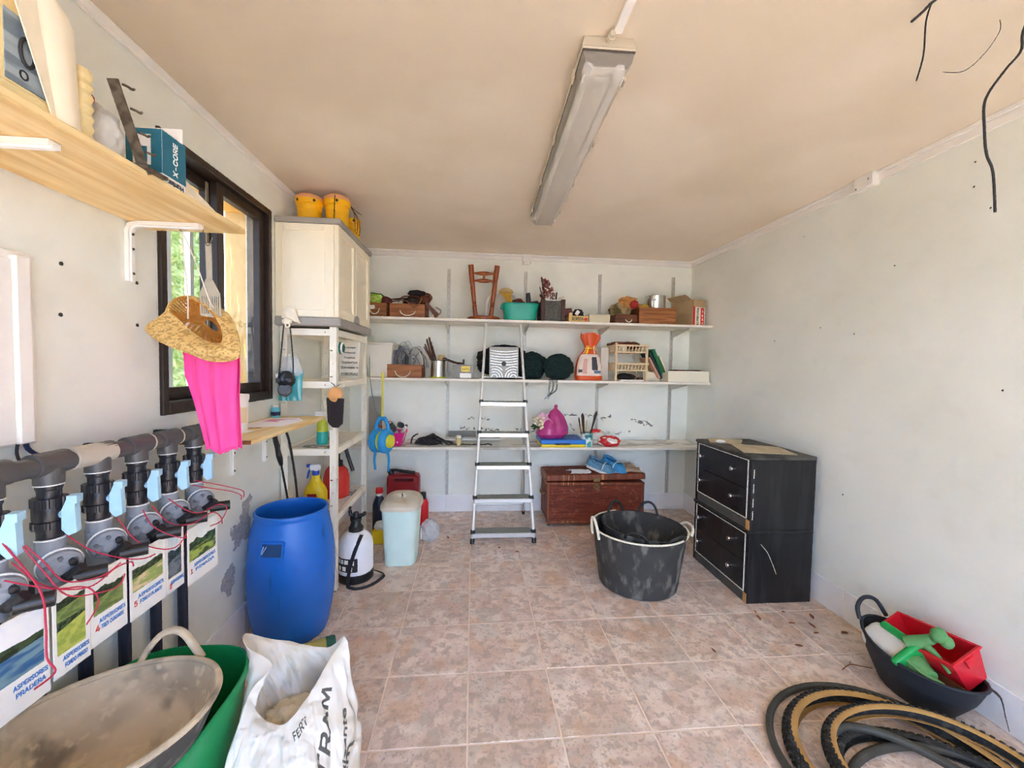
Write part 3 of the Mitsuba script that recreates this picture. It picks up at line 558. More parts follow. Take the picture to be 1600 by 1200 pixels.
loop([(-.955, .905, .915), (-.885, .90, .82), (-.88, .905, .74), (-.87, .895, .68), (-.86, .90, .645), (-.86, .86, .64)], 'dark cable hanging in front of the sign at the left edge', .002)
loop([(-.95, 1.03, .88), (-.925, 1.06, .83), (-.885, 1.10, .79), (-.86, 1.13, .775), (-.85, 1.155, .775)], 'red control wire between the second and third coils')
loop([(-.955, 1.17, .87), (-.92, 1.185, .80), (-.88, 1.21, .765), (-.86, 1.24, .755), (-.852, 1.265, .77), (-.853, 1.28, .785)], 'red control wire bunched at the fourth coil')
loop([(-.955, 1.29, .86), (-.92, 1.31, .80), (-.88, 1.345, .785), (-.855, 1.40, .80), (-.852, 1.44, .77), (-.86, 1.46, .74)], 'red control wire trailing over the two rightmost signs')
loop([(-.95, .915, .87), (-.92, .95, .80), (-.88, 1.0, .77), (-.862, 1.05, .79), (-.86, 1.09, .785), (-.862, 1.10, .77)], 'red control wire crossing the second solenoid valve')
loop([(-.955, 1.475, .885), (-.915, 1.505, .865), (-.87, 1.54, .84), (-.855, 1.58, .815), (-.857, 1.585, .79)], 'upper red control wire at the rightmost solenoid valve')
# ---------------------------------------------------------------- laminated zone signs
M('sign_white', 'ecebe6', .3, .5)
def photo(seed, sky, tree, lawn, extra):
    def f(p, n, uv):
        u, v = uv.x, uv.y
        k = fbm(u * 9 + seed, v * 9, seed, 4); hz = .62 + .12 * (fbm(u * 4 + seed * 3, 0, seed, 3) - .5) * 2
        c = mix(C(sky), C('f2f4f0'), smoothstep(.3, .7, k) * .5)
        c = dr.select(v < hz, mix(C(tree), C('1f2a1c'), smoothstep(.4, .65, fbm(u * 16 + seed, v * 22, 2., 3))), c)
        lh = .36 + .1 * u
        c = dr.select(v < lh, mix(C(lawn), C(extra), smoothstep(.35, .7, fbm(u * 5 + seed, v * 12, 4., 3))), c)
        return c
    return f
SG = [(.868, .962, .560, 'a', ('ASPERSORES', 'PRADERA'), '', ('e9eef2', '35492f', '6f93a0', '2f5f8f')),
      (.966, 1.053, .575, 'b', ('ASPERSORES', 'FONDO PRADO'), '', ('9fd0e2', '3f5a35', 'b5bf5a', '93a848')),
      (1.058, 1.163, .583, 'c', ('ASPERSORES', 'TRES CUADROS'), '4', ('e4e6dd', '2f4228', '7d9050', '5d7440')),
      (1.168, 1.296, .581, 'd', ('ASPERSORES', 'FONDO PLANOS'), '5', ('dfe3da', '44552f', '93a55a', 'd9c49a')),
      (1.302, 1.378, .579, 'e', ('ASPERSORES', ''), '2', ('c9d4d8', '2d4750', '6f7a80', '47565f')),
      (1.384, 1.537, .562, 'f', ('ASPERSORES DERCH.', 'PINADA'), '1', ('e8ebe2', '3a5a30', '9cb04c', '2f4a26'))]
for i, (y0, y1, z0, s, tx, no, cols) in enumerate(SG):
    zt = z0 + .185 + (.02 if i < 2 else 0)
    lab = ['sign with a photo of a pond and trees, at the left edge', 'sign with two stacked garden photos, a lawn under blue sky below', 'sign numbered 4 in red with a photo of a dark lawn', 'sign numbered 5 in red with a photo of a sandy path and lawn', 'narrow sign with a dark bluish photo, half covered by sign 1', 'sign numbered 1 in red with a photo of a sunny lawn'][i]
    k = thing('zone_sign', lab, 'sign', None)
    x = -.93 + (.0035 if i % 2 else 0) + (.004 if i == 5 else 0)
    b = lambda ya, yb, za, zb, d: box(x + d, x + d + .0012, ya, yb, za, zb)
    y0_ = y0 - (.0 if i else .2); 
    part(k, 'card', b(y0_, y1, z0, zt, 0), 'sign_white')
    M('photo_' + s, photo(i * 1.7 + .5, *cols), .3, .5)
    py0, py1, pz0, pz1 = y0_ + .008, y1 - .012, z0 + (.075 if i not in (1,) else .05), zt - .006
    if i == 4: pz0 = z0 + .045
    q = trimesh.Trimesh(np.array([(x + .0016, py0, pz0), (x + .0016, py1, pz0), (x + .0016, py1, pz1), (x + .0016, py0, pz1)]), np.array([[0, 1, 2], [0, 2, 3]]), process=False)
    part(k, 'photo_print', q, 'photo_' + s, uv=np.array([[0, 0], [1, 0], [1, 1], [0, 1.0]]))
    if i == 1:
        q2 = trimesh.Trimesh(np.array([(x + .002, py0, z0 + .125), (x + .002, py1, z0 + .125), (x + .002, py1, zt - .004), (x + .002, py0, zt - .004)]), np.array([[0, 1, 2], [0, 2, 3]]), process=False)
        part(k, 'photo_print', q2, 'photo_c', uv=np.array([[0, 0], [1, 0], [1, 1], [0, 1.0]]))
    ty = (max(y0_, y0) + y1) / 2 + .008
    for r_, t in enumerate(tx):
        if t: write_on(k, t, .010, (x + .0013, ty, z0 + (.052 if i != 1 else .032) - .0175 * r_ - (0.028 if i == 4 else 0)), (0, 1, 0), (0, 0, 1), 'ink_blue', width=(y1 - y0) * (.72 if r_ == 0 else .62))
    if no: write_on(k, no, .015, (x + .0013, y0 + .018, z0 + (.034 if i != 4 else .012)), (0, 1, 0), (0, 0, 1), 'ink_red', name='number')
# ---------------------------------------------------------------- low shelf board under the window, with what stands on it
ls = thing('wall_shelf', 'short pale pine shelf board on two brackets under the window', 'shelf')
part(ls, 'board', box(XL + .002, -.822, 1.575, 2.318, .989, 1.005, .001), 'pine')
part(ls, 'end_edging', box(XL + .002, -.823, 1.5725, 1.575, .9895, 1.0045), 'pine_end')
for y in (1.908, 2.187): lbracket(ls, y, .988, .2, .22, (.04, .1, .18))
bk = thing('plastic_tub', 'small white plastic tub with an orange label on the shelf under the window', 'tub')
BC = (-.987, 1.80, 1.0053)
part(bk, 'body', lathe([(0, 0), (.0285, 0), (.03, .003), (.0335, .128), (.0335, .13), (0, .13)], 32, BC), 'white_plastic', 35)
part(bk, 'lid', lathe([(0, .13), (.0365, .13), (.037, .134), (.037, .15), (.0355, .153), (0, .153)], 32, BC), 'white_plastic', 35)
M('orange', 'd8802f', .5); M('cream_label', 'e5d3b0', .6)
def wrap(c, r0, r1, z0, z1, a0, a1):
    return grid(lambda u, v: (c[0] + (r0 + (r1 - r0) * v) * np.cos(a0 + (a1 - a0) * u), c[1] + (r0 + (r1 - r0) * v) * np.sin(a0 + (a1 - a0) * u), c[2] + z0 + (z1 - z0) * v), 16, 2)
lbk = part(bk, 'label', wrap(BC, .0318, .0333, .035, .1, -2.0, -.1), 'cream_label'); part(lbk, 'orange_panel', wrap(BC, .0323, .0334, .037, .078, -1.9, -1.15), 'orange')
M('aqua', '63b6c9', .2, .5); M('teal_green', '2fa79b', .35)
bo = thing('small_bottle', 'small clear bottle with a blue label in the corner under the window', 'bottle')
part(bo, 'body', lathe([(0, 0), (.021, 0), (.0225, .004), (.0225, .035), (.0215, .04), (.016, .05), (.015, .054), (0, .054)], 24, (-1.055, 2.255, 1.0053)), 'aqua', 35); part(bo, 'cap', lathe([(0, .054), (.017, .054), (.017, .064), (0, .064)], 20, (-1.055, 2.255, 1.0053)), 'white_plastic', 35)
part(bo, 'label', lathe([(.0229, .01), (.0229, .03)], 24, (-1.055, 2.255, 1.0053)), 'navy')
def sheet(name, pts, z, lab, m='paper', t=.001, catg='paper'): return solo(name, prism(pts, z, z + t), m, lab, catg)
M('print_pink', lambda p, n, uv: mix(C('efe6e0'), C('d98a98'), smoothstep(.5, .75, fbm(p.x * 9, p.y * 9, 0, 3))), .6)
sheet('paper_sheet', [(-1.06, 1.87), (-.87, 1.93), (-.86, 2.12), (-.925, 2.23), (-1.06, 2.2)], 1.0053, 'pink and white printed paper spread on the shelf under the window', 'print_pink')
sheet('paper_sheet', [(-.99, 1.70), (-.94, 1.69), (-.925, 1.80), (-.975, 1.82)], 1.0053, 'small printed leaflet at the near end of the shelf under the window')
solo('wooden_stick', cyl((-1.0, 1.862, 1.0065), (-.935, 1.872, 1.0065), .0012, 8), 'pine_end', 'thin brown stick lying beside the white tub', 'stick')
# spray lance and hose standing behind the barrel
sl = thing('spray_lance', 'black spray lance with a long grip leaning behind the blue barrel', 'spray lance')
part(sl, 'grip', tube([(-.955, 2.03, .945), (-.955, 2.06, .875), (-.955, 2.078, .83), (-.957, 2.10, .79)], .0115, 10, scale=[1, 1, 1.25, .8]), 'black_plastic', 40)
part(sl, 'tube', cyl((-.957, 2.10, .79), (-.96, 2.26, .35), .005, 10), 'black_plastic', 40); part(sl, 'trigger', box(-.949, -.941, 2.045, 2.06, .84, .9, .003), 'black_plastic')
part(sl, 'hose', tube([(-.955, 2.045, .955), (-.945, 2.08, .968), (-.94, 2.12, .945), (-.94, 2.17, .84), (-.945, 2.245, .62), (-.95, 2.28, .4)], .006, 8, smooth=6), 'black_rubber', 40)
# ---------------------------------------------------------------- slotted white steel rack, cabinet on top
M('rack_white', lambda p, n, uv: mix(C('ece6d4'), C('dcd3bd'), smoothstep(.55, .8, fbm(p.x * 9, p.y * 9, p.z * 9, 3))), .4, .5)
rk = thing('shelving_unit', 'white slotted-angle steel shelving unit in the left corner behind the blue barrel', 'shelving')
RY0, RY1, RX1, RZ = 2.35, 2.985, -.776, 1.495
slot = lambda: None
def post(x, y, sx, sy):
    w, t = .036, .0022
    a = mf(box(min(x, x + sx * w), max(x, x + sx * w), min(y, y + sy * t), max(y, y + sy * t), .004, RZ)); b = mf(box(min(x, x + sx * t), max(x, x + sx * t), min(y, y + sy * w), max(y, y + sy * w), .004, RZ))
    m = a + b; cut = []
    for k, z in enumerate(np.arange(.06, 1.48, .0725)):
        r = .0045 if k % 2 == 0 else .0032
        cut.append(m3.Manifold.batch_hull([mf(cyl((x + sx * q - .004 * (k % 2 == 0), y - .01, z), (x + sx * q - .004 * (k % 2 == 0), y + .01, z), r, 8)) for q in (.019, .019 + .007 * (k % 2 == 0))]))
        cut.append(m3.Manifold.batch_hull([mf(cyl((x - .01, y + sy * q, z), (x + .01, y + sy * q, z), r, 8)) for q in (.016, .016 + .007 * (k % 2 == 0))]))
    return man(m - m3.Manifold.batch_boolean(cut, m3.OpType.Add))
for x, y, sx, sy in ((RX1, RY0, -1, 1), (XL + .012, RY0, 1, 1), (RX1, RY1, -1, -1), (XL + .012, RY1, 1, -1)):
    part(rk, 'post', post(x, y, sx, sy), 'rack_white'); part(rk, 'foot_cap', box(min(x, x + sx * .038), max(x, x + sx * .038), min(y, y + sy * .038), max(y, y + sy * .038), .0005, .012, .002), 'black_plastic')
def news(p, n, uv):
    a = cell_rand(dr.floor(p.x / .11), dr.floor(p.y / .13), dr.floor(p.z * 10))
    l = smoothstep(.3, .5, dr.abs(((p.y * 130) - dr.floor(p.y * 130)) - .5)) * smoothstep(.4, .45, noise(p.x * 90, dr.floor(p.y * 130), 3.0))
    blk = dr.select(a > .72, 1.0, 0.0) * smoothstep(.3, .6, fbm(p.x * 30, p.y * 30, 2.0, 3))
    return mix(mix(C('cfc9bd'), C('8d8980'), l * .6), C('4d4b48'), blk * .8)
M('newsprint', news, .85)
for z in (.43, .815, 1.192, 1.483):
    tr = cat(box(XL + .014, RX1 - .0025, RY0 + .0025, RY1 - .0025, z - .002, z), box(XL + .014, RX1 - .0025, RY0 + .0025, RY0 + .0045, z - .036, z), box(XL + .014, RX1 - .0025, RY1 - .0045, RY1 - .0025, z - .036, z), box(RX1 - .0045, RX1 - .0025, RY0 + .004, RY1 - .004, z - .036, z), box(XL + .014, XL + .016, RY0 + .004, RY1 - .004, z - .036, z))
    s = part(rk, 'shelf', tr, 'rack_white')
    for x in (XL + .07, RX1 - .06): part(s, 'bolt', cyl((x, RY0 + .0026, z - .018), (x, RY0 - .001, z - .018), .004, 8), 'steel')
for z, ang in ((.431, 2), (.816, -3)):
    m = cat(rot(prism([(-.255, .39), (-.015, .39), (-.015, .03), (-.25, .03)], 0, .0006), (0, 0, 1), ang, (-.13, .2, 0)), rot(prism([(-.26, .61), (-.02, .61), (-.02, .34), (-.26, .34)], .0007, .0013), (0, 0, 1), -ang, (-.13, .5, 0)))
    solo('newspaper', mv(m, RX1 - .008, RY0 + .006, z - .0006), 'newsprint', 'old newspaper lining the %s shelf of the white rack' % ('lower' if z < .6 else 'middle'), 'newspaper')
cbn = thing('wall_cabinet', 'cream plastic two-door cabinet with grey top and base standing on the white rack', 'cabinet')
CX0, CX1, CY0, CY1, CZ0, CZ1 = XL + .003, -.752, 2.315, 2.962, 1.502, 2.072
part(cbn, 'base', box(CX0, CX1 + .01, CY0 - .008, CY1 + .006, CZ0 - .006 + .0005, CZ0 + .04, .005), 'cream_grey'); part(cbn, 'top', box(CX0, CX1 + .012, CY0 - .01, CY1 + .008, CZ1 - .03, CZ1, .005), 'cream_grey')
part(cbn, 'body', box(CX0 + .004, CX1 - .022, CY0 + .006, CY1 - .004, CZ0 + .04, CZ1 - .03), 'cream')
fr_ = lambda x0, x1, y0, y1: cat(box(x0, x1, y0, y1, CZ0 + .042, CZ0 + .085, .003), box(x0, x1, y0, y1, CZ1 - .075, CZ1 - .032, .003))
sidep = part(cbn, 'side_panel', cat(box(CX0 + .002, CX1 - .024, CY0 + .002, CY0 + .006, CZ0 + .042, CZ1 - .032), box(CX0 + .002, CX0 + .04, CY0 - .003, CY0 + .003, CZ0 + .042, CZ1 - .032, .002), box(CX1 - .072, CX1 - .026, CY0 - .003, CY0 + .003, CZ0 + .042, CZ1 - .032, .002), box(CX0 + .04, CX1 - .072, CY0 - .003, CY0 + .003, CZ0 + .042, CZ0 + .08, .002), box(CX0 + .04, CX1 - .072, CY0 - .003, CY0 + .003, CZ1 - .07, CZ1 - .032, .002)), 'cream')
for a, b in ((CY0, (CY0 + CY1) / 2 - .0015), ((CY0 + CY1) / 2 + .0015, CY1)):
    d = part(cbn, 'door', cat(box(CX1 - .021, CX1 - .012, a, b, CZ0 + .042, CZ1 - .032), box(CX1 - .014, CX1, a, a + .05, CZ0 + .042, CZ1 - .032, .003), box(CX1 - .014, CX1, b - .05, b, CZ0 + .042, CZ1 - .032, .003), box(CX1 - .014, CX1, a + .05, b - .05, CZ0 + .042, CZ0 + .092, .003), box(CX1 - .014, CX1, a + .05, b - .05, CZ1 - .082, CZ1 - .032, .003)), 'cream')
    hy = b if b < (CY0 + CY1) / 2 + .01 else a
    s = -1 if b < (CY0 + CY1) / 2 + .01 else 1
    part(d, 'handle', onto(prism(sg.Point(0, 0).buffer(.045, 16).intersection(sg.box(-.05 if s < 0 else 0, 0, 0 if s < 0 else .05, .05)), 0, .009), (CX1, hy + s * .002, CZ0 + .043), (0, 1, 0), (0, 0, 1)), 'cream_grey')
M('pot_yellow', 'f0b312', .35, .4); M('pot_peach', 'e0a072', .5); M('rope_brown', '4a2a1a', .7)
def pot(c, r, h, lab, lid=True, hole=(-1.0, -2.2)):
    k = thing('yellow_pot', lab, 'pot', 'yellow pots on top of the cabinet')
    part(k, 'body', lathe([(0, 0), (r * .82, 0), (r * .84, .004), (r * .88, h * .62), (r * .98, h * .66), (r * 1.02, h * .82), (r * .98, h * .82), (r * .9, h * .64), (r * .8, .006), (0, .006)], 36, c), 'pot_yellow', 35)
    if lid: part(k, 'lid', lathe([(r * 1.03, h * .80), (r * 1.06, h * .83), (r * 1.0, h * .9), (r * .75, h * .975), (r * .4, h), (0, h)], 36, c), 'pot_peach', 50, label='peach coloured domed lid')
    for a in hole: part(k, 'hole_plug', onto(lathe([(0, 0), (.007, 0), (.007, .003), (0, .003)], 12), (c[0] + r * .985 * math.cos(a), c[1] + r * .985 * math.sin(a), c[2] + h * .73), (-math.sin(a), math.cos(a), 0), (0, 0, 1)), 'hole')
    return k
pot((-.955, 2.45, CZ1 + .0006), .073, .165, 'yellow pot with a peach lid on the cabinet, nearest the window', hole=(-2.2, -.9))
p2 = pot((-.81, 2.47, CZ1 + .0006), .071, .178, 'yellow pot with a peach lid tied with brown cord, at the cabinet front corner', hole=(-1.3,))
part(p2, 'cord', tube([(-.805, 2.397, CZ1 + .004), (-.802, 2.396, CZ1 + .08), (-.798, 2.392, CZ1 + .145), (-.803, 2.44, CZ1 + .181), (-.79, 2.50, CZ1 + .178), (-.757, 2.53, CZ1 + .15), (-.733, 2.54, CZ1 + .13), (-.7, 2.56, CZ1 + .11)], .0022, 6, smooth=6), 'rope_brown', 40)
for q in range(3): part(p2, 'cord', tube([(-.757, 2.53, CZ1 + .15), (-.74 + .008 * q, 2.55 + .02 * q, CZ1 + .11 - .01 * q), (-.742 + .006 * q, 2.58 + .025 * q, CZ1 + .05 - .015 * q), (-.748, 2.60 + .025 * q, CZ1 + .02)], .002, 6, smooth=6), 'rope_brown', 40)
pot((-.79, 2.70, CZ1 + .0006), .046, .15, 'small yellow pot without lid at the back of the cabinet top', lid=False, hole=(-1.2,))
# --- on the rack: storage boxes, bottles
M('bin_white', lambda p, n, uv: mix(C('e6e1d3'), C('d8d2c2'), fbm(p.x * 6, p.y * 6, p.z * 6, 3)), .4)
def storage(x0, x1, y0, y1, z0, h, lab):
    k = thing('storage_box', lab, 'storage box')
    f = .018
    V = np.array([(x, y, z) for z, e in ((z0, f), (z0 + h - .025, 0)) for x in (x0 + e, x1 - e) for y in (y0 + e, y1 - e)])
    part(k, 'body', trimesh.convex.convex_hull(V), 'bin_white'); part(k, 'lid', cat(rbox(x0 - .008, x1 + .008, y0 - .008, y1 + .008, z0 + h - .0245, z0 + h - .006, .006), box(x0 + .02, x1 - .02, y0 + .02, y1 - .02, z0 + h - .007, z0 + h, .003)), 'bin_white', 30)
    return k
sb1 = storage(-.935, -.785, 2.85, 2.965, 1.1926, .27, 'white storage box with handwritten black list inside the rack under the cabinet')
for i, (t, h_, w_) in enumerate((('comunes', .012, .1), ('antiguas', .012, .1), ('Toallas', .012, .09), ('Cubiertos', .016, .13), ('Comedor e', .016, .14), ('CORTINAS', .018, .14))):
    write_on(sb1, t, h_, (-.855, 2.8482 - .0165 * (1 - i / 7) * 0, 1.1926 + .205 - .034 * i - (.012 if i == 5 else 0)), (1, 0, 0), (0, 0, 1), 'ink', width=w_ * .8, bold=True)
part(sb1, 'paper_label', box(-.92, -.80, 2.849, 2.8502, 1.21, 1.425), 'bin_white')
storage(-.86, -.66, 3.28, 3.56, 1.196, .275, 'white storage box with a grey stamp on the middle back shelf, next to the rack')
part(key := [k for k in labels if k == 'storage_box_001'][0], 'stamp', box(-.6655, -.664, 3.33, 3.40, 1.38, 1.415), 'cream_grey')
ru = thing('tape_roll', 'green and white tape measure roll hooked on the front post of the rack', 'tape measure')
M('dark_green', '1f5a4a', .5)
part(ru, 'case', onto(lathe([(0, -.012), (.03, -.012), (.033, -.008), (.033, .008), (.03, .012), (0, .012)], 28), (-.772 + .014, 2.375, 1.38), (0, 1, 0), (0, 0, 1)), 'white_plastic', 35)
part(ru, 'band', onto(lathe([(.0335, -.006), (.0342, -.006), (.0342, .006), (.0335, .006)], 28), (-.758, 2.375, 1.38), (0, 1, 0), (0, 0, 1)), 'dark_green', 35); part(ru, 'face', onto(lathe([(0, .0122), (.024, .0122), (.024, .0135), (0, .0135)], 20), (-.758, 2.375, 1.38), (0, 1, 0), (0, 0, 1)), 'dark_green', 35)
for nm, c, h, lab in (('spray_bottle', (-.905, 2.50, .8172), .15, 'teal and yellow spray bottle with a white trigger on the middle shelf of the rack'),):
    k = thing(nm, lab, 'spray bottle'); M('lime', 'b9c23c', .4)
    part(k, 'body', lathe([(0, 0), (.03, 0), (.032, .004), (.032, h * .5), (0, h * .5)], 24, c), 'teal_green', 35); part(k, 'shoulder', lathe([(0, h * .5), (.032, h * .5), (.030, h * .8), (.014, h), (.013, h + .012), (0, h + .012)], 24, c), 'lime', 35)
    part(k, 'trigger_head', cat(rbox(c[0] - .045, c[0] + .02, c[1] - .012, c[1] + .012, h + c[2] + .012, h + c[2] + .045, .008), box(c[0] - .04, c[0] - .03, c[1] - .006, c[1] + .006, h + c[2] - .02, h + c[2] + .014, .002)), 'white_plastic', 30)
M('yellow', 'e9c81e', .35, .4); M('blue_trig', '2b4fb0', .35); M('red', 'c2322b', .4); M('bright_red', 'd3262c', .35, .45); M('dark_red', '8f1f24', .45)
ys = thing('spray_bottle', 'yellow spray bottle with a blue and white trigger on the lower shelf of the rack', 'spray bottle')
yc = (-.965, 2.56, .4322)
part(ys, 'body', lathe([(0, 0), (.062, 0), (.066, .006), (.066, .085), (.058, .11), (.036, .14), (.024, .165), (.02, .19), (0, .19)], 32, yc, sx=1, sy=.7), 'yellow', 40)
part(ys, 'collar', lathe([(0, .185), (.02, .185), (.02, .21), (0, .21)], 20, yc), 'blue_trig', 35)
part(ys, 'trigger_head', cat(rbox(yc[0] - .035, yc[0] + .03, yc[1] - .012, yc[1] + .012, yc[2] + .212, yc[2] + .25, .01), cyl((yc[0], yc[1], yc[2] + .2), (yc[0], yc[1], yc[2] + .22), .012, 12)), 'white_plastic', 30)
part(ys, 'trigger', cat(tube([(yc[0] - .03, yc[1], yc[2] + .225), (yc[0] - .042, yc[1], yc[2] + .2), (yc[0] - .05, yc[1], yc[2] + .165)], .006, 8, smooth=4), rbox(yc[0] - .055, yc[0] - .03, yc[1] - .009, yc[1] + .009, yc[2] + .23, yc[2] + .25, .006)), 'blue_trig', 35)
part(ys, 'label', wrap(yc, .0665, .0665, .0, .0, -2.2, -.9) if False else box(yc[0] - .035, yc[0] + .02, yc[1] - .0475, yc[1] - .0465, yc[2] + .04, yc[2] + .08), 'dark_red')
rs = thing('pressure_sprayer', 'red pump sprayer with a black head behind the yellow spray bottle on the rack', 'sprayer')
rc = (-.90, 2.73, .4322)
part(rs, 'tank', lathe([(0, 0), (.07, 0), (.078, .01), (.08, .12), (.07, .17), (.045, .2), (0, .2)], 32, rc), 'red', 40); part(rs, 'pump_head', cat(lathe([(0, .2), (.04, .2), (.04, .23), (.022, .24), (.022, .3), (.035, .3), (.035, .325), (0, .325)], 20, rc), rbox(rc[0] - .09, rc[0] + .06, rc[1] - .015, rc[1] + .015, rc[2] + .3, rc[2] + .33, .008)), 'black_plastic', 35)
part(rs, 'lever', cyl((rc[0] + .055, rc[1], rc[2] + .315), (rc[0] + .11, rc[1] - .02, rc[2] + .17), .012, 12), 'black_plastic', 40)
# hanging on the rack: respirator with its bag, orange tool in a black pouch
M('teal_film', lambda p, n, uv: mix(C('3fa3ac'), C('9fd8dc'), smoothstep(.5, .85, noise(p.x * 130, p.z * 12, 1.0))), .2, .6)
scene['mat_film'] = {'type': 'blendbsdf', 'weight': .35, 'a': {'type': 'thindielectric', 'int_ior': 1.4}, 'b': {'type': 'twosided', 'bsdf': {'type': 'principled', 'base_color': {'type': 'rgb', 'value': lin('e6eaea')}, 'roughness': .25}}}
bgk = thing('plastic_bag', 'teal striped filter packet in a clear plastic bag hanging behind the respirator mask', 'bag')
part(bgk, 'packet', thick(grid(lambda u, v: (-1.062 + .117 * u + .008 * (v - .5), 2.318 - .008 * np.sin(np.pi * u) * np.sin(np.pi * v), 1.088 + .165 * v), 20, 16), .012), 'teal_film', 40)
part(bgk, 'clear_film', thick(grid(lambda u, v: (-1.068 + .13 * u * (1 - .5 * v) + .03 * v, 2.312 + .008 * np.sin(u * 9) * v - .01 * np.sin(np.pi * u), 1.23 + .1 * v + .012 * np.sin(u * 14)), 24, 12), .001), 'film', 40)
rp = thing('respirator_mask', 'black rubber respirator mask hanging by its straps from the cabinet corner', 'mask')
M('mask_black', '232427', .3, .5); M('mask_grey', '55565a', .3, .5)
MC = np.array([-1.015, 2.288, 1.195])
part(rp, 'face_piece', lathe([(0, -.03), (.03, -.028), (.046, -.008), (.048, .008), (.036, .035), (.018, .052), (0, .056)], 30, MC, 1, .7), 'mask_black', 45)
part(rp, 'filter', onto(lathe([(0, -.012), (.030, -.012), (.034, -.008), (.034, .01), (.026, .016), (0, .016)], 28), MC + (.0, -.014, -.046), (1, 0, 0), (0, .35, 1)), 'mask_grey', 35)
part(rp, 'exhale_valve', onto(lathe([(0, 0), (.016, 0), (.016, .01), (.01, .015), (0, .015)], 20), MC + (.024, -.026, .006), (.8, .5, 0), (0, 0, 1)), 'mask_black', 35); part(rp, 'exhale_valve', onto(lathe([(0, 0), (.014, 0), (.014, .008), (0, .008)], 20), MC + (-.03, -.022, .004), (.8, -.5, 0), (0, 0, 1)), 'mask_grey', 35)
for a, b in ((-.038, .012), (.036, .014)):
    part(rp, 'strap', sweep(spline([MC + (a, .0, .02), MC + (a * .85, .01, .12), MC + (.0 + a * .4, .012, .30), MC + (.002, .012, .318)], 6), np.array([(-.006, -.0012), (.006, -.0012), (.006, .0012), (-.006, .0012)])), 'mask_black')
part(rp, 'buckle', box(MC[0] - .052, MC[0] - .038, MC[1] - .012, MC[1] - .006, MC[2] + .015, MC[2] + .04, .002), 'white_plastic')
fl = thing('cloth_tie', 'white cloth strip knotted round the cabinet corner to hold the mask', 'cloth')
M('cotton', 'e8dfc8', .85)
part(fl, 'flap', thick(grid(lambda u, v: (-1.045 + .10 * u * (1 - .45 * v) + .012 * v, 2.30 - .006 * np.sin(3 * u), 1.535 - .03 * u * (1 - v) + .05 * v), 12, 10), .002), 'cotton', 40)
part(fl, 'knot', cat(blob((-1.01, 2.292, 1.515), (.026, .013, .017), .3, 7, 3, 9), tube([(-1.0, 2.29, 1.51), (-.995, 2.285, 1.49), (-1.01, 2.285, 1.48), (-1.02, 2.288, 1.50)], .005, 8, smooth=5)), 'cotton', 50)
og = thing('tool_pouch', 'black pouch holding an orange rounded tool, tied to the front post of the rack', 'pouch')
M('tan_orange', 'd79a5a', .5); M('black_cloth', '2a2324', .8)
part(og, 'pouch', thick(grid(lambda u, v: (-.768 + .052 * (2 * np.abs(((u + .25) % 1) * 2 - 1) - 1) * (1 - .22 * v) * (1 - .6 * np.clip(v - .85, 0, 1) / .15), 2.31 + .018 * np.sin(2 * np.pi * u) * (1 - v * .6), 1.105 - .162 * v), 40, 20, True), .0025), 'black_cloth', 60)
part(og, 'orange_tool', blob((-.768, 2.31, 1.125), (.04, .012, .042), .03, 3, 3, 4), 'tan_orange', 60); part(og, 'tie', tube([(-.795, 2.318, 1.19), (-.78, 2.325, 1.178), (-.768, 2.31, 1.165), (-.755, 2.325, 1.176), (-.74, 2.32, 1.182)], .0018, 6, smooth=5), 'ink', 40)
for dx in (-.046, 0, .046): part(og, 'stud', lathe([(0, 0), (.003, 0), (.002, .002), (0, .002)], 8).apply_transform(trimesh.transformations.rotation_matrix(math.pi / 2, (1, 0, 0))).apply_translation((-.768 + dx, 2.289 + .012 * (dx != 0), 1.1)), 'chrome')
# ---------------------------------------------------------------- blue barrel
M('barrel_blue', lambda p, n, uv: mix(mix(C('1760b8'), C('2069c2'), fbm(p.x * 8, p.y * 8, p.z * 8, 3)), C('2c4f86'), smoothstep(.62, .8, fbm(p.x * 30 + 4, p.y * 30, p.z * 3, 3)) * .7 + smoothstep(.6, .8, fbm(p.x * 5, p.y * 5, p.z * 4 + 3, 3)) * .35), .38, .45)
BR = (-.872, 2.022, .0006)
ba = thing('barrel', 'open blue plastic barrel standing by the left wall', 'barrel')
outer = [(0, 0), (.135, 0), (.15, .004), (.16, .03), (.178, .12), (.188, .22), (.1905, .30), (.188, .39), (.178, .48), (.166, .54), (.156, .572), (.157, .58), (.160, .586), (.160, .597), (.157, .601), (.150, .6015), (.147, .597), (.147, .58), (.150, .56), (.172, .48), (.183, .39), (.185, .3), (.183, .2), (.172, .1), (.15, .02), (.14, .008), (0, .006)]
part(ba, 'body', lathe(outer, 72, BR), 'barrel_blue', 40)
def recess(a):
    d = np.array((math.cos(a), math.sin(a), 0)); t = np.array((-math.sin(a), math.cos(a), 0))
    o = np.array(BR) + d * .172 + np.array((0, 0, .47))
    fr2 = sg.box(-.045, -.03, .045, .03).buffer(.006).difference(sg.box(-.04, -.026, .04, .024).buffer(.003))
    m = onto(prism(fr2, 0, .014), o + d * (-.002), t, (-.22 * d[0], -.22 * d[1], .975)); g2 = onto(prism(sg.box(-.041, -.027, .041, .025), 0, .003), o + d * .004, t, (-.22 * d[0], -.22 * d[1], .975))
    return m, onto(prism(sg.LineString([(-.034, .022), (-.034, -.012), (-.02, .02)]).buffer(.0025), 0, .009), o, t, (-.22 * d[0], -.22 * d[1], .975))
M('barrel_dark', '24446f', .5); M('bar_white', '9fb4d6', .4)
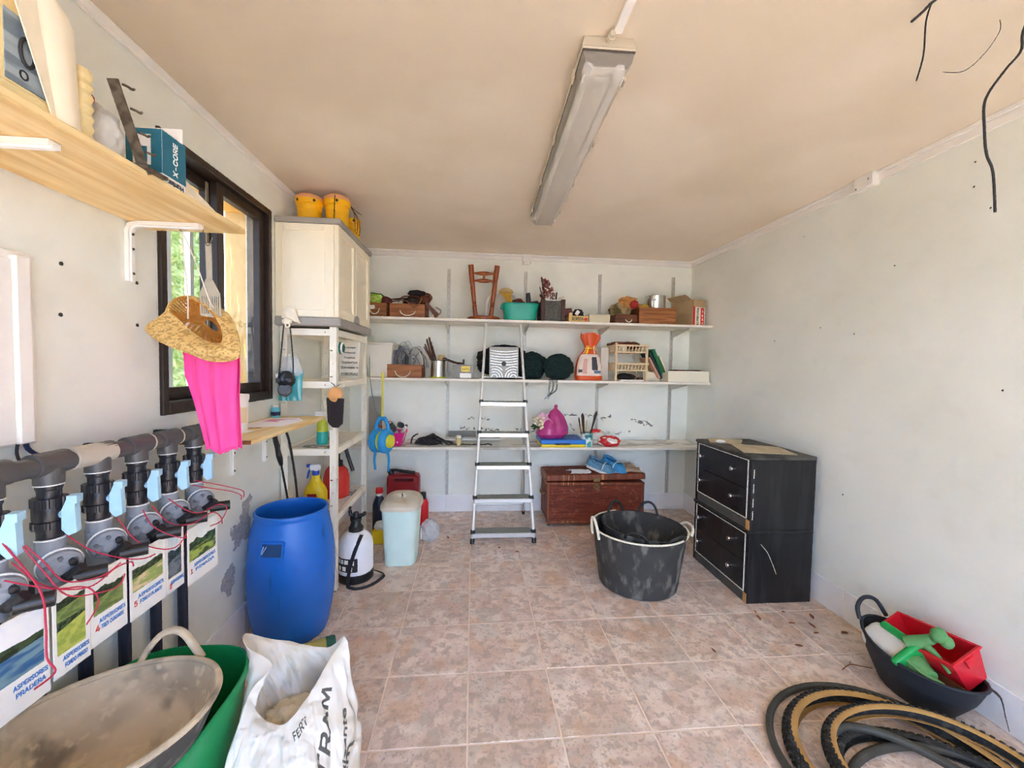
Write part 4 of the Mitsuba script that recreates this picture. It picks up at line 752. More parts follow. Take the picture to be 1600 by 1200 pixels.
for a in (-1.62, -1.62 + math.pi):
    m, w2 = recess(a); hnd = part(ba, 'handle_recess', m, 'barrel_blue')
    d = np.array((math.cos(a), math.sin(a), 0)); t = np.array((-math.sin(a), math.cos(a), 0)); o = np.array(BR) + d * .174 + np.array((0, 0, .47))
    part(hnd, 'recess_floor', onto(prism(sg.box(-.041, -.027, .041, .025), 0, .003), o + d * .004, t, (-.22 * d[0], -.22 * d[1], .975)), 'barrel_dark')
for q, a in enumerate((-1.62,)):
    d = np.array((math.cos(a), math.sin(a), 0)); t = np.array((-math.sin(a), math.cos(a), 0)); o = np.array(BR) + d * .176 + np.array((0, 0, .47))
    part(ba, 'wire_clip', tube([o + d * .006 - t * .034 + np.array((0, 0, .02)), o + d * .014 - t * .04 + np.array((0, 0, -.012)), o + d * .01 - t * .02 + np.array((0, 0, .02))], .0022, 6, smooth=5), 'bar_white', 40)
# ---------------------------------------------------------------- pressure sprayer, bin and things under the back shelf
M('sprayer_white', 'eceef2', .4); M('strap_black', '2c2b2e', .8)
wp = thing('pressure_sprayer', 'white pump sprayer with a black shoulder strap on the floor beside the rack', 'sprayer')
WC = (-.715, 2.515, .0006)
part(wp, 'foot', lathe([(0, 0), (.098, 0), (.102, .004), (.102, .045), (.098, .05), (0, .05)], 40, WC), 'black_plastic', 35)
part(wp, 'tank', lathe([(0, .05), (.096, .05), (.1, .055), (.1, .2), (.094, .235), (.075, .265), (.05, .285), (.04, .29), (0, .29)], 48, WC), 'sprayer_white', 40)
part(wp, 'pump', cat(lathe([(0, .288), (.042, .288), (.042, .31), (.036, .316), (.03, .33), (.028, .35), (.034, .352), (.034, .366), (.018, .37), (.014, .40), (0, .40)], 24, WC), tube([(WC[0] - .035, WC[1], .41), (WC[0] - .03, WC[1], .385), (WC[0], WC[1], .375), (WC[0] + .045, WC[1], .385), (WC[0] + .05, WC[1], .40)], .011, 10, smooth=5), tube([(WC[0] - .036, WC[1], .40), (WC[0] - .036, WC[1], .425), (WC[0] - .028, WC[1], .428)], .008, 8, smooth=3)), 'black_plastic', 40)
part(wp, 'shoulder_strap', sweep(spline([(WC[0] + .05, WC[1] - .06, .285), (WC[0] + .028, WC[1] - .1, .22), (WC[0] - .0, WC[1] - .112, .12), (WC[0] - .012, WC[1] - .114, .03), (WC[0] + .0, WC[1] - .135, .004), (WC[0] + .06, WC[1] - .15, .003), (WC[0] + .13, WC[1] - .10, .004), (WC[0] + .17, WC[1] - .0, .006), (WC[0] + .13, WC[1] + .03, .015), (WC[0] + .1, WC[1] + .02, .03)], 6), np.array([(-.0125, -.0012), (.0125, -.0012), (.0125, .0012), (-.0125, .0012)]), up=None), 'strap_black')
lbl = part(wp, 'label', wrap(WC, .1004, .1004, .075, .155, -2.75, -1.2), 'ink')
for a, z, w in ((-2.5, .13, .02), (-2.25, .13, .02), (-1.98, .13, .024), (-1.6, .125, .02), (-2.45, .09, .02), (-2.12, .09, .024), (-1.7, .09, .02)):
    part(lbl, 'pictogram', wrap(WC, .1008, .1008, z - .008, z + .018, a, a + w / .1), 'white_plastic')
M('mint', lambda p, n, uv: mix(C('d6ece3'), C('c6e0d8'), fbm(p.x * 7, p.y * 7, p.z * 7, 3)), .4, .4); M('bin_lid', lambda p, n, uv: mix(C('cfc7b4'), C('a89e88'), smoothstep(.45, .75, fbm(p.x * 10, p.y * 10, p.z * 4, 4)) * smoothstep(.2, .9, n.z)), .5); M('bag_teal', '4fa79c', .4)
bn = thing('pedal_bin', 'pale mint plastic bin with a beige domed lid on the floor beside the sprayer', 'bin')
def superr(a, bx_, by_, e=.42): return np.sign(np.cos(a)) * np.abs(np.cos(a)) ** e * bx_, np.sign(np.sin(a)) * np.abs(np.sin(a)) ** e * by_
def binf(u, v):
    x, y = superr(u * 2 * np.pi, .096 + .022 * v, .115 + .02 * v); return -.483 + x, 2.755 + y, .0006 + .375 * v
bt = grid(binf, 64, 10, True); bot = trimesh.convex.convex_hull(np.vstack([bt.vertices[0::10], bt.vertices[0::10] + [0, 0, .004]]))
part(bn, 'body', cat(thick(bt, .004), bot), 'mint', 40)
def bandf(u, v):
    x, y = superr(u * 2 * np.pi, .1205, .1375); return -.483 + x, 2.755 + y, .36 + .02 * v
part(bn, 'bag_edge', thick(grid(bandf, 64, 3, True), .002), 'bag_teal', 40)
def lidf(u, v):
    x, y = superr(u * 2 * np.pi, .13, .146, .5 + .2 * v); s = np.cos(v * np.pi / 2 * .999)
    return -.483 + x * s ** .55, 2.755 + y * s ** .55, .374 + .052 * np.sin(v * np.pi / 2) * (1 + .25 * (y / .146))
part(bn, 'lid', cat(grid(lidf, 64, 14, True), mv(lathe([(0, 0), (.1, 0), (.1, .003), (0, .003)], 24, (-.483, 2.755, .3735)), 0, 0, 0)), 'bin_lid', 50)
part(bn, 'lid_rim', thick(grid(lambda u, v: (-.483 + superr(u * 2 * np.pi, .128, .144, .5)[0], 2.755 + superr(u * 2 * np.pi, .128, .144, .5)[1], .362 + .016 * v), 64, 3, True), .004), 'bin_lid', 40); part(bn, 'hinge_strip', box(-.3665, -.362, 2.80, 2.83, .1, .17, .001), 'white_plastic')
jc = thing('jerrycan', 'dark red fuel jerrycan with a black spout standing behind the mint bin', 'jerrycan')
jb = mf(rbox(-.72, -.46, 3.36, 3.50, .001, .395, .03)) - mf(rbox(-.66, -.50, 3.34, 3.52, .345, .372, .012))
part(jc, 'body', man(jb), 'dark_red', 35); part(jc, 'spout', cat(cyl((-.69, 3.43, .39), (-.705, 3.43, .425), .024, 16), tube([(-.705, 3.43, .42), (-.66, 3.425, .425), (-.58, 3.42, .415), (-.5, 3.42, .405)], .012, 10, smooth=4)), 'black_plastic', 40)
fb = thing('plastic_bottle', 'dark bottle with a red cap on the floor left of the mint bin', 'bottle')
M('dark_blue', '20283a', .4)
part(fb, 'body', lathe([(0, 0), (.045, 0), (.05, .01), (.05, .22), (.03, .27), (.024, .285), (0, .285)], 28, (-.735, 3.2, .0006), 1, .8), 'dark_blue', 40); part(fb, 'neck', lathe([(0, .285), (.022, .285), (.022, .305), (0, .305)], 20, (-.735, 3.2, .0006)), 'white_plastic', 40); part(fb, 'cap', lathe([(0, .305), (.028, .305), (.028, .342), (.022, .345), (0, .345)], 20, (-.735, 3.2, .0006)), 'bright_red', 40)
yb = thing('small_box', 'yellow box with a white bag on top on the floor left of the mint bin', 'box')
part(yb, 'carton', box(-.735, -.63, 2.98, 3.08, .0006, .092, .002), 'yellow'); part(yb, 'bag', blob((-.685, 3.03, .115), (.045, .04, .035), .2, 5, 3, 12, .0925), 'white_plastic', 50)
rd = thing('red_bottle', 'red bottle with a black cap behind the right side of the mint bin', 'bottle')
part(rd, 'body', lathe([(0, 0), (.04, 0), (.043, .006), (.043, .19), (.03, .225), (0, .225)], 24, (-.415, 3.3, .0006)), 'bright_red', 40); part(rd, 'cap', lathe([(0, .225), (.024, .225), (.024, .275), (0, .275)], 20, (-.415, 3.3, .0006)), 'black_plastic', 40)
solo('plastic_bag', blob((-.33, 3.02, .075), (.07, .05, .085), .3, 6, 4, 33, .0006), 'film', 'crumpled clear plastic bag on the floor right of the mint bin', 'bag', 50)
# blue and yellow wind-up hose reel hanging at the end of the rack
M('reel_blue', '2d93cf', .4, .4); M('reel_yellow', 'd8d23c', .45)
hr = thing('hose_reel', 'blue and yellow hose reel hanging from a yellow strap beside the rack', 'hose reel')
RC = np.array([-.685, 3.06, .735])
AX = np.array([.93, -.36, 0]); AY = np.array([.36, .93, 0])
fo = lambda m, s=0: onto(m, RC + AX * s, AY, (0, 0, 1), AX)
part(hr, 'drum', cat(fo(lathe([(0, -.07), (.07, -.07), (.088, -.055), (.088, -.02), (.06, -.012), (0, -.012)], 32)), fo(lathe([(0, .012), (.06, .012), (.09, .02), (.09, .045), (.07, .062), (0, .062)], 32))), 'reel_blue', 40)
part(hr, 'hub_cap', fo(lathe([(0, .0625), (.05, .0625), (.045, .08), (.02, .088), (0, .088)], 24)), 'reel_yellow', 40); part(hr, 'hub_cap', fo(lathe([(0, -.088), (.03, -.085), (.035, -.0705), (0, -.0705)], 24)), 'reel_blue', 40)
part(hr, 'hose', cat([fo(lathe(np.c_[.066 + .008 * np.cos(np.linspace(0, 2 * np.pi, 9)), s + .0052 * np.sin(np.linspace(0, 2 * np.pi, 9))], 32)) for s in (-.006, .006)]), 'reel_yellow', 50)
part(hr, 'handle', cat([tube([RC + AX * s + np.array((0, 0, .075)), RC + AX * s * 1.1 + np.array((0, 0, .11)), RC + AX * s * .5 + np.array((0, 0, .165))], .014, 10, smooth=5) for s in (-.045, .045)] + [cyl(RC + AX * -.03 + np.array((0, 0, .165)), RC + AX * .03 + np.array((0, 0, .165)), .014, 12)]), 'reel_blue', 50)
for s in (-.05, .045): part(hr, 'leg', sweep(spline([RC + AX * s + np.array((0, 0, -.07)), RC + AX * s * 1.3 + np.array((0, 0, -.14)), RC + AX * s * 1.15 + np.array((0, 0, -.22))], 5), circ(.015, 10, .01), scale=np.linspace(1, .75, 11)), 'reel_blue', 50)
part(hr, 'strap', cat(cyl(RC + np.array((0, 0, .17)), (-.705, 3.15, 1.19), .0065, 10), cyl((-.705, 3.15, 1.19), (-.705, 3.15, 1.235), .008, 10)), 'reel_yellow', 40)
solo('hanging_cable', tube([(-.77, 3.03, 1.35), (-.765, 3.03, 1.18), (-.735, 3.05, .98), (-.70, 3.06, .92)], .0022, 6, smooth=6), 'dark_green', 'thin dark green cord hanging down beside the rack', 'cable', 40)
# ---------------------------------------------------------------- back wall shelving: rails, brackets, boards
M('shelf_white', lambda p, n, uv: mix(C('ece7da'), C('dcd5c5'), fbm(p.x * 5, p.y * 9, p.z * 9, 3)), .5); M('shelf_marble', lambda p, n, uv: mix(C('ddd8cb'), C('9a958a'), smoothstep(.5, .72, fbm(p.x * 6, p.y * 14, 0., 4)) * .8), .45)
M('rail_grey', 'c2bfb5', .4, .5, .25)
YB = D - .0195
for i, x in enumerate((-.25, .418, 1.085, 1.766)):
    k = thing('shelf_rail', 'grey slotted steel rail on the back wall, %s' % ('first from the left', 'behind the ladder', 'behind the orange bag', 'nearest the right wall')[i], 'rail', 'slotted rails on the back wall')
    z0, z1 = (.152, 2.131)
    a = mf(box(x - .0125, x + .0125, YB + .003, D - .0007, z0, z1)) - mf(box(x - .0095, x + .0095, YB, YB + .012, z0 - 1, z1 + 1))
    part(k, 'channel', man(a), 'rail_grey')
    part(k, 'web_slots', cat([box(x - .0022, x + .0022, YB + .0115, YB + .0122, z, z + .016) for z in np.arange(.17, 2.1, .05)]), 'cream_grey', kind='stuff')
bc = 0
for nm, z, lab in (('top', 1.665, 'long white top shelf on the back wall'), ('mid', 1.193, 'long white middle shelf on the back wall'), ('bot', .65, 'long white bottom shelf on the back wall, marbled with stains')):
    k = thing('wall_shelf', lab, 'shelf')
    x1 = 1.936
    part(k, 'board', box(-1.07 if nm != 'bot' else -1.07, x1, 3.252 if nm != 'bot' else 3.245, YB - .001, z - .02, z, .001), 'shelf_white' if nm != 'bot' else 'shelf_marble')
    for x in (-.25, .418, 1.085, 1.766):
        pl_ = sg.Polygon([(0, 0), (-.30, 0), (-.30, -.012), (-.03, -.06), (0, -.07)])
        part(k, 'bracket', onto(prism(pl_, -.0022, .0022), (x, YB + .003, z - .0205), (0, 1, 0), (0, 0, 1)), 'rail_grey')
sbk = thing('shelf_bracket', 'spare white shelf bracket clipped to the first rail above the middle shelf', 'bracket')
part(sbk, 'arm', onto(prism([(0, 0), (-.07, .04), (-.075, .034), (-.02, -.04), (0, -.06)], -.0025, .0025), (-.25, YB + .003, 1.30), (0, 1, 0), (0, 0, 1)), 'rail_grey')
part(sbk, 'tip', box(-.262, -.25, YB - .078, YB - .066, 1.328, 1.342, .002), 'white_plastic')
def crate(name, x0, x1, y0, y1, z0, h, m, lab, cat_='box', rope=None, t=.009, yaw=0, rope_m='rope_cream', mats=None):
    k = thing(name, lab, cat_)
    cx, cy = (x0 + x1) / 2, (y0 + y1) / 2
    o = lambda q: rot(q, (0, 0, 1), yaw, (cx, cy, 0))
    e = .0006
    part(k, 'front', o(box(x0, x1, y0, y0 + t, z0 + e, z0 + h, .001)), m); part(k, 'back', o(box(x0, x1, y1 - t, y1, z0 + e, z0 + h, .001)), m)
    part(k, 'side', o(box(x0, x0 + t, y0 + t, y1 - t, z0 + e, z0 + h, .001)), mats or m); part(k, 'side', o(box(x1 - t, x1, y0 + t, y1 - t, z0 + e, z0 + h, .001)), mats or m)
    part(k, 'bottom', o(box(x0 + t, x1 - t, y0 + t, y1 - t, z0 + e, z0 + .008)), m)
    if rope:
        rx, rw, rz, rd = rope
        part(k, 'rope_handle', o(tube([(rx + rw * c, y0 - .003 - .016 * math.sqrt(max(0, 1 - c * c)), rz - rd * math.sqrt(max(0, 1 - c * c))) for c in np.cos(np.linspace(0, math.pi, 14))], .0042, 8, smooth=2)), rope_m, 50)
    return k
TZ, MZ, BZ = 1.665, 1.193, .65
# ---- top shelf, left to right
k = crate('wooden_box', -.90, -.712, 3.30, 3.57, TZ, .11, 'brown_wood', 'small brown wooden box with a white label, at the left end of the top shelf', rope=(-.80, .035, TZ + .065, .045)); part(k, 'label', box(-.84, -.80, 3.2985, 3.2998, TZ + .06, TZ + .09), 'white_plastic')
crate('wooden_box', -.685, -.415, 3.29, 3.57, TZ, .108, 'brown_wood', 'brown wooden box with a white rope handle, full of leather straps, on the top shelf', rope=(-.545, .057, TZ + .052, .038), mats='brown_wood_dark')
M('green_tin', lambda p, n, uv: mix(C('8fb32e'), C('c3d77a'), smoothstep(.5, .65, noise(p.x * 60, p.z * 90, 1.0)) * .7), .4)
gc = thing('tin', 'bright green tin lying on the small wooden box on the top shelf', 'tin')
part(gc, 'body', rot(rbox(-.845, -.76, 3.33, 3.43, TZ + .112, TZ + .185, .01), (0, 1, 0), 5, (-.80, 3.4, TZ + .15)), 'green_tin', 30); part(gc, 'rim', rot(box(-.847, -.758, 3.328, 3.432, TZ + .183, TZ + .189, .002), (0, 1, 0), 5, (-.80, 3.4, TZ + .15)), 'dark_green')
M('leather', lambda p, n, uv: mix(C('6a3a22'), C('4a2414'), fbm(p.x * 20, p.y * 20, p.z * 20, 3)), .5); M('leather_dark', '33211b', .5); M('leather_red', '5e2524', .45); M('suede', lambda p, n, uv: mix(C('8a5c3b'), C('6c4429'), fbm(p.x * 25, p.y * 25, p.z * 25, 3)), .85)
solo('leather_pouch', blob((-.735, 3.40, TZ + .135), (.045, .05, .04), .2, 5, 3, 2, TZ + .1105), 'leather_red', 'small dark red leather pouch between the two wooden boxes on the top shelf', 'pouch', 50)
bl_ = thing('leather_belt', 'bundle of dark leather belts piled on the wooden box on the top shelf', 'belt')
rr = np.random.default_rng(4)
def strap(pts, w, t, m, parent): return part(parent, 'strap', sweep(spline(pts, 6), np.array([(-w, -t), (w, -t), (w, t), (-w, t)])), m)
strap([(-.70, 3.38, TZ + .15), (-.62, 3.36, TZ + .155), (-.55, 3.36, TZ + .16), (-.48, 3.38, TZ + .15)], .012, .003, 'leather_dark', bl_); strap([(-.68, 3.34, TZ + .128), (-.6, 3.33, TZ + .14), (-.52, 3.33, TZ + .12), (-.45, 3.35, TZ + .135)], .011, .003, 'leather', bl_)
strap([(-.555, 3.285, TZ + .13), (-.52, 3.275, TZ + .10), (-.49, 3.272, TZ + .078), (-.455, 3.275, TZ + .11), (-.44, 3.29, TZ + .15)], .01, .0025, 'suede', bl_); strap([(-.62, 3.30, TZ + .12), (-.59, 3.30, TZ + .16), (-.54, 3.31, TZ + .17), (-.47, 3.30, TZ + .165), (-.44, 3.3, TZ + .14)], .009, .0025, 'leather', bl_)
part(bl_, 'roll', blob((-.50, 3.40, TZ + .135), (.10, .07, .05), .25, 5, 4, 6, TZ + .10), 'leather_dark', 50)
solo('leather_hat', blob((-.49, 3.39, TZ + .205), (.075, .05, .026), .25, 4, 4, 21), 'black_cloth', 'dark folded leather hat on top of the belts on the top shelf', 'hat', 50)
sd = thing('tool_holster', 'brown leather holster with a loop hanging over the right side of the belt box', 'holster')
part(sd, 'pocket', thick(grid(lambda u, v: (-.405 + .10 * u * (1 - .2 * v) + .02 * v * 0, 3.27 + .02 * u, TZ + .128 - .09 * u - .03 * v - .012 * v * u), 14, 8), .006), 'leather', 40)
part(sd, 'loop', cat(tube([(-.43, 3.33, TZ + .15), (-.40, 3.32, TZ + .19), (-.37, 3.32, TZ + .165), (-.39, 3.33, TZ + .135)], .011, 10, smooth=6), blob((-.42, 3.34, TZ + .15), (.045, .04, .035), .2, 4, 3, 12)), 'leather', 50)
part(sd, 'buckle_strap', sweep(spline([(-.385, 3.275, TZ + .115), (-.345, 3.27, TZ + .05), (-.335, 3.27, TZ + .004), (-.31, 3.268, TZ + .02), (-.285, 3.27, TZ + .055), (-.33, 3.27, TZ + .085)], 6), np.array([(-.007, -.0025), (.007, -.0025), (.007, .0025), (-.007, .0025)])), 'suede')
# upturned stool
st = thing('stool', 'upturned orange-brown wooden stool with turned legs on the top shelf', 'stool')
part(st, 'seat', lathe([(0, 0), (.125, 0), (.133, .008), (.133, .022), (.125, .03), (0, .03)], 40, (.05, 3.40, TZ + .0006)), 'red_wood', 35)
def turned(a, b):
    a, b = np.array(a), np.array(b); L_ = np.linalg.norm(b - a); d = (b - a) / L_
    pr = [(0, 0), (.017, 0), (.018, .01), (.0165, .075), (.0135, .078), (.0185, .086), (.0135, .094), (.0135, .1), (.0185, .108), (.0135, .116), (.016, .122), (.0195, .22), (.0165, .268), (.019, .272), (.0165, .278), (.0165, .29), (.021, .293), (.0215, L_ - .004), (.019, L_), (0, L_)]
    x = np.cross(d, (0, 1, 0)); x /= np.linalg.norm(x); return onto(lathe(pr, 20), a, x, np.cross(d, x), d)
lg = {}
for sx in (-1, 1):
    for sy in (-1, 1):
        lg[sx, sy] = ((.045 + sx * .062, 3.40 + sy * .062, TZ + .03), (.045 + sx * .105, 3.40 + sy * .10, TZ + .43))
        part(st, 'leg', turned(*lg[sx, sy]), 'red_wood', 40)
def on(l, t): return np.array(l[0]) * (1 - t) + np.array(l[1]) * t
def spindle(a, b):
    n_ = 20; t = np.linspace(0, 1, n_); P = np.outer(1 - t, a) + np.outer(t, b); return sweep(P, circ(1, 12), scale=.006 + .011 * np.sin(np.pi * t) ** 2)
for sy in (-1, 1):
    for t in ((.70, .84) if sy < 0 else ()): part(st, 'rung', spindle(on(lg[-1, sy], t), on(lg[1, sy], t)), 'red_wood', 50)
    if sy < 0: part(st, 'rung_block', rbox(.037, .053, 3.40 + sy * .09 - .006, 3.40 + sy * .09 + .006, TZ + .31, TZ + .37, .004), 'red_wood', 40)
for sx in (-1, 1): part(st, 'rung', spindle(on(lg[sx, -1], .5), on(lg[sx, 1], .5)), 'red_wood', 50)
# green tub and its contents
M('tub_green', lambda p, n, uv: mix(C('16977f'), C('1ea78d'), fbm(p.x * 9, p.y * 9, p.z * 9, 2)), .35)
gt = thing('plastic_tub', 'green plastic tub holding brushes and tools, on the top shelf behind the ladder', 'tub')
def gtf(u, v):
    x, y = superr(u * 2 * np.pi, .125 + .02 * v, .09 + .018 * v); return .348 + x, 3.405 + y, TZ + .0006 + .138 * v
g1 = grid(gtf, 64, 8, True)
part(gt, 'body', cat(thick(g1, .003), mv(prism([(-.125, -.08), (.125, -.08), (.125, .08), (-.125, .08)], 0, .004), .348, 3.405, TZ + .0008)), 'tub_green', 40)
part(gt, 'rim', tube([gtf(np.array(t), np.array(1.0)) for t in np.linspace(0, 1, 64, endpoint=False)], .006, 8, closed=True), 'tub_green', 50); part(gt, 'handle', rbox(.185, .215, 3.37, 3.44, TZ + .105, TZ + .135, .01), 'tub_green', 40)
M('bristle', lambda p, n, uv: mix(C('d8b24a'), C('b98f30'), noise(p.x * 260, p.y * 260, 0.)), .8); M('pale_straw', 'c9ad78', .8)
br_ = thing('whisk_brush', 'yellow bristled whisk brush with a tan cap sticking out of the green tub', 'brush')
nb = np.random.default_rng(5)
part(br_, 'bristles', cat([tube([(.27 + .012 * a, 3.36 + .012 * b, TZ + .11), (.245 + .026 * a, 3.355 + .02 * b, TZ + .19), (.222 + .045 * a, 3.352 + .03 * b, TZ + .235)], .0022, 5) for a, b in nb.uniform(-1, 1, (60, 2))]), 'bristle', kind='stuff'); part(br_, 'cap', lathe([(0, -.01), (.05, -.008), (.062, 0), (.05, .02), (.025, .032), (0, .034)], 28, (.228, 3.37, TZ + .235)), 'pale_straw', 50)
solo('hand_tool', cat(rot(rbox(.405, .445, 3.36, 3.39, TZ + .06, TZ + .215, .012), (0, 1, 0), -8, (.42, 3.37, TZ + .1)), cyl((.415, 3.375, TZ + .2), (.408, 3.375, TZ + .235), .017, 14)), 'black_plastic', 'black tool handle standing up in the green tub', 'tool', 40)
solo('garden_glove', blob((.325, 3.40, TZ + .135), (.075, .05, .05), .35, 6, 4, 13), 'leather_red', 'dark red garden glove lying in the green tub', 'glove', 50)
solo('dark_pouch', rot(rbox(.435, .505, 3.37, 3.45, TZ + .10, TZ + .172, .012), (0, 1, 0), -12, (.46, 3.4, TZ + .13)), 'black_cloth', 'black pouch at the right side of the green tub', 'pouch', 40)
# planter box with gravel front, chain and sticks
def f_gravel(p, n, uv):
    a, b, c = voronoi(p.x * 160, p.z * 160); return mix(mix(C('3d3c36'), C('75736a'), c), C('23221f'), smoothstep(.25, .0, b - a))
M('gravel', f_gravel, .7); M('dark_wood', grain('4c2a1c', '341a11', 40, 40, 10), .5)
pbx = thing('planter_box', 'dark wooden planter box with grey pebbled panels, holding a chain and sticks', 'planter')
part(pbx, 'panel', box(.53, .69, 3.292, 3.30, TZ + .0006, TZ + .168), 'gravel')
for x in (.523, .687): part(pbx, 'corner_post', box(x - .017, x + .017, 3.285, 3.32, TZ + .0006, TZ + .178, .002), 'dark_wood')
for x in (.523, .687): part(pbx, 'corner_post', box(x - .017, x + .017, 3.47, 3.50, TZ + .0006, TZ + .178, .002), 'dark_wood')
part(pbx, 'side', box(.512, .52, 3.32, 3.47, TZ + .0006, TZ + .168), 'gravel'); part(pbx, 'side', box(.69, .698, 3.32, 3.47, TZ + .0006, TZ + .168), 'gravel'); part(pbx, 'back', box(.54, .67, 3.485, 3.495, TZ + .0006, TZ + .168), 'gravel')
part(pbx, 'liner', thick(grid(lambda u, v: (.545 + .125 * u, 3.304 + .004 * np.sin(u * 20), TZ + .155 + .022 * v + .004 * np.sin(u * 13)), 24, 4), .003), 'white_plastic', 40)
M('chain_red', lambda p, n, uv: mix(C('6d1f22'), C('b9a79c'), smoothstep(.6, .75, noise(p.x * 90, p.y * 90, p.z * 120)) * .7), .5)
chn = thing('chain', 'dark red and white plastic chain heaped up out of the planter box', 'chain')
def link(c, yaw, tl, s=.016):
    t = np.linspace(0, 2 * np.pi, 14, endpoint=False); m = tube(np.c_[s * .62 * np.cos(t), 0 * t, s * np.sin(t)], .0042, 6, closed=True); return mv(rot(rot(m, (1, 0, 0), tl), (0, 0, 1), yaw), *c)
cr = np.random.default_rng(11)
for i in range(44):
    t = i / 43; zc = TZ + .15 + .20 * t; sp2 = .05 * (1 - t) ** .8 + .012
    part(chn, 'link', link((.595 - .035 * t + cr.uniform(-sp2, sp2), 3.39 + cr.uniform(-.03, .03), zc), cr.uniform(0, 180), cr.uniform(-70, 70)), 'chain_red', 50)
for pts, r, lab in (([(.56, 3.40, TZ + .08), (.535, 3.40, TZ + .30), (.522, 3.40, TZ + .375)], .007, 'dark stick rising highest behind the chain in the planter box'), ([(.58, 3.36, TZ + .06), (.53, 3.36, TZ + .2), (.503, 3.36, TZ + .285)], .0045, 'thin stick leaning left in the planter box'), ([(.56, 3.34, TZ + .08), (.52, 3.34, TZ + .2), (.50, 3.34, TZ + .215)], .010, 'thick dark stub of wood at the left edge of the planter box'), ([(.63, 3.36, TZ + .08), (.64, 3.36, TZ + .2), (.645, 3.36, TZ + .245)], .006, 'short brown stick on the right of the chain')):
    solo('stick', tube(pts, r, 8, smooth=3), 'dark_wood', lab, 'stick', 40)
solo('wire_coil', cat([tube([(.655 + .01 * i, 3.36, TZ + .12), (.665 + .014 * i, 3.35, TZ + .20 + .006 * i), (.685 + .01 * i, 3.35, TZ + .185), (.69, 3.36, TZ + .13)], .0018, 6, smooth=5) for i in range(3)]), 'pale_straw', 'pale wires curling out of the right side of the planter box', 'wire', 40)
M('card_print', lambda p, n, uv: mix(C('d8b877'), C('c9a660'), fbm(p.x * 20, p.y * 20, p.z * 20, 2)), .7)
tr1 = crate('fruit_tray', .735, .895, 3.285, 3.52, TZ, .052, 'card_print', 'low cardboard fruit tray printed with brown lettering on the top shelf', 'tray', t=.004); part(tr1, 'corner_post', box(.735, .765, 3.284, 3.291, TZ + .04, TZ + .075, .001), 'card_print')
write_on(tr1, 'BORDOA', .024, (.808, 3.2845, TZ + .015), (1, 0, 0), (0, 0, 1), 'ink', width=.095); part(tr1, 'red_dot', onto(prism(sg.Point(0, 0).buffer(.015, 12), 0, .0008), (.875, 3.2848, TZ + .025), (1, 0, 0), (0, 0, 1)), 'red')
solo('camera_case', rot(rbox(.715, .78, 3.36, 3.44, TZ + .055, TZ + .12, .008), (0, 1, 0), -6, (.74, 3.4, TZ + .08)), 'leather_red', 'dark case standing on the left of the fruit tray', 'case', 40)
dc = thing('dark_pouch', 'black lumpy pouch with a white tag lying in the fruit tray', 'pouch'); part(dc, 'body', blob((.83, 3.38, TZ + .075), (.05, .05, .042), .25, 5, 4, 31), 'black_cloth', 50); part(dc, 'tag', rot(box(.80, .828, 3.325, 3.329, TZ + .06, TZ + .10, .001), (0, 1, 0), 35, (.815, 3.32, TZ + .08)), 'white_plastic')
ct = thing('clear_tray', 'pale translucent plastic tray on the top shelf, right of the fruit tray', 'tray'); M('tray_clear', 'c9bf9f', .25, .5)
part(ct, 'body', crate_m := cat(box(.905, 1.075, 3.285, 3.288, TZ + .0006, TZ + .068), box(.905, 1.075, 3.47, 3.473, TZ + .0006, TZ + .068), box(.905, .908, 3.288, 3.47, TZ + .0006, TZ + .068), box(1.072, 1.075, 3.288, 3.47, TZ + .0006, TZ + .068), box(.908, 1.072, 3.288, 3.47, TZ + .0006, TZ + .004)), 'tray_clear'); part(ct, 'rim', tube([(.904, 3.284, TZ + .068), (1.076, 3.284, TZ + .068), (1.076, 3.474, TZ + .068), (.904, 3.474, TZ + .068)], .0025, 6, closed=True), 'cream_grey', 40)
# wooden drawer box with rags, pot, carton
crate('wooden_box', 1.125, 1.31, 3.30, 3.55, TZ, .075, 'brown_wood_dark', 'low dark wooden box with a white rope handle under the rags on the top shelf', rope=(1.235, .025, TZ + .035, .022))
crate('wooden_box', 1.315, 1.625, 3.272, 3.52, TZ, .135, 'brown_wood', 'deep brown wooden box under the steel pot on the top shelf', mats='brown_wood_dark')
M('rag_mix', lambda p, n, uv: mix(mix(C('b59a72'), C('7d6a48'), fbm(p.x * 14, p.y * 14, p.z * 14, 3)), C('5b5330'), smoothstep(.55, .65, fbm(p.x * 9 + 3, p.y * 9, p.z * 9, 2))), .9); M('rag_orange', 'c08a4d', .9); M('mustard', 'b5953c', .85)
solo('rag_bundle', blob((1.20, 3.42, TZ + .11), (.085, .085, .075), .4, 7, 4, 41, TZ + .076), 'rag_mix', 'olive crumpled rag heap in the low wooden box', 'rags', 50); solo('rag_bundle', blob((1.265, 3.40, TZ + .185), (.075, .07, .055), .45, 7, 4, 43), 'rag_orange', 'tan and orange rags on top of the heap, left of the steel pot', 'rags', 50)
solo('red_cloth', blob((1.295, 3.335, TZ + .165), (.035, .03, .032), .35, 6, 4, 44), 'red_cloth', 'dark red cloth tucked into the rags on the top shelf', 'cloth', 50); solo('yellow_cloth', blob((1.375, 3.36, TZ + .145), (.055, .06, .028), .3, 5, 4, 46), 'mustard', 'mustard cloth lying over the edge of the deep wooden box', 'cloth', 50)
po = thing('steel_pot', 'shiny steel pot standing in the deep wooden box on the top shelf', 'pot')
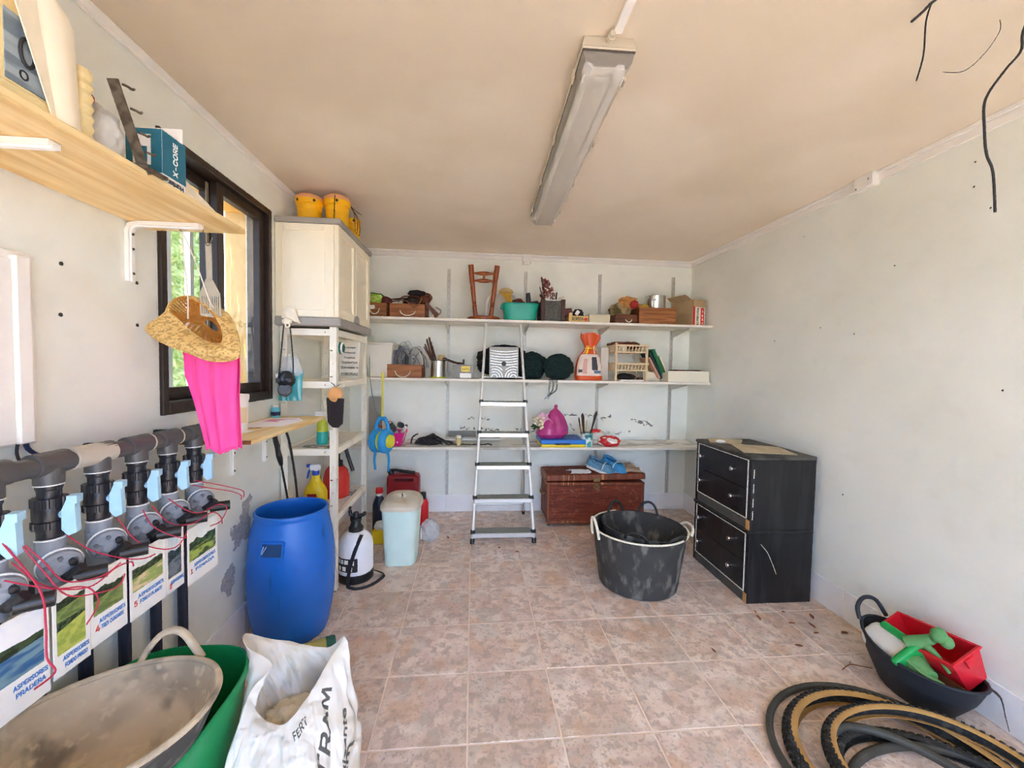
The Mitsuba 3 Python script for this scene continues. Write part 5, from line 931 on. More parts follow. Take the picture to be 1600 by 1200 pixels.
part(po, 'body', lathe([(0, 0), (.075, 0), (.08, .006), (.083, .13), (.086, .134), (.083, .137), (.079, .134), (.076, .008), (0, .006)], 48, (1.505, 3.40, TZ + .112)), 'chrome', 40); part(po, 'handle', tube([(1.44, 3.335, TZ + .205), (1.43, 3.315, TZ + .21), (1.46, 3.30, TZ + .21), (1.47, 3.325, TZ + .205)], .004, 8, smooth=4), 'chrome', 40)
M('carton', lambda p, n, uv: mix(C('b99f78'), C('a58a63'), fbm(p.x * 14, p.y * 14, p.z * 14, 3)), .8); M('carton_white', 'e9dcc5', .6)
cx_ = thing('carton_box', 'open cardboard carton with red stripes and lettering at the right end of the top shelf', 'box')
oc = lambda m: rot(m, (0, 0, 1), 16, (1.79, 3.30, 0))
part(cx_, 'body', oc(cat(box(1.785, 1.915, 3.30, 3.304, TZ + .0006, TZ + .215), box(1.785, 1.789, 3.304, 3.54, TZ + .0006, TZ + .215), box(1.911, 1.915, 3.304, 3.54, TZ + .0006, TZ + .215), box(1.785, 1.915, 3.536, 3.54, TZ + .0006, TZ + .215), box(1.789, 1.911, 3.304, 3.536, TZ + .0006, TZ + .004))), 'carton')
part(cx_, 'flap', oc(rot(box(1.787, 1.913, 3.2975, 3.3, TZ + .155, TZ + .217), (1, 0, 0), -6, (1.8, 3.3, TZ + .217))), 'carton'); part(cx_, 'flap', oc(rot(box(1.70, 1.785, 3.31, 3.53, TZ + .213, TZ + .216), (0, 1, 0), 25, (1.785, 3.3, TZ + .215))), 'carton')
part(cx_, 'white_print', oc(box(1.808, 1.913, 3.2988, 3.3, TZ + .001, TZ + .16)), 'carton_white'); part(cx_, 'red_stripe', oc(box(1.787, 1.808, 3.2985, 3.3, TZ + .001, TZ + .213)), 'bright_red'); part(cx_, 'red_stripe', oc(box(1.868, 1.906, 3.2982, 3.2988, TZ + .001, TZ + .15)), 'bright_red')
part(cx_, 'trees', oc(cat([onto(prism([(-.010, -.012), (.010, -.012), (0, .014)], 0, .0006), (1.887, 3.2981, TZ + .025 + .033 * i), (1, 0, 0), (0, 0, 1)) for i in range(4)])), 'carton_white', kind='stuff')
part(cx_, 'lettering', oc(onto(text('PAPONETE', .02, .0006), (1.825, 3.2984, TZ + .148), (0, 0, -1), (1, 0, 0))), 'ink')
# ---- middle shelf
k = crate('wooden_box', -.70, -.435, 3.285, 3.52, MZ, .105, 'brown_wood', 'light brown wooden box with a rope handle, full of cables, on the middle shelf', rope=(-.58, .058, MZ + .055, .048), mats='brown_wood_dark')
cab = thing('cable_bundle', 'bundle of looped grey, white and blue cables in the wooden box on the middle shelf', 'cables')
M('cable_grey', '8d8f93', .5); M('cable_blue', '3c4a6a', .5); M('cable_white', 'd5cfc0', .5); M('cable_brown', '5a463a', .6)
cc = np.random.default_rng(8)
for i in range(40):
    m_ = ('cable_grey', 'cable_blue', 'cable_grey', 'black_rubber', 'cable_white', 'cable_brown')[i % 6]
    a = cc.uniform(-.67, -.56) if i < 26 else cc.uniform(-.58, -.47); w_ = cc.uniform(.03, .10); h_ = cc.uniform(.09, .20) * (1 if i < 26 else .85); y_ = cc.uniform(3.31, 3.46)
    part(cab, 'cable', tube([(a - w_ * .5, y_, MZ + .08), (a - w_ * .45, y_, MZ + .08 + h_ * .6), (a + w_ * .2, y_ - .01, MZ + .09 + h_), (a + w_ * .8, y_, MZ + .08 + h_ * .6), (a + w_, y_, MZ + .08)], cc.uniform(.0018, .0035), 6, smooth=5), m_, 40)
part(cab, 'plug', tube([(-.555, 3.30, MZ + .18), (-.552, 3.30, MZ + .14), (-.556, 3.30, MZ + .10)], .010, 10, smooth=4), 'black_plastic', 40)
tn = thing('tin_can', 'shiny tin can with a green base holding sticks on the middle shelf', 'tin can')
part(tn, 'body', lathe([(0, 0), (.056, 0), (.057, .004), (.057, .135), (.058, .138), (.055, .138), (.054, .006), (0, .005)], 40, (-.312, 3.35, MZ + .0006)), 'chrome', 40); part(tn, 'base_ring', lathe([(.0575, .0), (.0615, .0), (.0615, .01), (.0575, .012)], 40, (-.312, 3.35, MZ + .0006)), 'lime', 40)
for i, (dx, dz, r) in enumerate(((-.10, .31, .0065), (-.075, .325, .008), (-.12, .27, .006), (-.13, .25, .005), (-.055, .29, .005), (-.03, .20, .004))):
    solo('stick', cyl((-.31 + .01 * i - .02, 3.35 + .008 * (i % 3), MZ + .02), (-.33 + dx * .75 + .0, 3.36, MZ + dz), r, 8), 'dark_wood', ['tall dark stick in the tin can on the middle shelf', 'thickest dark stick in the tin can', 'brown stick leaning left in the tin can', 'thin stick leaning furthest left in the tin can', 'slim stick near the middle of the tin can', 'shortest stick in the tin can'][i], 'stick', 40)
solo('twine_ball', blob((-.285, 3.36, MZ + .16), (.032, .03, .03), .1, 9, 3, 17), 'pale_straw', 'small ball of twine on top of the tin can', 'twine', 50)
M('box_grey', '8b8b87', .6); M('note_yellow', 'ead36a', .7)
tb3 = thing('carton_box', 'small grey carton with a yellow sticky note on the middle shelf', 'box')
part(tb3, 'body', box(-.195, -.022, 3.30, 3.44, MZ + .0006, MZ + .112, .001), 'box_grey'); part(tb3, 'note', box(-.125, -.055, 3.2975, 3.2997, MZ + .055, MZ + .10), 'note_yellow'); part(tb3, 'white_label', box(-.135, -.045, 3.2977, 3.2997, MZ + .006, MZ + .043), 'white_plastic'); write_on(tb3, 'CATA', .017, (-.09, 3.297, MZ + .068), (1, 0, 0), (0, 0, 1), 'ink', width=.055, bold=False)
part(tb3, 'side_lettering', box(-.042, -.030, 3.298, 3.2997, MZ + .05, MZ + .105), 'cream_grey')
solo('hand_saw', cat(tube([(-.25, 3.32, MZ + .15), (-.22, 3.315, MZ + .142), (-.17, 3.31, MZ + .125), (-.10, 3.31, MZ + .117)], .009, 8, smooth=4, scale=None), rbox(-.275, -.24, 3.31, 3.335, MZ + .138, MZ + .165, .008)), 'leather_dark', 'dark tool lying across the grey carton on the middle shelf', 'tool', 40)
solo('screwdriver', cyl((-.108, 3.36, MZ + .113), (-.108, 3.36, MZ + .155), .007, 10), 'black_plastic', 'short black handle standing on the grey carton', 'tool', 40)
M('net_green', lambda p, n, uv: mix(C('16302c'), C('0f1f1f'), fbm(p.x * 40, p.y * 40, p.z * 40, 3)), .95); M('net_black', lambda p, n, uv: mix(C('1c1f20'), C('121414'), fbm(p.x * 40, p.y * 40, p.z * 40, 3)), .9)
nt = thing('net_bundle', 'large black and dark green bundle of netting on the middle shelf behind the ladder', 'netting')
part(nt, 'folds', blob((.22, 3.45, MZ + .14), (.21, .12, .145), .28, 5, 5, 51, MZ + .0006), 'net_black', 60); part(nt, 'folds', blob((.46, 3.46, MZ + .11), (.13, .11, .115), .28, 5, 5, 52, MZ + .0006), 'net_green', 60)
nt2 = thing('net_bundle', 'round dark green bundle of netting with trailing cords on the middle shelf', 'netting')
part(nt2, 'folds', blob((.67, 3.36, MZ + .105), (.125, .09, .11), .16, 6, 5, 53, MZ + .0006), 'net_green', 60)
for i in range(6): part(nt2, 'cord', tube([(.585 + .012 * i, 3.27, MZ + .03), (.58 + .012 * i, 3.235, MZ - .005), (.575 + .014 * i - .01 * (i % 2), 3.238, MZ - .08), (.59 - .01 * i, 3.24, MZ - .12 - .015 * (i % 3))], .0022, 6, smooth=5), 'net_green', 40)
M('orange_bag', lambda p, n, uv: mix(C('dd5a22'), C('c9481a'), fbm(p.x * 20, p.y * 20, p.z * 20, 3)), .35)
ob = thing('feed_bag', 'orange paper bag with a white picture panel, its neck tied, on the middle shelf', 'bag')
def bagp(u, v):
    w = np.interp(v, [0, .06, .3, .5, .62, .70, .8, .92, 1], [.108, .112, .108, .088, .055, .042, .062, .085, .080]); d = np.interp(v, [0, .1, .5, .68, .8, 1], [.05, .055, .045, .02, .026, .032])
    x, y = superr(u * 2 * np.pi, w, d, .6); f_ = np.clip((v - .55) / .2, 0, 1)
    return .925 + x + .01 * f_, 3.35 + y + .006 * np.sin(u * 40) * f_, MZ + .0006 + .385 * v + .012 * np.sin(u * 19) * np.clip(v - .85, 0, .2) * 5
part(ob, 'bag', thick(grid(bagp, 72, 44, True), .0025), 'orange_bag', 50)
def patch(u0, u1, v0, v1, off, s): return grid(lambda u, v: np.array(s(u0 + (u1 - u0) * u, v0 + (v1 - v0) * v)) + np.array([0 * u, 0 * u - off, 0 * u]), 16, 16)
M('panel_white', lambda p, n, uv: mix(C('e8d6c6'), C('dcc4b2'), fbm(p.x * 25, p.z * 25, 0., 3)), .4)
part(ob, 'picture_panel', patch(.53, .97, .10, .56, .003, bagp), 'panel_white', 50); M('fig_pink', 'cfa090', .5); M('fig_dark', '3c3a40', .5); M('fig_blue', '5d6f86', .5)
part(ob, 'picture_shape', patch(.685, .735, .14, .46, .0042, bagp), 'fig_pink', 50); part(ob, 'picture_shape', patch(.755, .815, .22, .5, .0044, bagp), 'fig_dark', 50); part(ob, 'picture_shape', patch(.60, .68, .17, .23, .0042, bagp), 'fig_dark', 50); part(ob, 'picture_shape', patch(.77, .88, .15, .21, .0046, bagp), 'fig_blue', 50)
for u_ in (.60, .68, .80, .90): part(ob, 'neck_stripe', patch(u_, u_ + .045, .57, .74, .003, bagp), 'panel_white' if u_ in (.60, .80) else 'yellow', 50)
part(ob, 'tie', tube([bagp(np.array(t), np.array(.69)) for t in np.linspace(0, 1, 40, endpoint=False)], .004, 6, closed=True), 'yellow', 50); part(ob, 'inner_lining', patch(.0, 1.0, .985, 1.0, -.0, lambda u, v: tuple(np.array(bagp(u, v)) * 1.0)), 'white_plastic', 50)
# stacking baskets
M('basket_cream', 'd9c19a', .5)
for lvl, (zz, lab) in enumerate(((MZ + .0006, 'lower'), (MZ + .19, 'upper'))): pass
bs_ = thing('basket_rack', 'two-tier cream plastic lattice basket rack on the middle shelf, right of the orange bag', 'basket rack')
bx0, bx1, by0, by1 = 1.145, 1.395, 3.29, 3.53
for x in (bx0 - .005, bx1 + .005):
    for y in (by0 + .01, by1 - .01): part(bs_, 'leg', box(x - .009, x + .009, y - .011, y + .011, MZ + .0006, MZ + (.315 if x < 1.2 else .27), .002), 'basket_cream')
for zz in (MZ + .085, MZ + .235):
    t_ = part(bs_, 'tray', cat(box(bx0, bx1, by0, by1, zz, zz + .004), box(bx0 - .012, bx1 + .02, by0 - .012, by0 - .004, zz + .05, zz + .066, .002), box(bx0 - .012, bx1 + .02, by1 + .004, by1 + .012, zz + .05, zz + .066, .002), box(bx0 - .012, bx0 - .004, by0 - .004, by1 + .004, zz + .05, zz + .066, .002), box(bx1 + .004, bx1 + .02, by0 - .004, by1 + .004, zz + .05, zz + .066, .002), box(bx0, bx1, by0 - .004, by0, zz - .002, zz + .01), box(bx0, bx1, by1, by1 + .004, zz - .002, zz + .01)), 'basket_cream')
    lat = []
    for y in (by0 - .006, by1 + .006): lat += [rot(box(x - .0035, x + .0035, y - .002, y + .002, zz, zz + .052), (0, 1, 0), 14, (x, y, zz + .026)) for x in np.linspace(bx0 + .012, bx1 - .012, 9)]
    for x in (bx0 - .006, bx1 + .006): lat += [box(x - .002, x + .002, y - .0035, y + .0035, zz, zz + .052) for y in np.linspace(by0 + .01, by1 - .01, 12)]
    part(t_, 'slats', cat(lat), 'basket_cream', kind='stuff')
solo('brown_netting', blob((1.30, 3.42, MZ + .30), (.085, .07, .03), .4, 8, 4, 61, MZ + .24), 'leather', 'brown tangled netting in the upper basket', 'netting', 50); solo('wood_offcut', cat(box(1.16, 1.30, 3.40, 3.50, MZ + .30, MZ + .33, .003), rot(box(1.13, 1.26, 3.46, 3.52, MZ + .302, MZ + .32, .003), (0, 0, 1), 14, (1.2, 3.48, 0))), 'pine_end', 'brown wood offcuts on the upper basket', 'wood', 30)
solo('cream_cup', lathe([(0, 0), (.03, 0), (.036, .03), (.03, .055), (.0, .062)], 24, (1.21, 3.345, MZ + .2395)), 'cream', 'cream rounded cup in the upper basket', 'cup', 40)
solo('dark_pouch', blob((1.265, 3.42, MZ + .033), (.085, .06, .03), .2, 4, 4, 62, MZ + .0006), 'black_cloth', 'black flat pouch on the shelf under the lower basket', 'pouch', 50); solo('white_tray', rbox(1.17, 1.37, 3.262, 3.30, MZ + .0006, MZ + .013, .004), 'paper', 'flat white strip on the shelf in front of the lower basket', 'tray', 30)
solo('carton_box', box(1.06, 1.125, 3.45, 3.60, MZ + .0006, MZ + .28, .002), 'bin_white', 'tall pale carton behind the orange bag on the middle shelf', 'box')
# binders
M('binder_green', '1f6b45', .4); M('binder_dark', '14322c', .4); M('book_lime', 'b6c77a', .5); M('book_pink', 'c79b86', .6)
for i, (x, dx, w, h, m_, lab) in enumerate(((1.47, -.115, .016, .20, 'book_pink', 'pinkish folder leaning left beside the baskets'), (1.495, -.13, .022, .25, 'binder_dark', 'dark green binder leaning beside the baskets'), (1.53, -.12, .03, .27, 'binder_green', 'bright green binder leaning beside the baskets'), (1.565, -.10, .012, .21, 'book_lime', 'lime green booklet leaning in front of the right wall'), (1.445, -.14, .012, .14, 'book_lime', 'small green booklet leaning lowest beside the baskets'))):
    ang = math.degrees(math.atan2(-dx, h))
    bkx = x + .085
    kk = thing('binder', lab, 'binder'); part(kk, 'cover', rot(box(bkx - w, bkx, 3.36 + .012 * i, 3.56, MZ + .03, MZ + .03 + h, .002), (0, 1, 0), -ang, (bkx, 3.4, MZ + .03)), m_); part(kk, 'pages', rot(box(bkx - w + .002, bkx - .002, 3.357 + .012 * i, 3.36 + .012 * i, MZ + .034, MZ + .026 + h), (0, 1, 0), -ang, (bkx, 3.4, MZ + .03)), 'paper' if i == 3 else m_)
wd = thing('drawer_front', 'white drawer lying with its plain front forward at the right end of the middle shelf', 'drawer')
M('drawer_white', 'e8e2cb', .4)
part(wd, 'front', box(1.56, 1.912, 3.236, 3.252, MZ + .0006, MZ + .092, .002), 'drawer_white'); part(wd, 'side', box(1.46, 1.475, 3.30, 3.58, MZ + .0006, MZ + .078, .001), 'drawer_white') if False else None
part(wd, 'side', box(1.575, 1.587, 3.252, 3.58, MZ + .0006, MZ + .075, .001), 'drawer_white'); part(wd, 'side', box(1.885, 1.897, 3.252, 3.58, MZ + .0006, MZ + .075, .001), 'drawer_white'); part(wd, 'back', box(1.587, 1.885, 3.568, 3.58, MZ + .0006, MZ + .075, .001), 'drawer_white'); part(wd, 'bottom', box(1.587, 1.885, 3.252, 3.568, MZ + .0006, MZ + .006), 'pine')
solo('plank', box(1.40, 1.57, 3.45, 3.58, MZ + .0006, MZ + .028, .001), 'pine_end', 'flat brown plank lying behind the drawer on the middle shelf', 'plank'); solo('white_board', box(1.42, 1.565, 3.40, 3.415, MZ + .0006, MZ + .078, .001), 'drawer_white', 'white strip of board standing on edge beside the drawer', 'board')
solo('dark_tray', cat(rbox(1.67, 1.87, 3.30, 3.45, MZ + .0755, MZ + .098, .005), box(1.66, 1.88, 3.295, 3.455, MZ + .096, MZ + .101, .002)), 'leather_red', 'flat dark brown tray lying on the drawer', 'tray', 30)
# ---- bottom shelf
M('magenta', 'd81b7c', .35, .4)
pk = thing('plastic_basket', 'bright pink plastic basket of bottles and jars on the bottom shelf', 'basket')
V = [(x, y, z) for z, e in ((BZ + .0006, .03), (BZ + .105, 0)) for x in (-.735 + e, -.57 - e) for y in (3.28 + e * .6, 3.50 - e * .6)]
outer_ = mf(trimesh.convex.convex_hull(np.array(V))); inner_ = mf(trimesh.convex.convex_hull(np.array([((x + .6525) * .95 - .6525, (y - 3.39) * .96 + 3.39, z + .006) for x, y, z in V])))
part(pk, 'body', man(outer_ - inner_), 'magenta'); part(pk, 'knob', lathe([(0, 0), (.007, 0), (.005, .004), (0, .005)], 12).apply_transform(trimesh.transformations.rotation_matrix(math.pi / 2, (1, 0, 0))).apply_translation((-.62, 3.293, BZ + .03)), 'white_plastic')
scene['mat_bottle_glass'] = {'type': 'principled', 'base_color': {'type': 'rgb', 'value': lin('c9d6cf')}, 'roughness': .15, 'specular': .6}
def bottle(c, r, h, cap, m, lab, tilt=0, yaw=0, nm='small_bottle'):
    k = thing(nm, lab, 'bottle'); o = lambda q: mv(rot(rot(q, (0, 1, 0), tilt), (0, 0, 1), yaw), *c)
    part(k, 'body', o(lathe([(0, 0), (r * .94, 0), (r, r * .1), (r, h * .62), (r * .5, h * .8), (r * .42, h), (0, h)], 20)), m, 40); part(k, 'cap', o(lathe([(0, h), (r * .5, h), (r * .5, h * 1.12), (0, h * 1.12)], 16)), cap, 40)
bottle((-.70, 3.36, BZ + .02), .02, .15, 'bright_red', 'bottle_glass', 'clear bottle with a red cap at the back of the pink basket'); bottle((-.665, 3.40, BZ + .02), .032, .12, 'white_plastic', 'bottle_glass', 'wide clear jar in the middle of the pink basket'); bottle((-.61, 3.38, BZ + .03), .02, .11, 'white_plastic', 'bin_white', 'small white bottle on the right of the pink basket', 20, 20)
bottle((-.625, 3.42, BZ + .03), .022, .12, 'black_plastic', 'bottle_glass', 'bottle with a black cap leaning in the pink basket', 25)
solo('aerosol_can', cat(onto(lathe([(0, 0), (.03, 0), (.032, .004), (.032, .13), (.02, .14), (0, .14)], 24), (-.655, 3.29, BZ + .135), (.9, .43, 0), (0, 0, 1), (-.3, .75, .1) / np.linalg.norm((-.3, .75, .1))),), 'black_plastic', 'black round-ended can lying on the pink basket, its base to the front', 'can', 40)
solo('aerosol_can', onto(lathe([(0, 0), (.02, 0), (.022, .004), (.022, .09), (0, .094)], 20), (-.61, 3.34, BZ + .165), (1, 0, 0), (0, .2, 1), (0, 1, -.2)), 'black_plastic', 'smaller black can behind the round-ended one in the pink basket', 'can', 40)
solo('paper_sheet', thick(grid(lambda u, v: (-.76 + .05 * u + .03 * v, 3.36 + .01 * np.sin(u * 5), BZ + .09 + .11 * v - .02 * u), 10, 10), .0015), 'cotton', 'cream folded leaflet standing at the left of the pink basket', 'paper', 40)
solo('red_scissors', cat(tube([(-.80, 3.38, BZ + .13), (-.785, 3.38, BZ + .15), (-.76, 3.38, BZ + .14), (-.775, 3.38, BZ + .115)], .005, 8, closed=True, smooth=4), box(-.79, -.77, 3.375, 3.385, BZ + .0006, BZ + .12, .002)), 'red', 'red handled tool standing left of the pink basket', 'tool', 40)
solo('grey_board', box(-.915, -.805, 3.585, 3.60, BZ + .0006, BZ + .37, .002), 'cream_grey', 'grey board leaning on the back wall at the left end of the bottom shelf', 'board')
sbn = thing('strap_bundle', 'tangled black straps and buckles on the bottom shelf', 'straps')
sr = np.random.default_rng(3)
for i in range(14):
    x0 = sr.uniform(-.50, -.38); y0 = sr.uniform(3.30, 3.45)
    part(sbn, 'strap', sweep(spline([(x0, y0, BZ + .012), (x0 + .06, y0 + sr.uniform(-.05, .05), BZ + .03 + .05 * sr.random()), (x0 + .12, y0 + sr.uniform(-.05, .05), BZ + .02 + .04 * sr.random()), (x0 + .2 * sr.uniform(.7, 1.1), y0, BZ + .012)], 6), np.array([(-.008, -.002), (.008, -.002), (.008, .002), (-.008, .002)])), 'strap_black')
part(sbn, 'hook', tube([(-.52, 3.34, BZ + .01), (-.51, 3.34, BZ + .06), (-.48, 3.34, BZ + .085), (-.465, 3.34, BZ + .09)], .006, 8, smooth=5), 'black_plastic', 40); part(sbn, 'mass', blob((-.38, 3.37, BZ + .025), (.10, .06, .035), .35, 6, 4, 71, BZ + .0006), 'strap_black', 50)
solo('metal_tube', cyl((-.26, 3.44, BZ + .028), (.20, 3.46, BZ + .028), .021, 20), 'rail_grey', 'grey metal tube lying on the bottom shelf behind the small jar', 'tube', 40); solo('black_rod', tube([(-.24, 3.315, BZ + .011), (.0, 3.31, BZ + .011), (.07, 3.308, BZ + .011), (.10, 3.305, BZ + .018), (.13, 3.30, BZ + .008)], .0055, 8, smooth=4), 'black_plastic', 'thin black rod with a bent end on the bottom shelf', 'rod', 40); solo('grey_board', box(-.24, .0, 3.595, 3.61, BZ + .0006, BZ + .075, .001), 'box_grey', 'low grey board standing against the wall behind the metal tube', 'board')
M('jar_glue', 'c9b682', .4); jr = thing('small_jar', 'small amber jar with a pale lid on the bottom shelf', 'jar'); part(jr, 'body', lathe([(0, 0), (.023, 0), (.025, .004), (.025, .055), (0, .058)], 24, (-.138, 3.33, BZ + .0006)), 'jar_glue', 40); part(jr, 'lid', lathe([(0, .058), (.021, .058), (.021, .078), (0, .08)], 24, (-.138, 3.33, BZ + .0006)), 'cotton', 40)
M('case_blue', '2273c9', .35, .4); M('case_navy', '1f3f8a', .4)
cs = thing('tool_case', 'flat blue and yellow plastic tool case on the bottom shelf', 'case')
part(cs, 'lower_shell', rbox(.525, .885, 3.24, 3.52, BZ + .0006, BZ + .026, .006), 'yellow', 30); part(cs, 'lid', rbox(.52, .89, 3.236, 3.522, BZ + .0262, BZ + .062, .008), 'case_blue', 30); part(cs, 'recess', box(.55, .865, 3.27, 3.50, BZ + .0605, BZ + .0635, .001), 'case_navy'); part(cs, 'handle', rbox(.64, .76, 3.228, 3.238, BZ + .022, BZ + .036, .004), 'black_plastic', 30)
part(cs, 'dividers', cat([box(.57 + .035 * i, .574 + .035 * i, 3.275, 3.36, BZ + .0635, BZ + .0655) for i in range(8)]), 'case_blue', kind='stuff')
M('bag_pink', lambda p, n, uv: mix(C('c23f86'), C('9c2a66'), fbm(p.x * 22, p.y * 22, p.z * 12, 3)), .3, .5)
bp = thing('plastic_bag', 'knotted pink plastic bag standing on the blue tool case', 'bag')
def pbag(u, v):
    a = u * 2 * np.pi; r = np.interp(v, [0, .12, .3, .5, .7, .85, .93, 1], [.10, .135, .125, .10, .07, .035, .012, .016]); q = 1 + .10 * np.sin(a * 7 + v * 5) * np.clip(v + .15, 0, 1) + .08 * np.sin(a * 3 + 2)
    return .615 + .022 * v * 2 + r * q * np.cos(a), 3.36 + r * .72 * q * np.sin(a), BZ + .0642 + .26 * v
part(bp, 'bag', grid(pbag, 70, 50, True), 'bag_pink', 60); part(bp, 'knot', blob((.66, 3.36, BZ + .325), (.013, .012, .012), .2, 4, 3, 72), 'bag_pink', 50)
fw = thing('flower_bunch', 'bunch of cream flowers wrapped in pink film behind the ladder on the bottom shelf', 'flowers'); M('petal', 'e9deb5', .7); M('leaf_dark', '2c4a2a', .7); M('film_pink', 'd9a9bb', .4)
fr3 = np.random.default_rng(6)
for i in range(16):
    c_f = (.505 + fr3.uniform(-.04, .04), 3.29 + fr3.uniform(-.02, .02), BZ + .185 + fr3.uniform(-.05, .06)); part(fw, 'flower', blob(c_f, (.012, .012, .010), .3, 6, 2, i), 'petal', 50)
for i in range(8): part(fw, 'leaf', mv(rot(rot(thick(grid(lambda u, v: (.05 * (u - .5), .016 * (v - .5) * 2 * (1 - (2 * u - 1) ** 2), .006 * u * u), 8, 5), .001), (0, 1, 0), fr3.uniform(-60, 60)), (0, 0, 1), fr3.uniform(0, 180)), .475 + fr3.uniform(-.02, .03), 3.29, BZ + .13 + fr3.uniform(-.03, .06)), 'leaf_dark', 50)
part(fw, 'wrap', thick(grid(lambda u, v: (.53 + .07 * u + .02 * np.sin(v * 6), 3.30 + .02 * np.sin(u * 4), BZ + .16 + .11 * v + .01 * np.sin(u * 9)), 14, 12), .001), 'film_pink', 50)
M('tin_teal', lambda p, n, uv: mix(C('4fa9a4'), C('d3dfd6'), smoothstep(.5, .6, noise(p.x * 40, p.z * 40, 5.0))), .4)
tc2 = thing('paint_can', 'teal and white paint tin full of brushes on the bottom shelf', 'tin'); part(tc2, 'body', lathe([(0, 0), (.048, 0), (.05, .004), (.05, .108), (.048, .112), (.046, .11), (.046, .006), (0, .005)], 36, (.912, 3.31, BZ + .0006)), 'tin_teal', 40); part(tc2, 'rim', lathe([(.0505, .104), (.053, .106), (.053, .112), (.0505, .113)], 36, (.912, 3.31, BZ + .0006)), 'steel', 40)
write_on(tc2, 'titan', .02, (.912, 3.258, BZ + .08), (1, 0, 0), (0, 0, 1), 'navy', width=.06)
for i, (x0, x1, z1, r, m_, lab) in enumerate(((.90, .872, .27, .009, 'leather_dark', 'paint brush with a dark round handle in the teal tin'), (.925, .995, .29, .008, 'leather_dark', 'long dark brush handle leaning right in the teal tin'), (.885, .845, .235, .0045, 'dark_wood', 'thin dark brush leaning left in the teal tin'), (.895, .875, .20, .006, 'pale_straw', 'pale brush handle in the teal tin'), (.91, .918, .21, .004, 'pale_straw', 'thin pale stick in the teal tin'))):
    k = thing('paint_brush', lab, 'brush'); part(k, 'handle', sweep(np.array([(x0, 3.31 + .006 * i, BZ + .02), ((x0 + x1) / 2, 3.31 + .006 * i, BZ + .02 + (z1 - .02) * .5), (x1 * .9 + x0 * .1, 3.31 + .006 * i, BZ + z1 * .92), (x1, 3.31 + .006 * i, BZ + z1)]), circ(r, 10), scale=[.7, .8, 1.5, .6]), m_, 40)
M('red_white', lambda p, n, uv: mix(C('c42a2c'), C('e9e0d8'), smoothstep(.55, .62, fbm(p.x * 22 + 2, p.y * 22, p.z * 30, 3))), .35); M('bag_clear', 'cfc6ba', .3, .5)
rw = thing('plastic_bag', 'red and white printed plastic bag lying crumpled right of the teal tin', 'bag'); part(rw, 'bag', blob((1.105, 3.31, BZ + .04), (.09, .055, .045), .25, 6, 4, 81, BZ + .0006), 'red_white', 50); part(rw, 'clear_part', blob((1.03, 3.40, BZ + .055), (.085, .06, .06), .25, 5, 4, 82, BZ + .0006), 'bag_clear', 50); part(rw, 'red_top', blob((1.015, 3.41, BZ + .11), (.05, .04, .018), .2, 5, 3, 83), 'bright_red', 50)
# ---------------------------------------------------------------- ladder
ld = thing('step_ladder', 'aluminium step ladder with a top platform and hoop standing open in front of the shelves', 'ladder')
M('alu_bright', 'eceae4', .45, .5, .3); M('tread', lambda p, n, uv: mix(C('8c9088'), C('6f736b'), smoothstep(.3, .7, dr.abs(((p.y * 180) - dr.floor(p.y * 180)) - .5))), .5, .4, .3); M('platform', 'a5a49d', .5)
def LP(s, z):  # point on a front stile
    t = z / 1.49
    return np.array((.211 + s * (.228 - .079 * t), 2.953 + .40 * t, z))
hoop = [LP(-1, .012), LP(-1, .5), LP(-1, 1.0), LP(-1, 1.5), LP(-1, 1.78) + (-.006, .0, 0), LP(-1, 1.85) + (.004, 0, 0), LP(-1, 1.895) + (.03, .0, 0), LP(-1, 1.915) + (.075, .0, 0), LP(1, 1.915) + (-.075, .0, 0), LP(1, 1.895) + (-.03, .0, 0), LP(1, 1.85) + (-.004, 0, 0), LP(1, 1.78) + (.006, 0, 0), LP(1, 1.5), LP(1, 1.0), LP(1, .5), LP(1, .012)]
part(ld, 'front_frame', sweep(spline(hoop, 6), circ(.0135, 10, .0115)), 'alu_bright', 50)
for s in (-1, 1): part(ld, 'foot', cat(cyl(LP(s, .0008), LP(s, .035), .016, 12)), 'black_plastic', 40)
for z in (.075, .31, .545, .78, 1.015):
    a, b = LP(-1, z), LP(1, z); y = a[1]
    tr_ = part(ld, 'step', cat(box(a[0] + .012, b[0] - .012, y - .022, y + .085, z - .006, z, .001), box(a[0] - .004, b[0] + .004, y - .03, y - .021, z - .03, z + .001, .002), box(a[0] + .012, b[0] - .012, y + .078, y + .085, z - .02, z, .001)), 'alu')
    part(tr_, 'tread', box(a[0] + .016, b[0] - .016, y - .018, y + .08, z, z + .0022), 'tread')
    for q in (a[0], b[0]): part(tr_, 'corner_cap', box(q - .017, q + .017, y - .026, y + .02, z - .004, z + .018, .004), 'black_plastic')
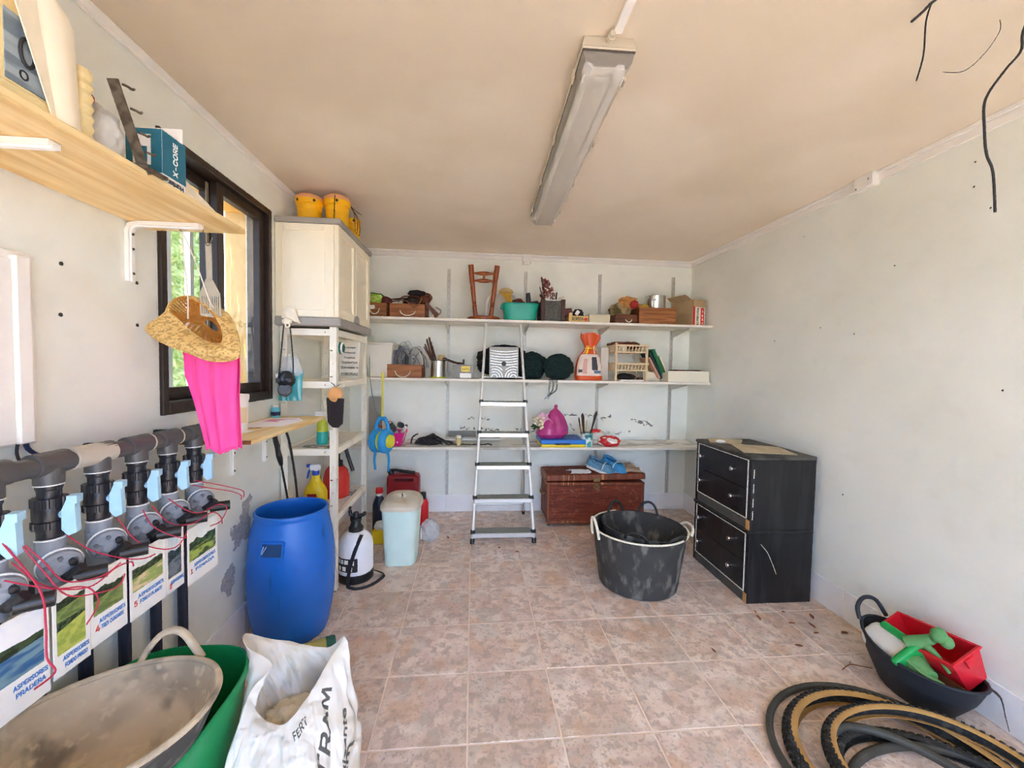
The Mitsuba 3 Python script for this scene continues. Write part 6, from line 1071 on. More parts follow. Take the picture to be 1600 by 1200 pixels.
# platform, folded up
pa, pb = LP(-1, 1.2), LP(1, 1.2)
py = pa[1] - .005
pl_ = sg.box(-.115, 0, .115, .245).buffer(-.006).buffer(.006)
tilt = (0, .13, .99)
plat = part(ld, 'platform', onto(prism(pl_, 0, .02), (.212, py - .03, 1.205), (1, 0, 0), tilt), 'platform', label='ribbed grey plastic platform folded upright')
ribs = []
for i in range(6): ribs.append(onto(prism(sg.LineString([(x, .222 - .021 * i - .011 * (1 - (x / .105) ** 2) * (1 if i < 9 else 0)) for x in np.linspace(-.105, .105, 13)]).buffer(.0035), 0, .003), (.212, py - .0502, 1.2025), (1, 0, 0), tilt))
for s in (-1, 1):
    for r in (.022, .043, .064, .085): ribs.append(onto(prism(sg.LineString([(s * (.075) + r * math.cos(t), .008 + r * math.sin(t)) for t in np.linspace(.05, math.pi - .05, 14) if abs(s * .075 + r * math.cos(t)) < .106 and s * (s * .075 + r * math.cos(t)) > .006]).buffer(.003), 0, .003), (.212, py - .0502, 1.2025), (1, 0, 0), tilt)) 
part(plat, 'ribs', cat(ribs), 'alu', kind='stuff')
part(plat, 'latch', onto(prism(sg.Point(0, .115).buffer(.018), 0, .004), (.212, py - .0512, 1.2025), (1, 0, 0), tilt), 'black_plastic')
part(plat, 'hinge_bar', cyl(pa + (0, -.0, .01), pb + (0, -.0, .01), .006, 10), 'alu', 40)
# rear frame
def RP(s, z): return np.array((.211 + s * (.215 - .05 * z / 1.3), 3.545 - .27 * z / 1.25, z))
for s in (-1, 1): part(ld, 'rear_leg', sweep(np.array([RP(s, .012), RP(s, 1.22)]), circ(.010, 10)), 'alu', 40); part(ld, 'foot', cyl(RP(s, .0008), RP(s, .03), .013, 12), 'black_plastic', 40); part(ld, 'strap', tube([LP(s, .5) + (0, .02, 0), (RP(s, .5) + LP(s, .5)) / 2 - (0, 0, .06), RP(s, .5)], .0025, 6, smooth=8), 'string', 40)
for z in (.1, .75): part(ld, 'rear_rail', cyl(RP(-1, z), RP(1, z), .008, 10), 'alu', 40)
# ---------------------------------------------------------------- wicker chest
def f_wick(p, n, uv):
    h = dr.select(dr.abs(n.x) > .7, p.y, p.x); s = dr.select(dr.abs(n.z) > .7, p.y, p.z)
    a = noise(dr.floor(s * 190) * 3.1, h * 14, 2.0); b = fbm(h * 40, s * 40, 1.0, 3)
    g_ = dr.abs(((s * 95) - dr.floor(s * 95)) - .5) * 2; hh = dr.abs(((h * 33 + .5 * dr.floor(s * 95)) - dr.floor(h * 33 + .5 * dr.floor(s * 95))) - .5) * 2
    c = mix(C('8a3f28'), C('6a2a1c'), smoothstep(.35, .7, a)); c = mix(c, C('a4694a'), smoothstep(.62, .8, b) * .7)
    return mix(c, C('3c1812'), smoothstep(.72, 1.0, g_) * .8 + smoothstep(.85, 1.0, hh) * .3)
def b_wick(p, n, uv):
    h = dr.select(dr.abs(n.x) > .7, p.y, p.x); s = dr.select(dr.abs(n.z) > .7, p.y, p.z)
    return dr.sin(s * 597) * dr.sin(h * 104 + 3.1416 * dr.floor(s * 95)) * .5
M('wicker', f_wick, .55, .4, bump=b_wick, bs=.0035)
def f_trim(p, n, uv):
    h = dr.select(dr.abs(n.x) > .7, p.y, p.x); a = cell_rand(dr.floor(h * 120), 1, 2)
    return mix(mix(C('8c4a2c'), C('6b3320'), a), C('c08a5c'), dr.select(a > .94, .9, 0.))
M('wicker_trim', f_trim, .5, .4)
wc = thing('wicker_chest', 'reddish brown wicker chest with its lid slightly raised, under the back shelf', 'chest')
def ch(m): return mv(rot(m, (0, 0, 1), -1.2), .985, 3.245, 0)
CW, CD, CH = .40, .335, .36
part(wc, 'body', ch(box(-CW, CW, 0, CD, .035, CH, .004)), 'wicker')
for sx in (-1, 1):
    for y in (-.004, CD - .02): part(wc, 'corner_post', ch(rbox(min(sx * (CW - .022), sx * (CW + .004)), max(sx * (CW - .022), sx * (CW + .004)), y, y + .024, .02, CH, .008)), 'wicker_trim', 40)
for y in (-.006, CD - .012):
    part(wc, 'rim', ch(rbox(-CW - .004, CW + .004, y, y + .018, CH - .022, CH + .004, .007)), 'wicker_trim', 40); part(wc, 'rim', ch(rbox(-CW - .004, CW + .004, y, y + .018, .022, .05, .007)), 'wicker_trim', 40)
for sx in (-1, 1): part(wc, 'rim', ch(rbox(sx * CW - .011, sx * CW + .007, 0, CD, CH - .022, CH + .004, .007)), 'wicker_trim', 40)
lidr = lambda m: ch(rot(rot(m, (1, 0, 0), -1.2, (0, CD, CH)), (0, 1, 0), -1.3, (-CW, 0, CH)))
lid = part(wc, 'lid', lidr(box(-CW - .006, CW + .002, -.01, CD + .004, CH + .008, CH + .052, .006)), 'wicker')
part(lid, 'lid_rim', lidr(cat(rbox(-CW - .012, CW + .006, -.018, .004, CH + .007, CH + .055, .009), rbox(-CW - .014, -CW + .006, -.01, CD, CH + .007, CH + .055, .009), rbox(CW - .012, CW + .008, -.01, CD, CH + .007, CH + .055, .009))), 'wicker_trim', 40)
M('brass', '8a6f45', .45, .5, .6)
part(lid, 'hasp', lidr(box(-.028, .028, -.022, -.017, CH - .004, CH + .03, .002)), 'brass')
rg = prism(sg.Point(0, 0).buffer(.024).difference(sg.box(-.012, -.008, -.003, .008).union(sg.box(.003, -.008, .012, .008))), 0, .004)
part(wc, 'lock_plate', onto(rg, ch(box(-.001, .001, -.0105, -.0095, CH - .03, CH - .029)).centroid, (1, 0, 0), (0, 0, 1)), 'brass')
for sx in (-1, 1): part(wc, 'side_handle', ch(tube([(sx * (CW + .004), .1, .25), (sx * (CW + .03), .12, .235), (sx * (CW + .03), .21, .235), (sx * (CW + .004), .23, .25)], .007, 8, smooth=4)), 'brass', 40)
for sx in (-1, 1):
    for y in (.02, CD - .02): part(wc, 'caster', ch(cat(cyl((sx * (CW - .02) - .009, y, .0165), (sx * (CW - .02) + .009, y, .0165), .016, 14), box(sx * (CW - .02) - .013, sx * (CW - .02) + .013, y - .01, y + .01, .02, .036, .002))), 'black_plastic')
# on the chest: shoes, cloth, gloves
LZ = CH + .06
M('shoe_blue', '3d8fc0', .55); M('shoe_dark', '1f3f86', .7); M('shoe_slate', '5c8aa4', .6); M('shoe_sole', 'd9d6cf', .5)
def clog(c, yaw, roll, lab, m1):
    k = thing('clog', lab, 'shoe', None)
    o = lambda m: mv(rot(rot(m, (1, 0, 0), roll), (0, 0, 1), yaw), *c)
    out = [(-.045, -.11), (.03, -.118), (.05, -.07), (.048, .02), (.04, .09), (0, .122), (-.045, .10), (-.056, .04), (-.05, -.05)]
    sp_ = sg.Polygon(spline(np.array(out), 5, True))
    part(k, 'sole', o(mv(prism(sp_, 0, .022), 0, 0, 0)), 'shoe_sole')
    def up(u, v):
        a = u * 2 * np.pi; px_ = np.interp(u, np.linspace(0, 1, 46), np.append(spline(np.array(out), 5, True)[:, 0], out[0][0])); py_ = np.interp(u, np.linspace(0, 1, 46), np.append(spline(np.array(out), 5, True)[:, 1], out[0][1]))
        s = 1 - .42 * v ** 1.6; toe = np.clip((py_ + .02) / .1, 0, 1)
        zz = .022 + .052 * np.sin(v * 1.45) * (1 + .1 * toe)
        return px_ * s, py_ * (1 - v * .12) * (1 - .42 * toe * v ** 1.2) - .012 * v, zz
    part(k, 'upper', o(thick(grid(up, 60, 10, True), .005)), m1, 60)
    part(k, 'insole', o(mv(prism(sp_.buffer(-.012), 0, .004), 0, 0, .024)), 'shoe_dark')
    part(k, 'heel_strap', o(tube([(-.054, .0, .05), (-.05, -.07, .078), (-.0, -.118, .088), (.047, -.07, .078), (.05, .0, .05)], .0065, 8, smooth=6)), m1, 50)
    part(k, 'white_band', o(tube([(-.056, .02, .03), (-.046, .02, .07), (.0, .02, .085), (.042, .02, .07), (.05, .02, .03)], .004, 8, smooth=6)), 'shoe_sole', 50)
clog((1.04, 3.33, LZ + .014), 238, -16, 'blue clog with a grey-blue heel lying on the wicker chest, nearer the middle', 'shoe_slate')
clog((1.165, 3.36, LZ + .014), 215, -14, 'bright blue clog with a white sole on the wicker chest, beside the gloves', 'shoe_blue')
def rag(u, v): return .78 + .17 * u + .02 * np.sin(v * 4), 3.29 + .12 * v + .01 * np.sin(u * 7), LZ - .004 + .022 * np.abs(np.sin(u * 5 + v * 3)) * np.sin(np.pi * np.clip(v, .02, .98)) + .006
solo('white_cloth', thick(grid(rag, 36, 26), .004), 'white_plastic' if False else 'cotton_white' if M('cotton_white', 'efece6', .85) else '', 'crumpled white cloth on the left of the wicker chest lid', 'cloth', 50)
M('glove_tan', lambda p, n, uv: mix(C('c5a88c'), C('9a8068'), fbm(p.x * 30, p.y * 30, p.z * 30, 3)), .85)
def glove(c, yaw, lab, s=1.0):
    k = thing('work_glove', lab, 'glove')
    o = lambda m: mv(rot(m, (0, 0, 1), yaw), *c)
    M3 = m3.Manifold; S = lambda x, y, z, r: M3.sphere(r, 12).translate((x, y, z))
    g_ = M3.batch_hull([S(-.03, -.05, .014, .012), S(.03, -.05, .014, .012), S(-.035, .03, .014, .013), S(.035, .03, .016, .013)]) + M3.batch_hull([S(-.035, -.05, .013, .011), S(.035, -.05, .013, .011), S(-.045, -.11, .013, .01), S(.045, -.11, .016, .01)])
    for i, (x, l) in enumerate(((-.032, .055), (-.011, .07), (.011, .066), (.031, .05))): g_ = g_ + M3.batch_hull([S(x, .02, .015, .0105), S(x * 1.15, .03 + l * .6, .02, .010)]) + M3.batch_hull([S(x * 1.15, .03 + l * .6, .02, .010), S(x * 1.25, .03 + l, .012, .009)])
    g_ = g_ + M3.batch_hull([S(-.032, -.03, .014, .012), S(-.06, .005, .014, .0105)]) + M3.batch_hull([S(-.06, .005, .014, .0105), S(-.066, .035, .013, .009)])
    part(k, 'glove', o(man(g_)), 'glove_tan', 50); part(k, 'cuff', o(rbox(-.05, .05, -.125, -.108, .003, .03, .006)), 'cotton_white', 40)
glove((1.27, 3.34, LZ + .014), 75, 'tan work glove on the right end of the wicker chest lid, on top'); glove((1.26, 3.45, LZ + .018), 100, 'tan work glove lying behind the other one on the wicker chest')
# ---------------------------------------------------------------- black rubber tubs with rope handles
def f_rub(p, n, uv): return mix(mix(C('444341'), C('323232'), fbm(p.x * 9, p.y * 9, p.z * 9, 3)), C('827f77'), smoothstep(.50, .76, fbm(p.x * 26, p.y * 26, p.z * 9, 4)) * .6)
M('rubber_tub', f_rub, .7, .3, bump=lambda p, n, uv: fbm(p.x * 70, p.y * 70, p.z * 70, 3), bs=.003); M('rope_cream', 'ded6c2', .8)
TC = (.992, 2.377, .0006)
tb_ = thing('rubber_tub', 'large round black rubber tub with a cream rope edge in the middle of the floor', 'tub')
part(tb_, 'body', lathe([(0, 0), (.215, 0), (.226, .006), (.232, .03), (.274, .338), (.276, .342), (.270, .343), (.266, .338), (.222, .02), (.21, .01), (0, .008)], 72, TC), 'rubber_tub', 40)
def arc(r, z, a0, a1, n=14, dz=0): return [(TC[0] + r * math.cos(a), TC[1] + r * math.sin(a), z + dz * math.sin(math.pi * i / (n - 1))) for i, a in enumerate(np.linspace(a0, a1, n))]
part(tb_, 'rope_edge', tube(arc(.279, .343, -2.95, -.05, 40), .0058, 8), 'rope_cream', 50); part(tb_, 'rope_edge', tube(arc(.278, .343, 1.75, 2.75, 20), .0052, 8), 'rope_cream', 50)
def loop_handle(a, r, z, w, hgt, out, rad): # a loop standing on the rim at angle a
    d = np.array((math.cos(a), math.sin(a), 0)); t = np.array((-d[1], d[0], 0)); o = np.array((TC[0], TC[1], z)) + d * r
    return tube([o + t * w * math.cos(q) * (-1) + (d * out + np.array((0, 0, hgt))) * math.sin(q) for q in np.linspace(0, math.pi, 12)], rad, 8, smooth=2)
part(tb_, 'rope_handle', loop_handle(3.28, .279, .30, .045, .115, .02, .0085), 'rope_cream', 50); part(tb_, 'rope_handle', loop_handle(-.12, .279, .325, .085, .035, .03, .009), 'rope_cream', 50)
it = thing('rubber_tub', 'smaller black rubber tub nested and tilted inside the large tub', 'tub')
def itf(m): return mv(rot(rot(m, (1, 0, 0), 0), (0, 1, 0), 4.0), TC[0] + .008, TC[1] + .0, .112)
part(it, 'body', itf(lathe([(0, 0), (.165, 0), (.175, .006), (.18, .02), (.243, .232), (.246, .236), (.24, .238), (.236, .232), (.172, .022), (.16, .012), (0, .01)], 64)), 'rubber_tub', 40)
def ith(a, hgt, out): 
    d = np.array((math.cos(a), math.sin(a), 0)); t = np.array((-d[1], d[0], 0)); o = d * .242 + np.array((0, 0, .225))
    return itf(tube([o - t * .06 * math.cos(q) + (d * out + np.array((0, 0, hgt))) * math.sin(q) for q in np.linspace(0, math.pi, 12)], .008, 8, smooth=2))
for a, h_, o_ in ((1.95, .075, .015), (1.05, .085, .02), (-2.1, .05, .03), (-1.2, .06, .05)): part(it, 'handle', ith(a, h_, o_), 'black_rubber', 50)
# ---------------------------------------------------------------- two black chests of drawers, one on the other
M('black_wood', f_black, .35, .45); M('black_top', lambda p, n, uv: mix(C('4c4a44'), C('2b2a29'), smoothstep(.4, .7, fbm(p.x * 8, p.y * 8, p.z * 8, 4))), .6); M('grey_plinth', lambda p, n, uv: mix(C('55534e'), C('46443f'), fbm(p.x * 30, p.y * 30, p.z * 30, 3)), .7)
M('white_edge', 'cfcac0', .5); M('raw_wood', 'b98a54', .7)
def dresser(z0, lab, top=False):
    k = thing('chest_of_drawers', lab, 'chest of drawers')
    x0, x1, y0, y1, h = 1.512, 1.888, 2.108, 2.672, .412
    part(k, 'carcass', cat(box(x0 + .02, x1, y0, y0 + .018, z0 + .0006, z0 + h - .022), box(x0 + .02, x1, y1 - .018, y1, z0 + .0006, z0 + h - .022), box(x1 - .01, x1, y0 + .018, y1 - .018, z0 + .05, z0 + h - .022), box(x0 + .02, x1 - .01, y0 + .018, y1 - .018, z0 + .05, z0 + .064)), 'black_wood')
    t_ = part(k, 'top', box(x0 - .012, x1 + .002, y0 - .006, y1 + .006, z0 + h - .0215, z0 + h, .005), 'black_top' if top else 'black_wood')
    part(k, 'side_stile', cat(box(x0 - .002, x0 + .0195, y0 - .002, y0 + .03, z0 + .0006, z0 + h - .022, .002)), 'black_wood'); part(k, 'side_stile', box(x0 - .002, x0 + .0195, y1 - .03, y1 + .002, z0 + .0006, z0 + h - .022, .002), 'black_wood')
    part(k, 'plinth', box(x0 - .004, x0 + .014, y0 + .03, y1 - .03, z0 + .0006, z0 + .058, .002), 'grey_plinth'); part(k, 'bare_corner', box(x0 - .0045, x0 + .001, y0 + .002, y0 + .032, z0 + .0007, z0 + .055, .001), 'raw_wood', label='chipped corner of bare wood')
    part(k, 'white_edging', cat(box(x0 - .006, x0 + .001, y0 + .026, y0 + .031, z0 + .06, z0 + h - .023), box(x0 - .006, x0 + .001, y1 - .031, y1 - .026, z0 + .06, z0 + h - .023), box(x0 - .006, x0 + .001, y0 + .031, y1 - .031, z0 + .058, z0 + .063), box(x0 - .006, x0 + .001, y0 + .031, y1 - .031, z0 + h - .028, z0 + h - .023)), 'white_edge')
    for i, (a, b) in enumerate(((.0635, .222), (.2235, h - .029))):
        d = part(k, 'drawer', cat(box(x0 - .004, x0 + .013, y0 + .0315, y1 - .0315, z0 + a, z0 + b - .0025, .002), box(x0 - .0035, x0 + .008, y0 + .0315, y1 - .0315, z0 + b - .0022, z0 + b)), 'black_wood')
        for y in (y0 + .145, y1 - .082 + .0): part(d, 'knob', onto(lathe([(0, 0), (.006, 0), (.006, .012), (.013, .016), (.0145, .022), (.012, .028), (0, .030)], 20), (x0 - .004, y, z0 + (a + b) / 2 + .008), (0, -1, 0), (0, 0, 1), (-1, 0, 0)), 'chrome', 40)
    return k
d1 = dresser(0, 'lower black wooden two-drawer chest, standing on the floor by the right wall'); d2 = dresser(.4126, 'upper black wooden two-drawer chest stacked on the other one', True)
M('scratch', 'c9c2b4', .7)
part(d1, 'scratch', tube([(1.58, 2.1078, .335), (1.62, 2.1078, .29), (1.655, 2.1078, .22), (1.678, 2.1078, .165)], .0016, 6, smooth=5), 'scratch', label='pale curved scratch')
for z_ in (.06, .13, .21, .29): part(d2, 'paint_chip', box(1.5205, 1.526, 2.1055, 2.1076, .4126 + z_, .4126 + z_ + .05, .0008), 'scratch')
M('cardboard', lambda p, n, uv: mix(C('b7a98e'), C('a09276'), fbm(p.x * 16, p.y * 16, 0., 3)), .85)
for pts, z, lab in (([(1.53, 2.21), (1.80, 2.14), (1.86, 2.36), (1.62, 2.48)], .8255, 'flat sheet of brown cardboard on the upper black chest, near its front'), ([(1.51, 2.52), (1.69, 2.47), (1.80, 2.62), (1.58, 2.67)], .8256, 'flat sheet of cardboard at the back of the upper black chest')):
    solo('cardboard_sheet', prism(pts, z, z + .004), 'cardboard', lab, 'cardboard')
solo('crumpled_paper', blob((1.57, 2.50, .838), (.03, .02, .011), .3, 6, 3, 8, .8255), 'paper', 'small crumpled paper on the upper black chest', 'paper', 50)
# ---------------------------------------------------------------- green tipped hose filter lying on the floor by the barrel
dt = thing('cylinder_filter', 'short khaki tube with a dark green cap on the floor by the barrel', 'tube')
M('khaki', 'a8a05a', .6)
part(dt, 'tube', cyl((-.80, 1.80, .027), (-.665, 1.875, .027), .024, 24), 'khaki', 40); part(dt, 'cap', cyl((-.665, 1.875, .027), (-.63, 1.894, .027), .026, 24, .022), 'dark_green', 40)
for i, (x, y) in enumerate(((1.489, 1.979), (1.629, 1.923), (1.105, 1.75), (1.506, 2.029), (1.838, 1.835), (.177, 2.867), (-.198, 3.058), (1.531, 1.759), (1.813, 1.36), (1.72, 1.9), (1.78, 1.97), (1.66, 2.02), (1.69, 1.84), (.3, 2.8))):
    r_ = np.random.default_rng(i); s = r_.uniform(.008, .02)
    m = grid(lambda u, v: (s * (u - .5) * 2, s * .45 * (v - .5) * (1 - (2 * u - 1) ** 2) * 2, .0012 + .004 * (2 * v - 1) ** 2 + .004 * u ** 2), 7, 5)
    solo('dry_leaf', mv(rot(thick(m, .0006), (0, 0, 1), r_.uniform(0, 360)), x, y, .0006), 'pine_end', 'small dry brown leaf on the tiles near the right wall' if x > 1 else 'small dry brown leaf on the tiles near the ladder', 'leaf', 50, group='dry leaves on the right of the floor' if x > 1 else 'dry leaves by the ladder')
solo('twig', cat(tube([(1.60, 1.60, .004), (1.66, 1.625, .006), (1.70, 1.615, .005), (1.74, 1.60, .004)], .0018, 6, smooth=4), tube([(1.66, 1.625, .006), (1.68, 1.645, .004)], .0012, 6)), 'pine_end', 'thin brown twig lying on the tiles in front of the black basket', 'twig', 40)
# ---------------------------------------------------------------- foreground, left: green tub, worn rubber basket, white sack
M('tub_bright', lambda p, n, uv: mix(C('15804a'), C('1c9055'), fbm(p.x * 6, p.y * 6, p.z * 6, 3)), .4)
gtb = thing('plastic_tub', 'large green plastic tub on the floor under the worn rubber basket', 'tub')
def gbf(u, v):
    x, y = superr(u * 2 * np.pi, .160 + .036 * v, .24 + .044 * v, .62); return -.842 + x, 1.045 + y, .0006 + .40 * v
g3 = grid(gbf, 80, 10, True)
part(gtb, 'body', cat(thick(g3, .004), mv(prism(sg.box(-.15, -.22, .15, .22).buffer(-.05).buffer(.05), 0, .004), -.842, 1.045, .0008)), 'tub_bright', 45)
part(gtb, 'rim', thick(grid(lambda u, v: (gbf(u, np.array(1.0))[0] + .004 * v * np.cos(u * 2 * np.pi), gbf(u, np.array(1.0))[1] + .012 * v * np.sin(u * 2 * np.pi), .4 - .012 * v ** 2 + 0 * u), 80, 5, True), .004), 'tub_bright', 45)
def f_worn(p, n, uv):
    a = fbm(p.x * 7, p.y * 7, p.z * 7, 4); b = fbm(p.x * 45, p.y * 45, p.z * 45, 3)
    c = mix(C('aa9d88'), C('cfbea3'), smoothstep(.35, .65, a)); c = mix(c, C('6b655b'), smoothstep(.5, .72, fbm(p.x * 11 + 7, p.y * 11, p.z * 11, 4)) * .8)
    return mix(c, C('dccdb2'), smoothstep(.55, .75, b) * .6)
M('worn_rubber', f_worn, .85, .25, bump=lambda p, n, uv: fbm(p.x * 40, p.y * 40, p.z * 40, 4) + .4 * fbm(p.x * 130, p.y * 130, p.z * 130, 2), bs=.008)
def f_dark_out(p, n, uv): return mix(C('3b3a37'), C('5e5b54'), smoothstep(.5, .75, fbm(p.x * 30, p.y * 30, p.z * 30, 3)))
M('rubber_out', f_dark_out, .8)
rbk = thing('rubber_basket', 'dusty worn rubber basket with a loop handle, resting in the green tub', 'basket')
BA, BB, BCX, BCY, BCZ = .213, .239, -.829, .961, .488
def bsk(off):
    def f(u, v):
        a = u * 2 * np.pi; s = np.interp(v, [0, .02, .3, .75, 1], [0, .35, .62, .86, 1.0]) - off * .0
        x, y = (BA - off) * s * np.cos(a), (BB - off) * s * np.sin(a)
        zd = np.interp(v, [0, .02, .3, .75, 1], [-.215, -.215, -.195, -.08, 0]) + off * (1 - v)
        wob = 1 + .02 * np.sin(3 * a + 1) * v
        return BCX + x * wob, BCY + y * wob, BCZ - .131 * y - .009 * x + zd + .008 * np.sin(2 * a) * v
    return f
part(rbk, 'inside', grid(bsk(.008), 90, 40, True).invert() if False else grid(bsk(.008), 90, 40, True), 'worn_rubber', 60); part(rbk, 'outside', grid(bsk(0), 90, 40, True), 'rubber_out', 60)
rimp = [bsk(.004)(np.array(t), np.array(1.0)) for t in np.linspace(0, 1, 90, endpoint=False)]
part(rbk, 'rim', tube(np.array(rimp) + (0, 0, .001), .0075, 8, closed=True), 'worn_rubber', 60)
for a in (math.pi * .53, -math.pi / 2):
    d = np.array((math.cos(a), math.sin(a), 0)); t = np.array((-d[1], d[0], 0)); s = 1 if a > 0 else -1
    o = np.array((BCX + BA * .97 * d[0], BCY + BB * .97 * d[1], BCZ - .131 * BB * .97 * d[1]))
    pts = [o + t * w + d * ou + np.array((0, 0, z)) for w, ou, z in ((-.085, 0, -.005), (-.06, .01, .025), (-.03, .02, .058), (0, .025, .068), (.03, .02, .058), (.056, .01, .025), (.07, 0, -.005))]
    part(rbk, 'handle', sweep(spline(pts, 6), circ(.0115, 10, .008)), 'worn_rubber', 60)
M('sack_white', lambda p, n, uv: mix(mix(C('dfdcd5'), C('cfc5b2'), smoothstep(.45, .75, fbm(p.x * 9, p.y * 9, p.z * 9, 3))), C('c9bda6'), smoothstep(.6, .9, dr.sin(p.x * 1500 + p.y * 1500) * dr.sin(p.z * 1500)) * .2), .35, .5, bump=lambda p, n, uv: fbm(p.x * 22, p.y * 22, p.z * 22, 4), bs=.02)
sk = thing('woven_sack', 'open white woven fertiliser sack with grey lettering, standing in the left foreground', 'sack')
ru_ = np.array([(-.43, 1.26, .40), (-.408, 1.312, .428), (-.455, 1.325, .385), (-.52, 1.345, .375), (-.60, 1.362, .385), (-.66, 1.36, .395), (-.725, 1.345, .425), (-.69, 1.28, .428), (-.592, 1.235, .40), (-.615, 1.17, .375), (-.585, 1.14, .335), (-.53, 1.12, .315), (-.495, 1.125, .32), (-.455, 1.18, .36)])
angs_ = np.radians([8, 40, 62, 88, 112, 128, 143, 168, 195, 220, 245, 270, 300, 340])
RU = spline(ru_, 10, True); NR = len(RU)
def rimat(u):
    i = (u % 1) * NR; k = np.floor(i).astype(int); f = (i - k)[..., None]; return RU[k % NR] * (1 - f) + RU[(k + 1) % NR] * f
def angat(u): return np.interp((np.asarray(u) % 1) * 14, np.arange(15), np.append(angs_, angs_[0] + 2 * np.pi))
def sack(u, v, off=0.0):
    u = np.asarray(u, float); v = np.asarray(v, float); u, v = np.broadcast_arrays(u, v)
    R_ = rimat(u); a = angat(u)
    e = .75
    sx, sy = np.sign(np.cos(a)) * np.abs(np.cos(a)) ** e, np.sign(np.sin(a)) * np.abs(np.sin(a)) ** e
    w = np.interp(v, [0, .05, .3, .6, .85, 1], [.115, .128, .14, .148, .15, .15]); d = np.interp(v, [0, .05, .3, .6, .85, 1], [.17, .19, .2, .19, .15, .13])
    B = np.stack([-.462 - .03 * v + w * sx, 1.11 + .04 * v + d * sy, R_[..., 2] * v], -1)
    t = np.clip((v - .45) / .55, 0, 1); t = (t * t * (3 - 2 * t))[..., None]
    P = B * (1 - t) + R_ * t
    q = np.stack([np.cos(a) * 1.2, np.sin(a) * 1.2, v * 1.3], -1)
    cr = (meshkit.fbm(q * 2.6 + 3, 4, 5) - .5) * .075 + .022 * (np.abs(((a * 2.3 + v * 2.1) % 1) - .5) - .25) * np.sin(np.pi * np.clip(v, 0, 1)) + .018 * (np.abs(((a * 3.1 - v * 3.0) % 1) - .5) - .25)
    k = cr * np.sin(np.pi * np.clip(v * .93 + .03, 0, 1)) + off
    n_ = np.stack([np.cos(a), np.sin(a), .15 + 0 * a], -1); P = P + n_ * k[..., None]
    P[..., 2] = np.maximum(P[..., 2] + .0, .0012 + .0 * v)
    return P
def tup(P): return P[..., 0], P[..., 1], P[..., 2]
part(sk, 'outside', thick(grid(lambda u, v: tup(sack(u, v)), 220, 70, True), .0012), 'sack_white', 40)
M('sack_fill', lambda p, n, uv: mix(C('d8cdb4'), C('b5a789'), fbm(p.x * 30, p.y * 30, p.z * 30, 3)), .6)
part(sk, 'folded_lining', blob((-.52, 1.2, .235), (.085, .10, .055), .4, 6, 5, 91), 'sack_fill', 50, label='beige crumpled lining inside')
part(sk, 'base', mv(lathe([(0, 0), (.15, 0), (.15, .003), (0, .003)], 32, (0, 0, 0), .75, 1.1), -.462, 1.11, .0008), 'sack_white')
M('ink_grey', '55534f', .7)
US = np.linspace(0, 1, 721); 
def sack_text(s, h, uc, vc, deg, width=None, bold=True):
    m = text(s, h, .0004, bold, True); m = m.subdivide_to_size(.008) if hasattr(m, 'subdivide_to_size') else m
    if width: m.apply_scale((width / (m.bounds[1][0] - m.bounds[0][0]), 1, 1))
    v = m.vertices.copy(); c, s_ = math.cos(math.radians(deg)), math.sin(math.radians(deg)); x, y = v[:, 0] * c - v[:, 1] * s_, v[:, 0] * s_ + v[:, 1] * c
    m.vertices = sack(uc + x / 1.15, np.clip(vc + y / .38, 0.02, .995), .0016 + v[:, 2]); part(sk, 'lettering', m, 'ink_grey')
sack_text('FERT', .016, .875, .80, 6, .045); sack_text('NITRAM', .03, .925, .64, 47, .15); sack_text('Fertilizante', .011, .955, .56, 50, .10); sack_text('Nitrato Am', .018, .945, .42, 50, .13); sack_text('fertilizante', .011, .74, .55, 76, .10)
# ---------------------------------------------------------------- foreground, right: black basket with a red crate and a green sprayer, tyres
M('black_tub', lambda p, n, uv: mix(C('2b3036'), C('23262b'), fbm(p.x * 9, p.y * 9, p.z * 9, 3)), .55, .35)
ob2 = thing('rubber_basket', 'oval black rubber basket by the right wall holding a red tray and a green sprayer', 'basket')
OX, OY, OZ = 1.785, 1.462, .172
def obf(off):
    def f(u, v):
        a = u * 2 * np.pi; s = np.interp(v, [0, .03, .12, .6, 1], [0, .55, .62, .88, 1]); zz = np.interp(v, [0, .03, .12, .6, 1], [0.0006, .0006, .012, .1, 1.0 * OZ])
        x, y = (.138 - off) * s * np.cos(a), (.212 - off) * s * np.sin(a)
        return OX + x + .012 * v - .006, OY + y, np.where(v > .99, OZ, zz) + off * (1 - v) + .03 * v * v * np.cos(2 * a) * -.35 + .012 * v * (y / .2)
    return f
part(ob2, 'body', cat(grid(obf(0), 80, 24, True), grid(obf(.006), 80, 24, True)), 'black_tub', 50)
part(ob2, 'rim', tube([obf(.003)(np.array(t), np.array(1.0)) for t in np.linspace(0, 1, 80, endpoint=False)], .006, 8, closed=True), 'black_tub', 50)
e_ = np.array(obf(.003)(np.array(.25), np.array(1.0)))
part(ob2, 'handle', tube([e_ + (-.07, -.022, .0), e_ + (-.062, -.0, .045), e_ + (-.02, .012, .078), e_ + (.03, .004, .07), e_ + (.06, -.02, .01)], .0085, 10, smooth=6), 'black_tub', 50)
e2 = np.array(obf(.003)(np.array(.75), np.array(1.0)))
part(ob2, 'torn_strap', sweep(spline([e2 + (.06, .02, .0), e2 + (.075, .0, -.02), e2 + (.08, -.012, -.075), e2 + (.088, -.02, -.125)], 6), np.array([(-.008, -.002), (.008, -.002), (.008, .002), (-.008, .002)]), scale=np.linspace(1, .3, 19)), 'leather_dark')
rc2 = thing('red_crate', 'red plastic tray leaning in the black basket against the right wall', 'tray')
M('crate_red', 'cf1f2e', .35, .45)
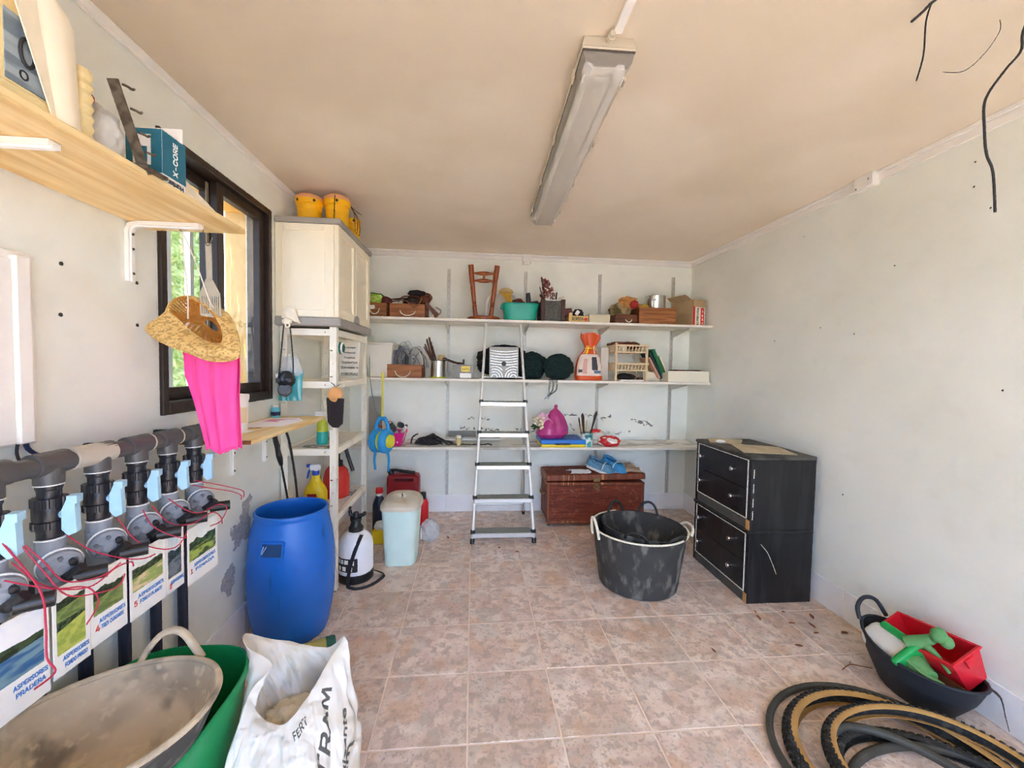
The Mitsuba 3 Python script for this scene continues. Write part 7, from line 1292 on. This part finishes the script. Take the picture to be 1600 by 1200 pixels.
V = lambda e, z: [(x, y, z) for x in (-.065 + e, .065 - e) for y in (-.145 + e, .145 - e)]
o_ = mf(trimesh.convex.convex_hull(np.array(V(.018, 0) + V(0, .125)))); i_ = mf(trimesh.convex.convex_hull(np.array([(x * .94, y * .965, z + .005) for x, y, z in V(.018, 0) + V(0, .125)])))
oc2 = lambda m: mv(rot(rot(m, (0, 1, 0), -28), (1, 0, 0), -9), 1.852, 1.435, .135)
rimm = man(mf(box(-.071, .071, -.151, .151, .118, .127, .002)) - mf(box(-.061, .061, -.141, .141, .1, .14)))
part(rc2, 'body', oc2(man(o_ - i_)), 'crate_red'); part(rc2, 'rim', oc2(rimm), 'crate_red'); part(rc2, 'latch', oc2(rbox(-.02, .02, -.156, -.149, .09, .12, .003)), 'crate_red', 30)
lb2 = part(rc2, 'label', oc2(onto(prism(sg.box(-.027, -.012, .027, .012).buffer(.002), 0, .0012), (-.0585, .02, .07), (0, -.99, .0), (-.14, 0, .99))), 'white_plastic'); part(lb2, 'label_red', oc2(onto(prism(sg.box(-.024, -.009, .024, .009), 0, .0006), (-.0598, .02, .07), (0, -.99, .0), (-.14, 0, .99))), 'crate_red')
gs = thing('garden_sprayer', 'green and white garden sprayer tank lying in the black basket', 'sprayer')
M('spr_green', '1f9a4c', .4); M('spr_green_dull', lambda p, n, uv: mix(C('4f8f4f'), C('6f9a66'), fbm(p.x * 25, p.y * 25, p.z * 25, 3)), .6); M('tank_white', lambda p, n, uv: mix(C('e4e2db'), C('cfcabd'), fbm(p.x * 9, p.y * 9, p.z * 9, 3)), .4)
og2 = lambda m: mv(rot(rot(m, (0, 1, 0), -38), (0, 0, 1), -4), 1.735, 1.52, .155)
part(gs, 'tank', og2(rbox(-.055, .06, -.085, .105, -.05, .045, .035)), 'tank_white', 40)
part(gs, 'frame', og2(cat(rbox(-.062, .066, -.105, -.075, -.058, .06, .012), rbox(.035, .066, -.095, .06, .03, .055, .01), rbox(-.07, -.045, -.095, .06, -.06, -.035, .01))), 'spr_green', 40)
part(gs, 'pump', og2(cat(lathe([(0, 0), (.035, 0), (.038, .02), (.026, .04), (.02, .07), (0, .07)], 24).apply_transform(trimesh.transformations.rotation_matrix(math.pi / 2, (1, 0, 0))).apply_translation((.0, -.10, .005)))), 'spr_green_dull', 40)
part(gs, 'trigger_nozzle', cat(tube([(1.735, 1.455, .215), (1.755, 1.425, .245), (1.765, 1.395, .275)], .03, 12, smooth=4, scale=np.linspace(1, .55, 9)), blob((1.765, 1.375, .302), (.026, .024, .028), .1, 4, 3, 3), blob((1.78, 1.36, .285), (.02, .022, .024), .1, 4, 3, 4), tube([(1.755, 1.42, .24), (1.76, 1.375, .225), (1.755, 1.325, .19)], .013, 10, smooth=4, scale=np.linspace(1.2, .4, 9))), 'spr_green_dull', 50)
part(gs, 'lever', sweep(spline([(1.70, 1.42, .175), (1.70, 1.37, .165), (1.71, 1.31, .16)], 5), circ(.014, 10, .006)), 'spr_green_dull', 40)
solo('wooden_board', rot(box(1.755, 1.775, 1.30, 1.50, .07, .155, .003), (0, 1, 0), 25, (1.765, 1.4, .1)), 'leather', 'brown slat between the red tray and the rim of the black basket', 'slat')
# tyres and inner tubes on the floor
def f_tread(p, n, uv): return mix(C('2e2d2b'), C('4a4742'), smoothstep(.5, .75, fbm(p.x * 60, p.y * 60, p.z * 60, 3)))
M('tread_black', f_tread, .8, .3); M('tyre_tan', lambda p, n, uv: mix(C('c39a5c'), C('9a6f3e'), fbm(p.x * 14, p.y * 14, p.z * 14, 3)), .6); M('tube_black', lambda p, n, uv: mix(C('35342f'), C('4b4a44'), fbm(p.x * 30, p.y * 30, p.z * 30, 3)), .5)
def oval(cx, cy, a, b, rotd, z, n=90, wob=0, wz=0, ph=0):
    t = np.linspace(0, 2 * np.pi, n, endpoint=False); r = 1 + wob * np.sin(3 * t + ph); x, y = a * np.cos(t) * r, b * np.sin(t) * r; c, s = math.cos(math.radians(rotd)), math.sin(math.radians(rotd))
    return np.c_[cx + c * x - s * y, cy + s * x + c * y, z + wz * np.sin(2 * t + ph)]
def tyre(path, r, lab, tan):
    k = thing('bicycle_tyre', lab, 'tyre')
    outp = [(r * math.cos(a) * 1.0, r * math.sin(a) * 1.0) for a in np.linspace(-1.4, 1.4, 11)] + [((r - .003) * math.cos(a), (r - .003) * math.sin(a)) for a in np.linspace(1.4, -1.4, 11)]
    cen = path.mean(0); 
    def sw(prof):  # profile x = outward, y = up
        P = path; n = len(P); o = P - cen; o[:, 2] = 0; o /= np.linalg.norm(o, axis=1)[:, None]; V = []
        for i in range(n): V.append(P[i] + np.array(prof)[:, :1] * o[i] + np.array(prof)[:, 1:] * np.array((0, 0, 1)))
        V = np.vstack(V); kk = len(prof); F = []
        for i in range(n):
            j = (i + 1) % n
            for m in range(kk):
                l = (m + 1) % kk; F += [(i * kk + m, j * kk + l, i * kk + l), (i * kk + m, j * kk + m, j * kk + l)]
        return trimesh.Trimesh(V, np.array(F), process=False)
    part(k, 'tread', sw(outp), 'tread_black', 50)
    for s in (-1, 1):
        sp3 = [(r * math.cos(a), s * r * math.sin(a)) for a in np.linspace(1.4, 2.35, 7)] + [((r - .002) * math.cos(a), s * (r - .002) * math.sin(a)) for a in np.linspace(2.35, 1.4, 7)]
        part(k, 'sidewall', sw(sp3), 'tyre_tan' if tan else 'tread_black', 50)
    lug = []
    o = path - cen; o[:, 2] = 0; o /= np.linalg.norm(o, axis=1)[:, None]
    for i in range(0, len(path)):
        tg = np.cross((0, 0, 1), o[i])
        for a in (-.9, -.3, .3, .9, 1.35):
            d = o[i] * math.cos(a) + np.array((0, 0, 1)) * math.sin(a); up_ = np.cross(d, tg)
            lug.append(onto(box(-.005, .005, -.0045, .0045, 0, .004), path[i] + d * r + tg * (.008 if abs(a) > .5 else 0), tg, up_, d))
    part(k, 'tread_lugs', cat(lug), 'tread_black', kind='stuff')
tyre(oval(1.39, 1.08, .315, .36, 20, .030, 90, .02, .006), .026, 'bicycle tyre with tan sidewalls and black tread, outermost on the floor at the right', True)
tyre(oval(1.43, 1.03, .30, .30, 20, .071, 90, .02, .008, 1), .022, 'second tan-walled bicycle tyre lying on top of the first', True)
tyre(oval(1.45, .97, .27, .335, 35, .022, 90, .02, .0, 2), .020, 'all black bicycle tyre lying inside the tan ones', False)
for pts, r, lab in ((oval(1.385, 1.105, .36, .41, 15, .018, 80, .025, .004), .0125, 'black inner tube forming the widest loop around the tyres'), (oval(1.42, .97, .30, .27, 20, .020, 80, .04, .004, 1), .014, 'black inner tube coiled inside the tyres')):
    solo('inner_tube', tube(pts, r, 10, closed=True), 'tube_black', lab, 'inner tube', 60)
hz = thing('rubber_hose', 'cut end of a black rubber hose looping on the floor inside the tyres', 'hose')
part(hz, 'hose', tube([(1.195, 1.215, .05), (1.235, 1.26, .052), (1.32, 1.285, .05), (1.43, 1.24, .05), (1.52, 1.14, .045), (1.58, 1.0, .04), (1.58, .85, .04)], .014, 12, smooth=8), 'tube_black', 60); part(hz, 'end_bore', onto(lathe([(0, 0), (.010, 0), (.010, .0008), (0, .0008)], 14), (1.1935, 1.2133, .05), (.75, -.66, 0), (0, 0, 1), (-.66, -.75, 0)), 'hole')
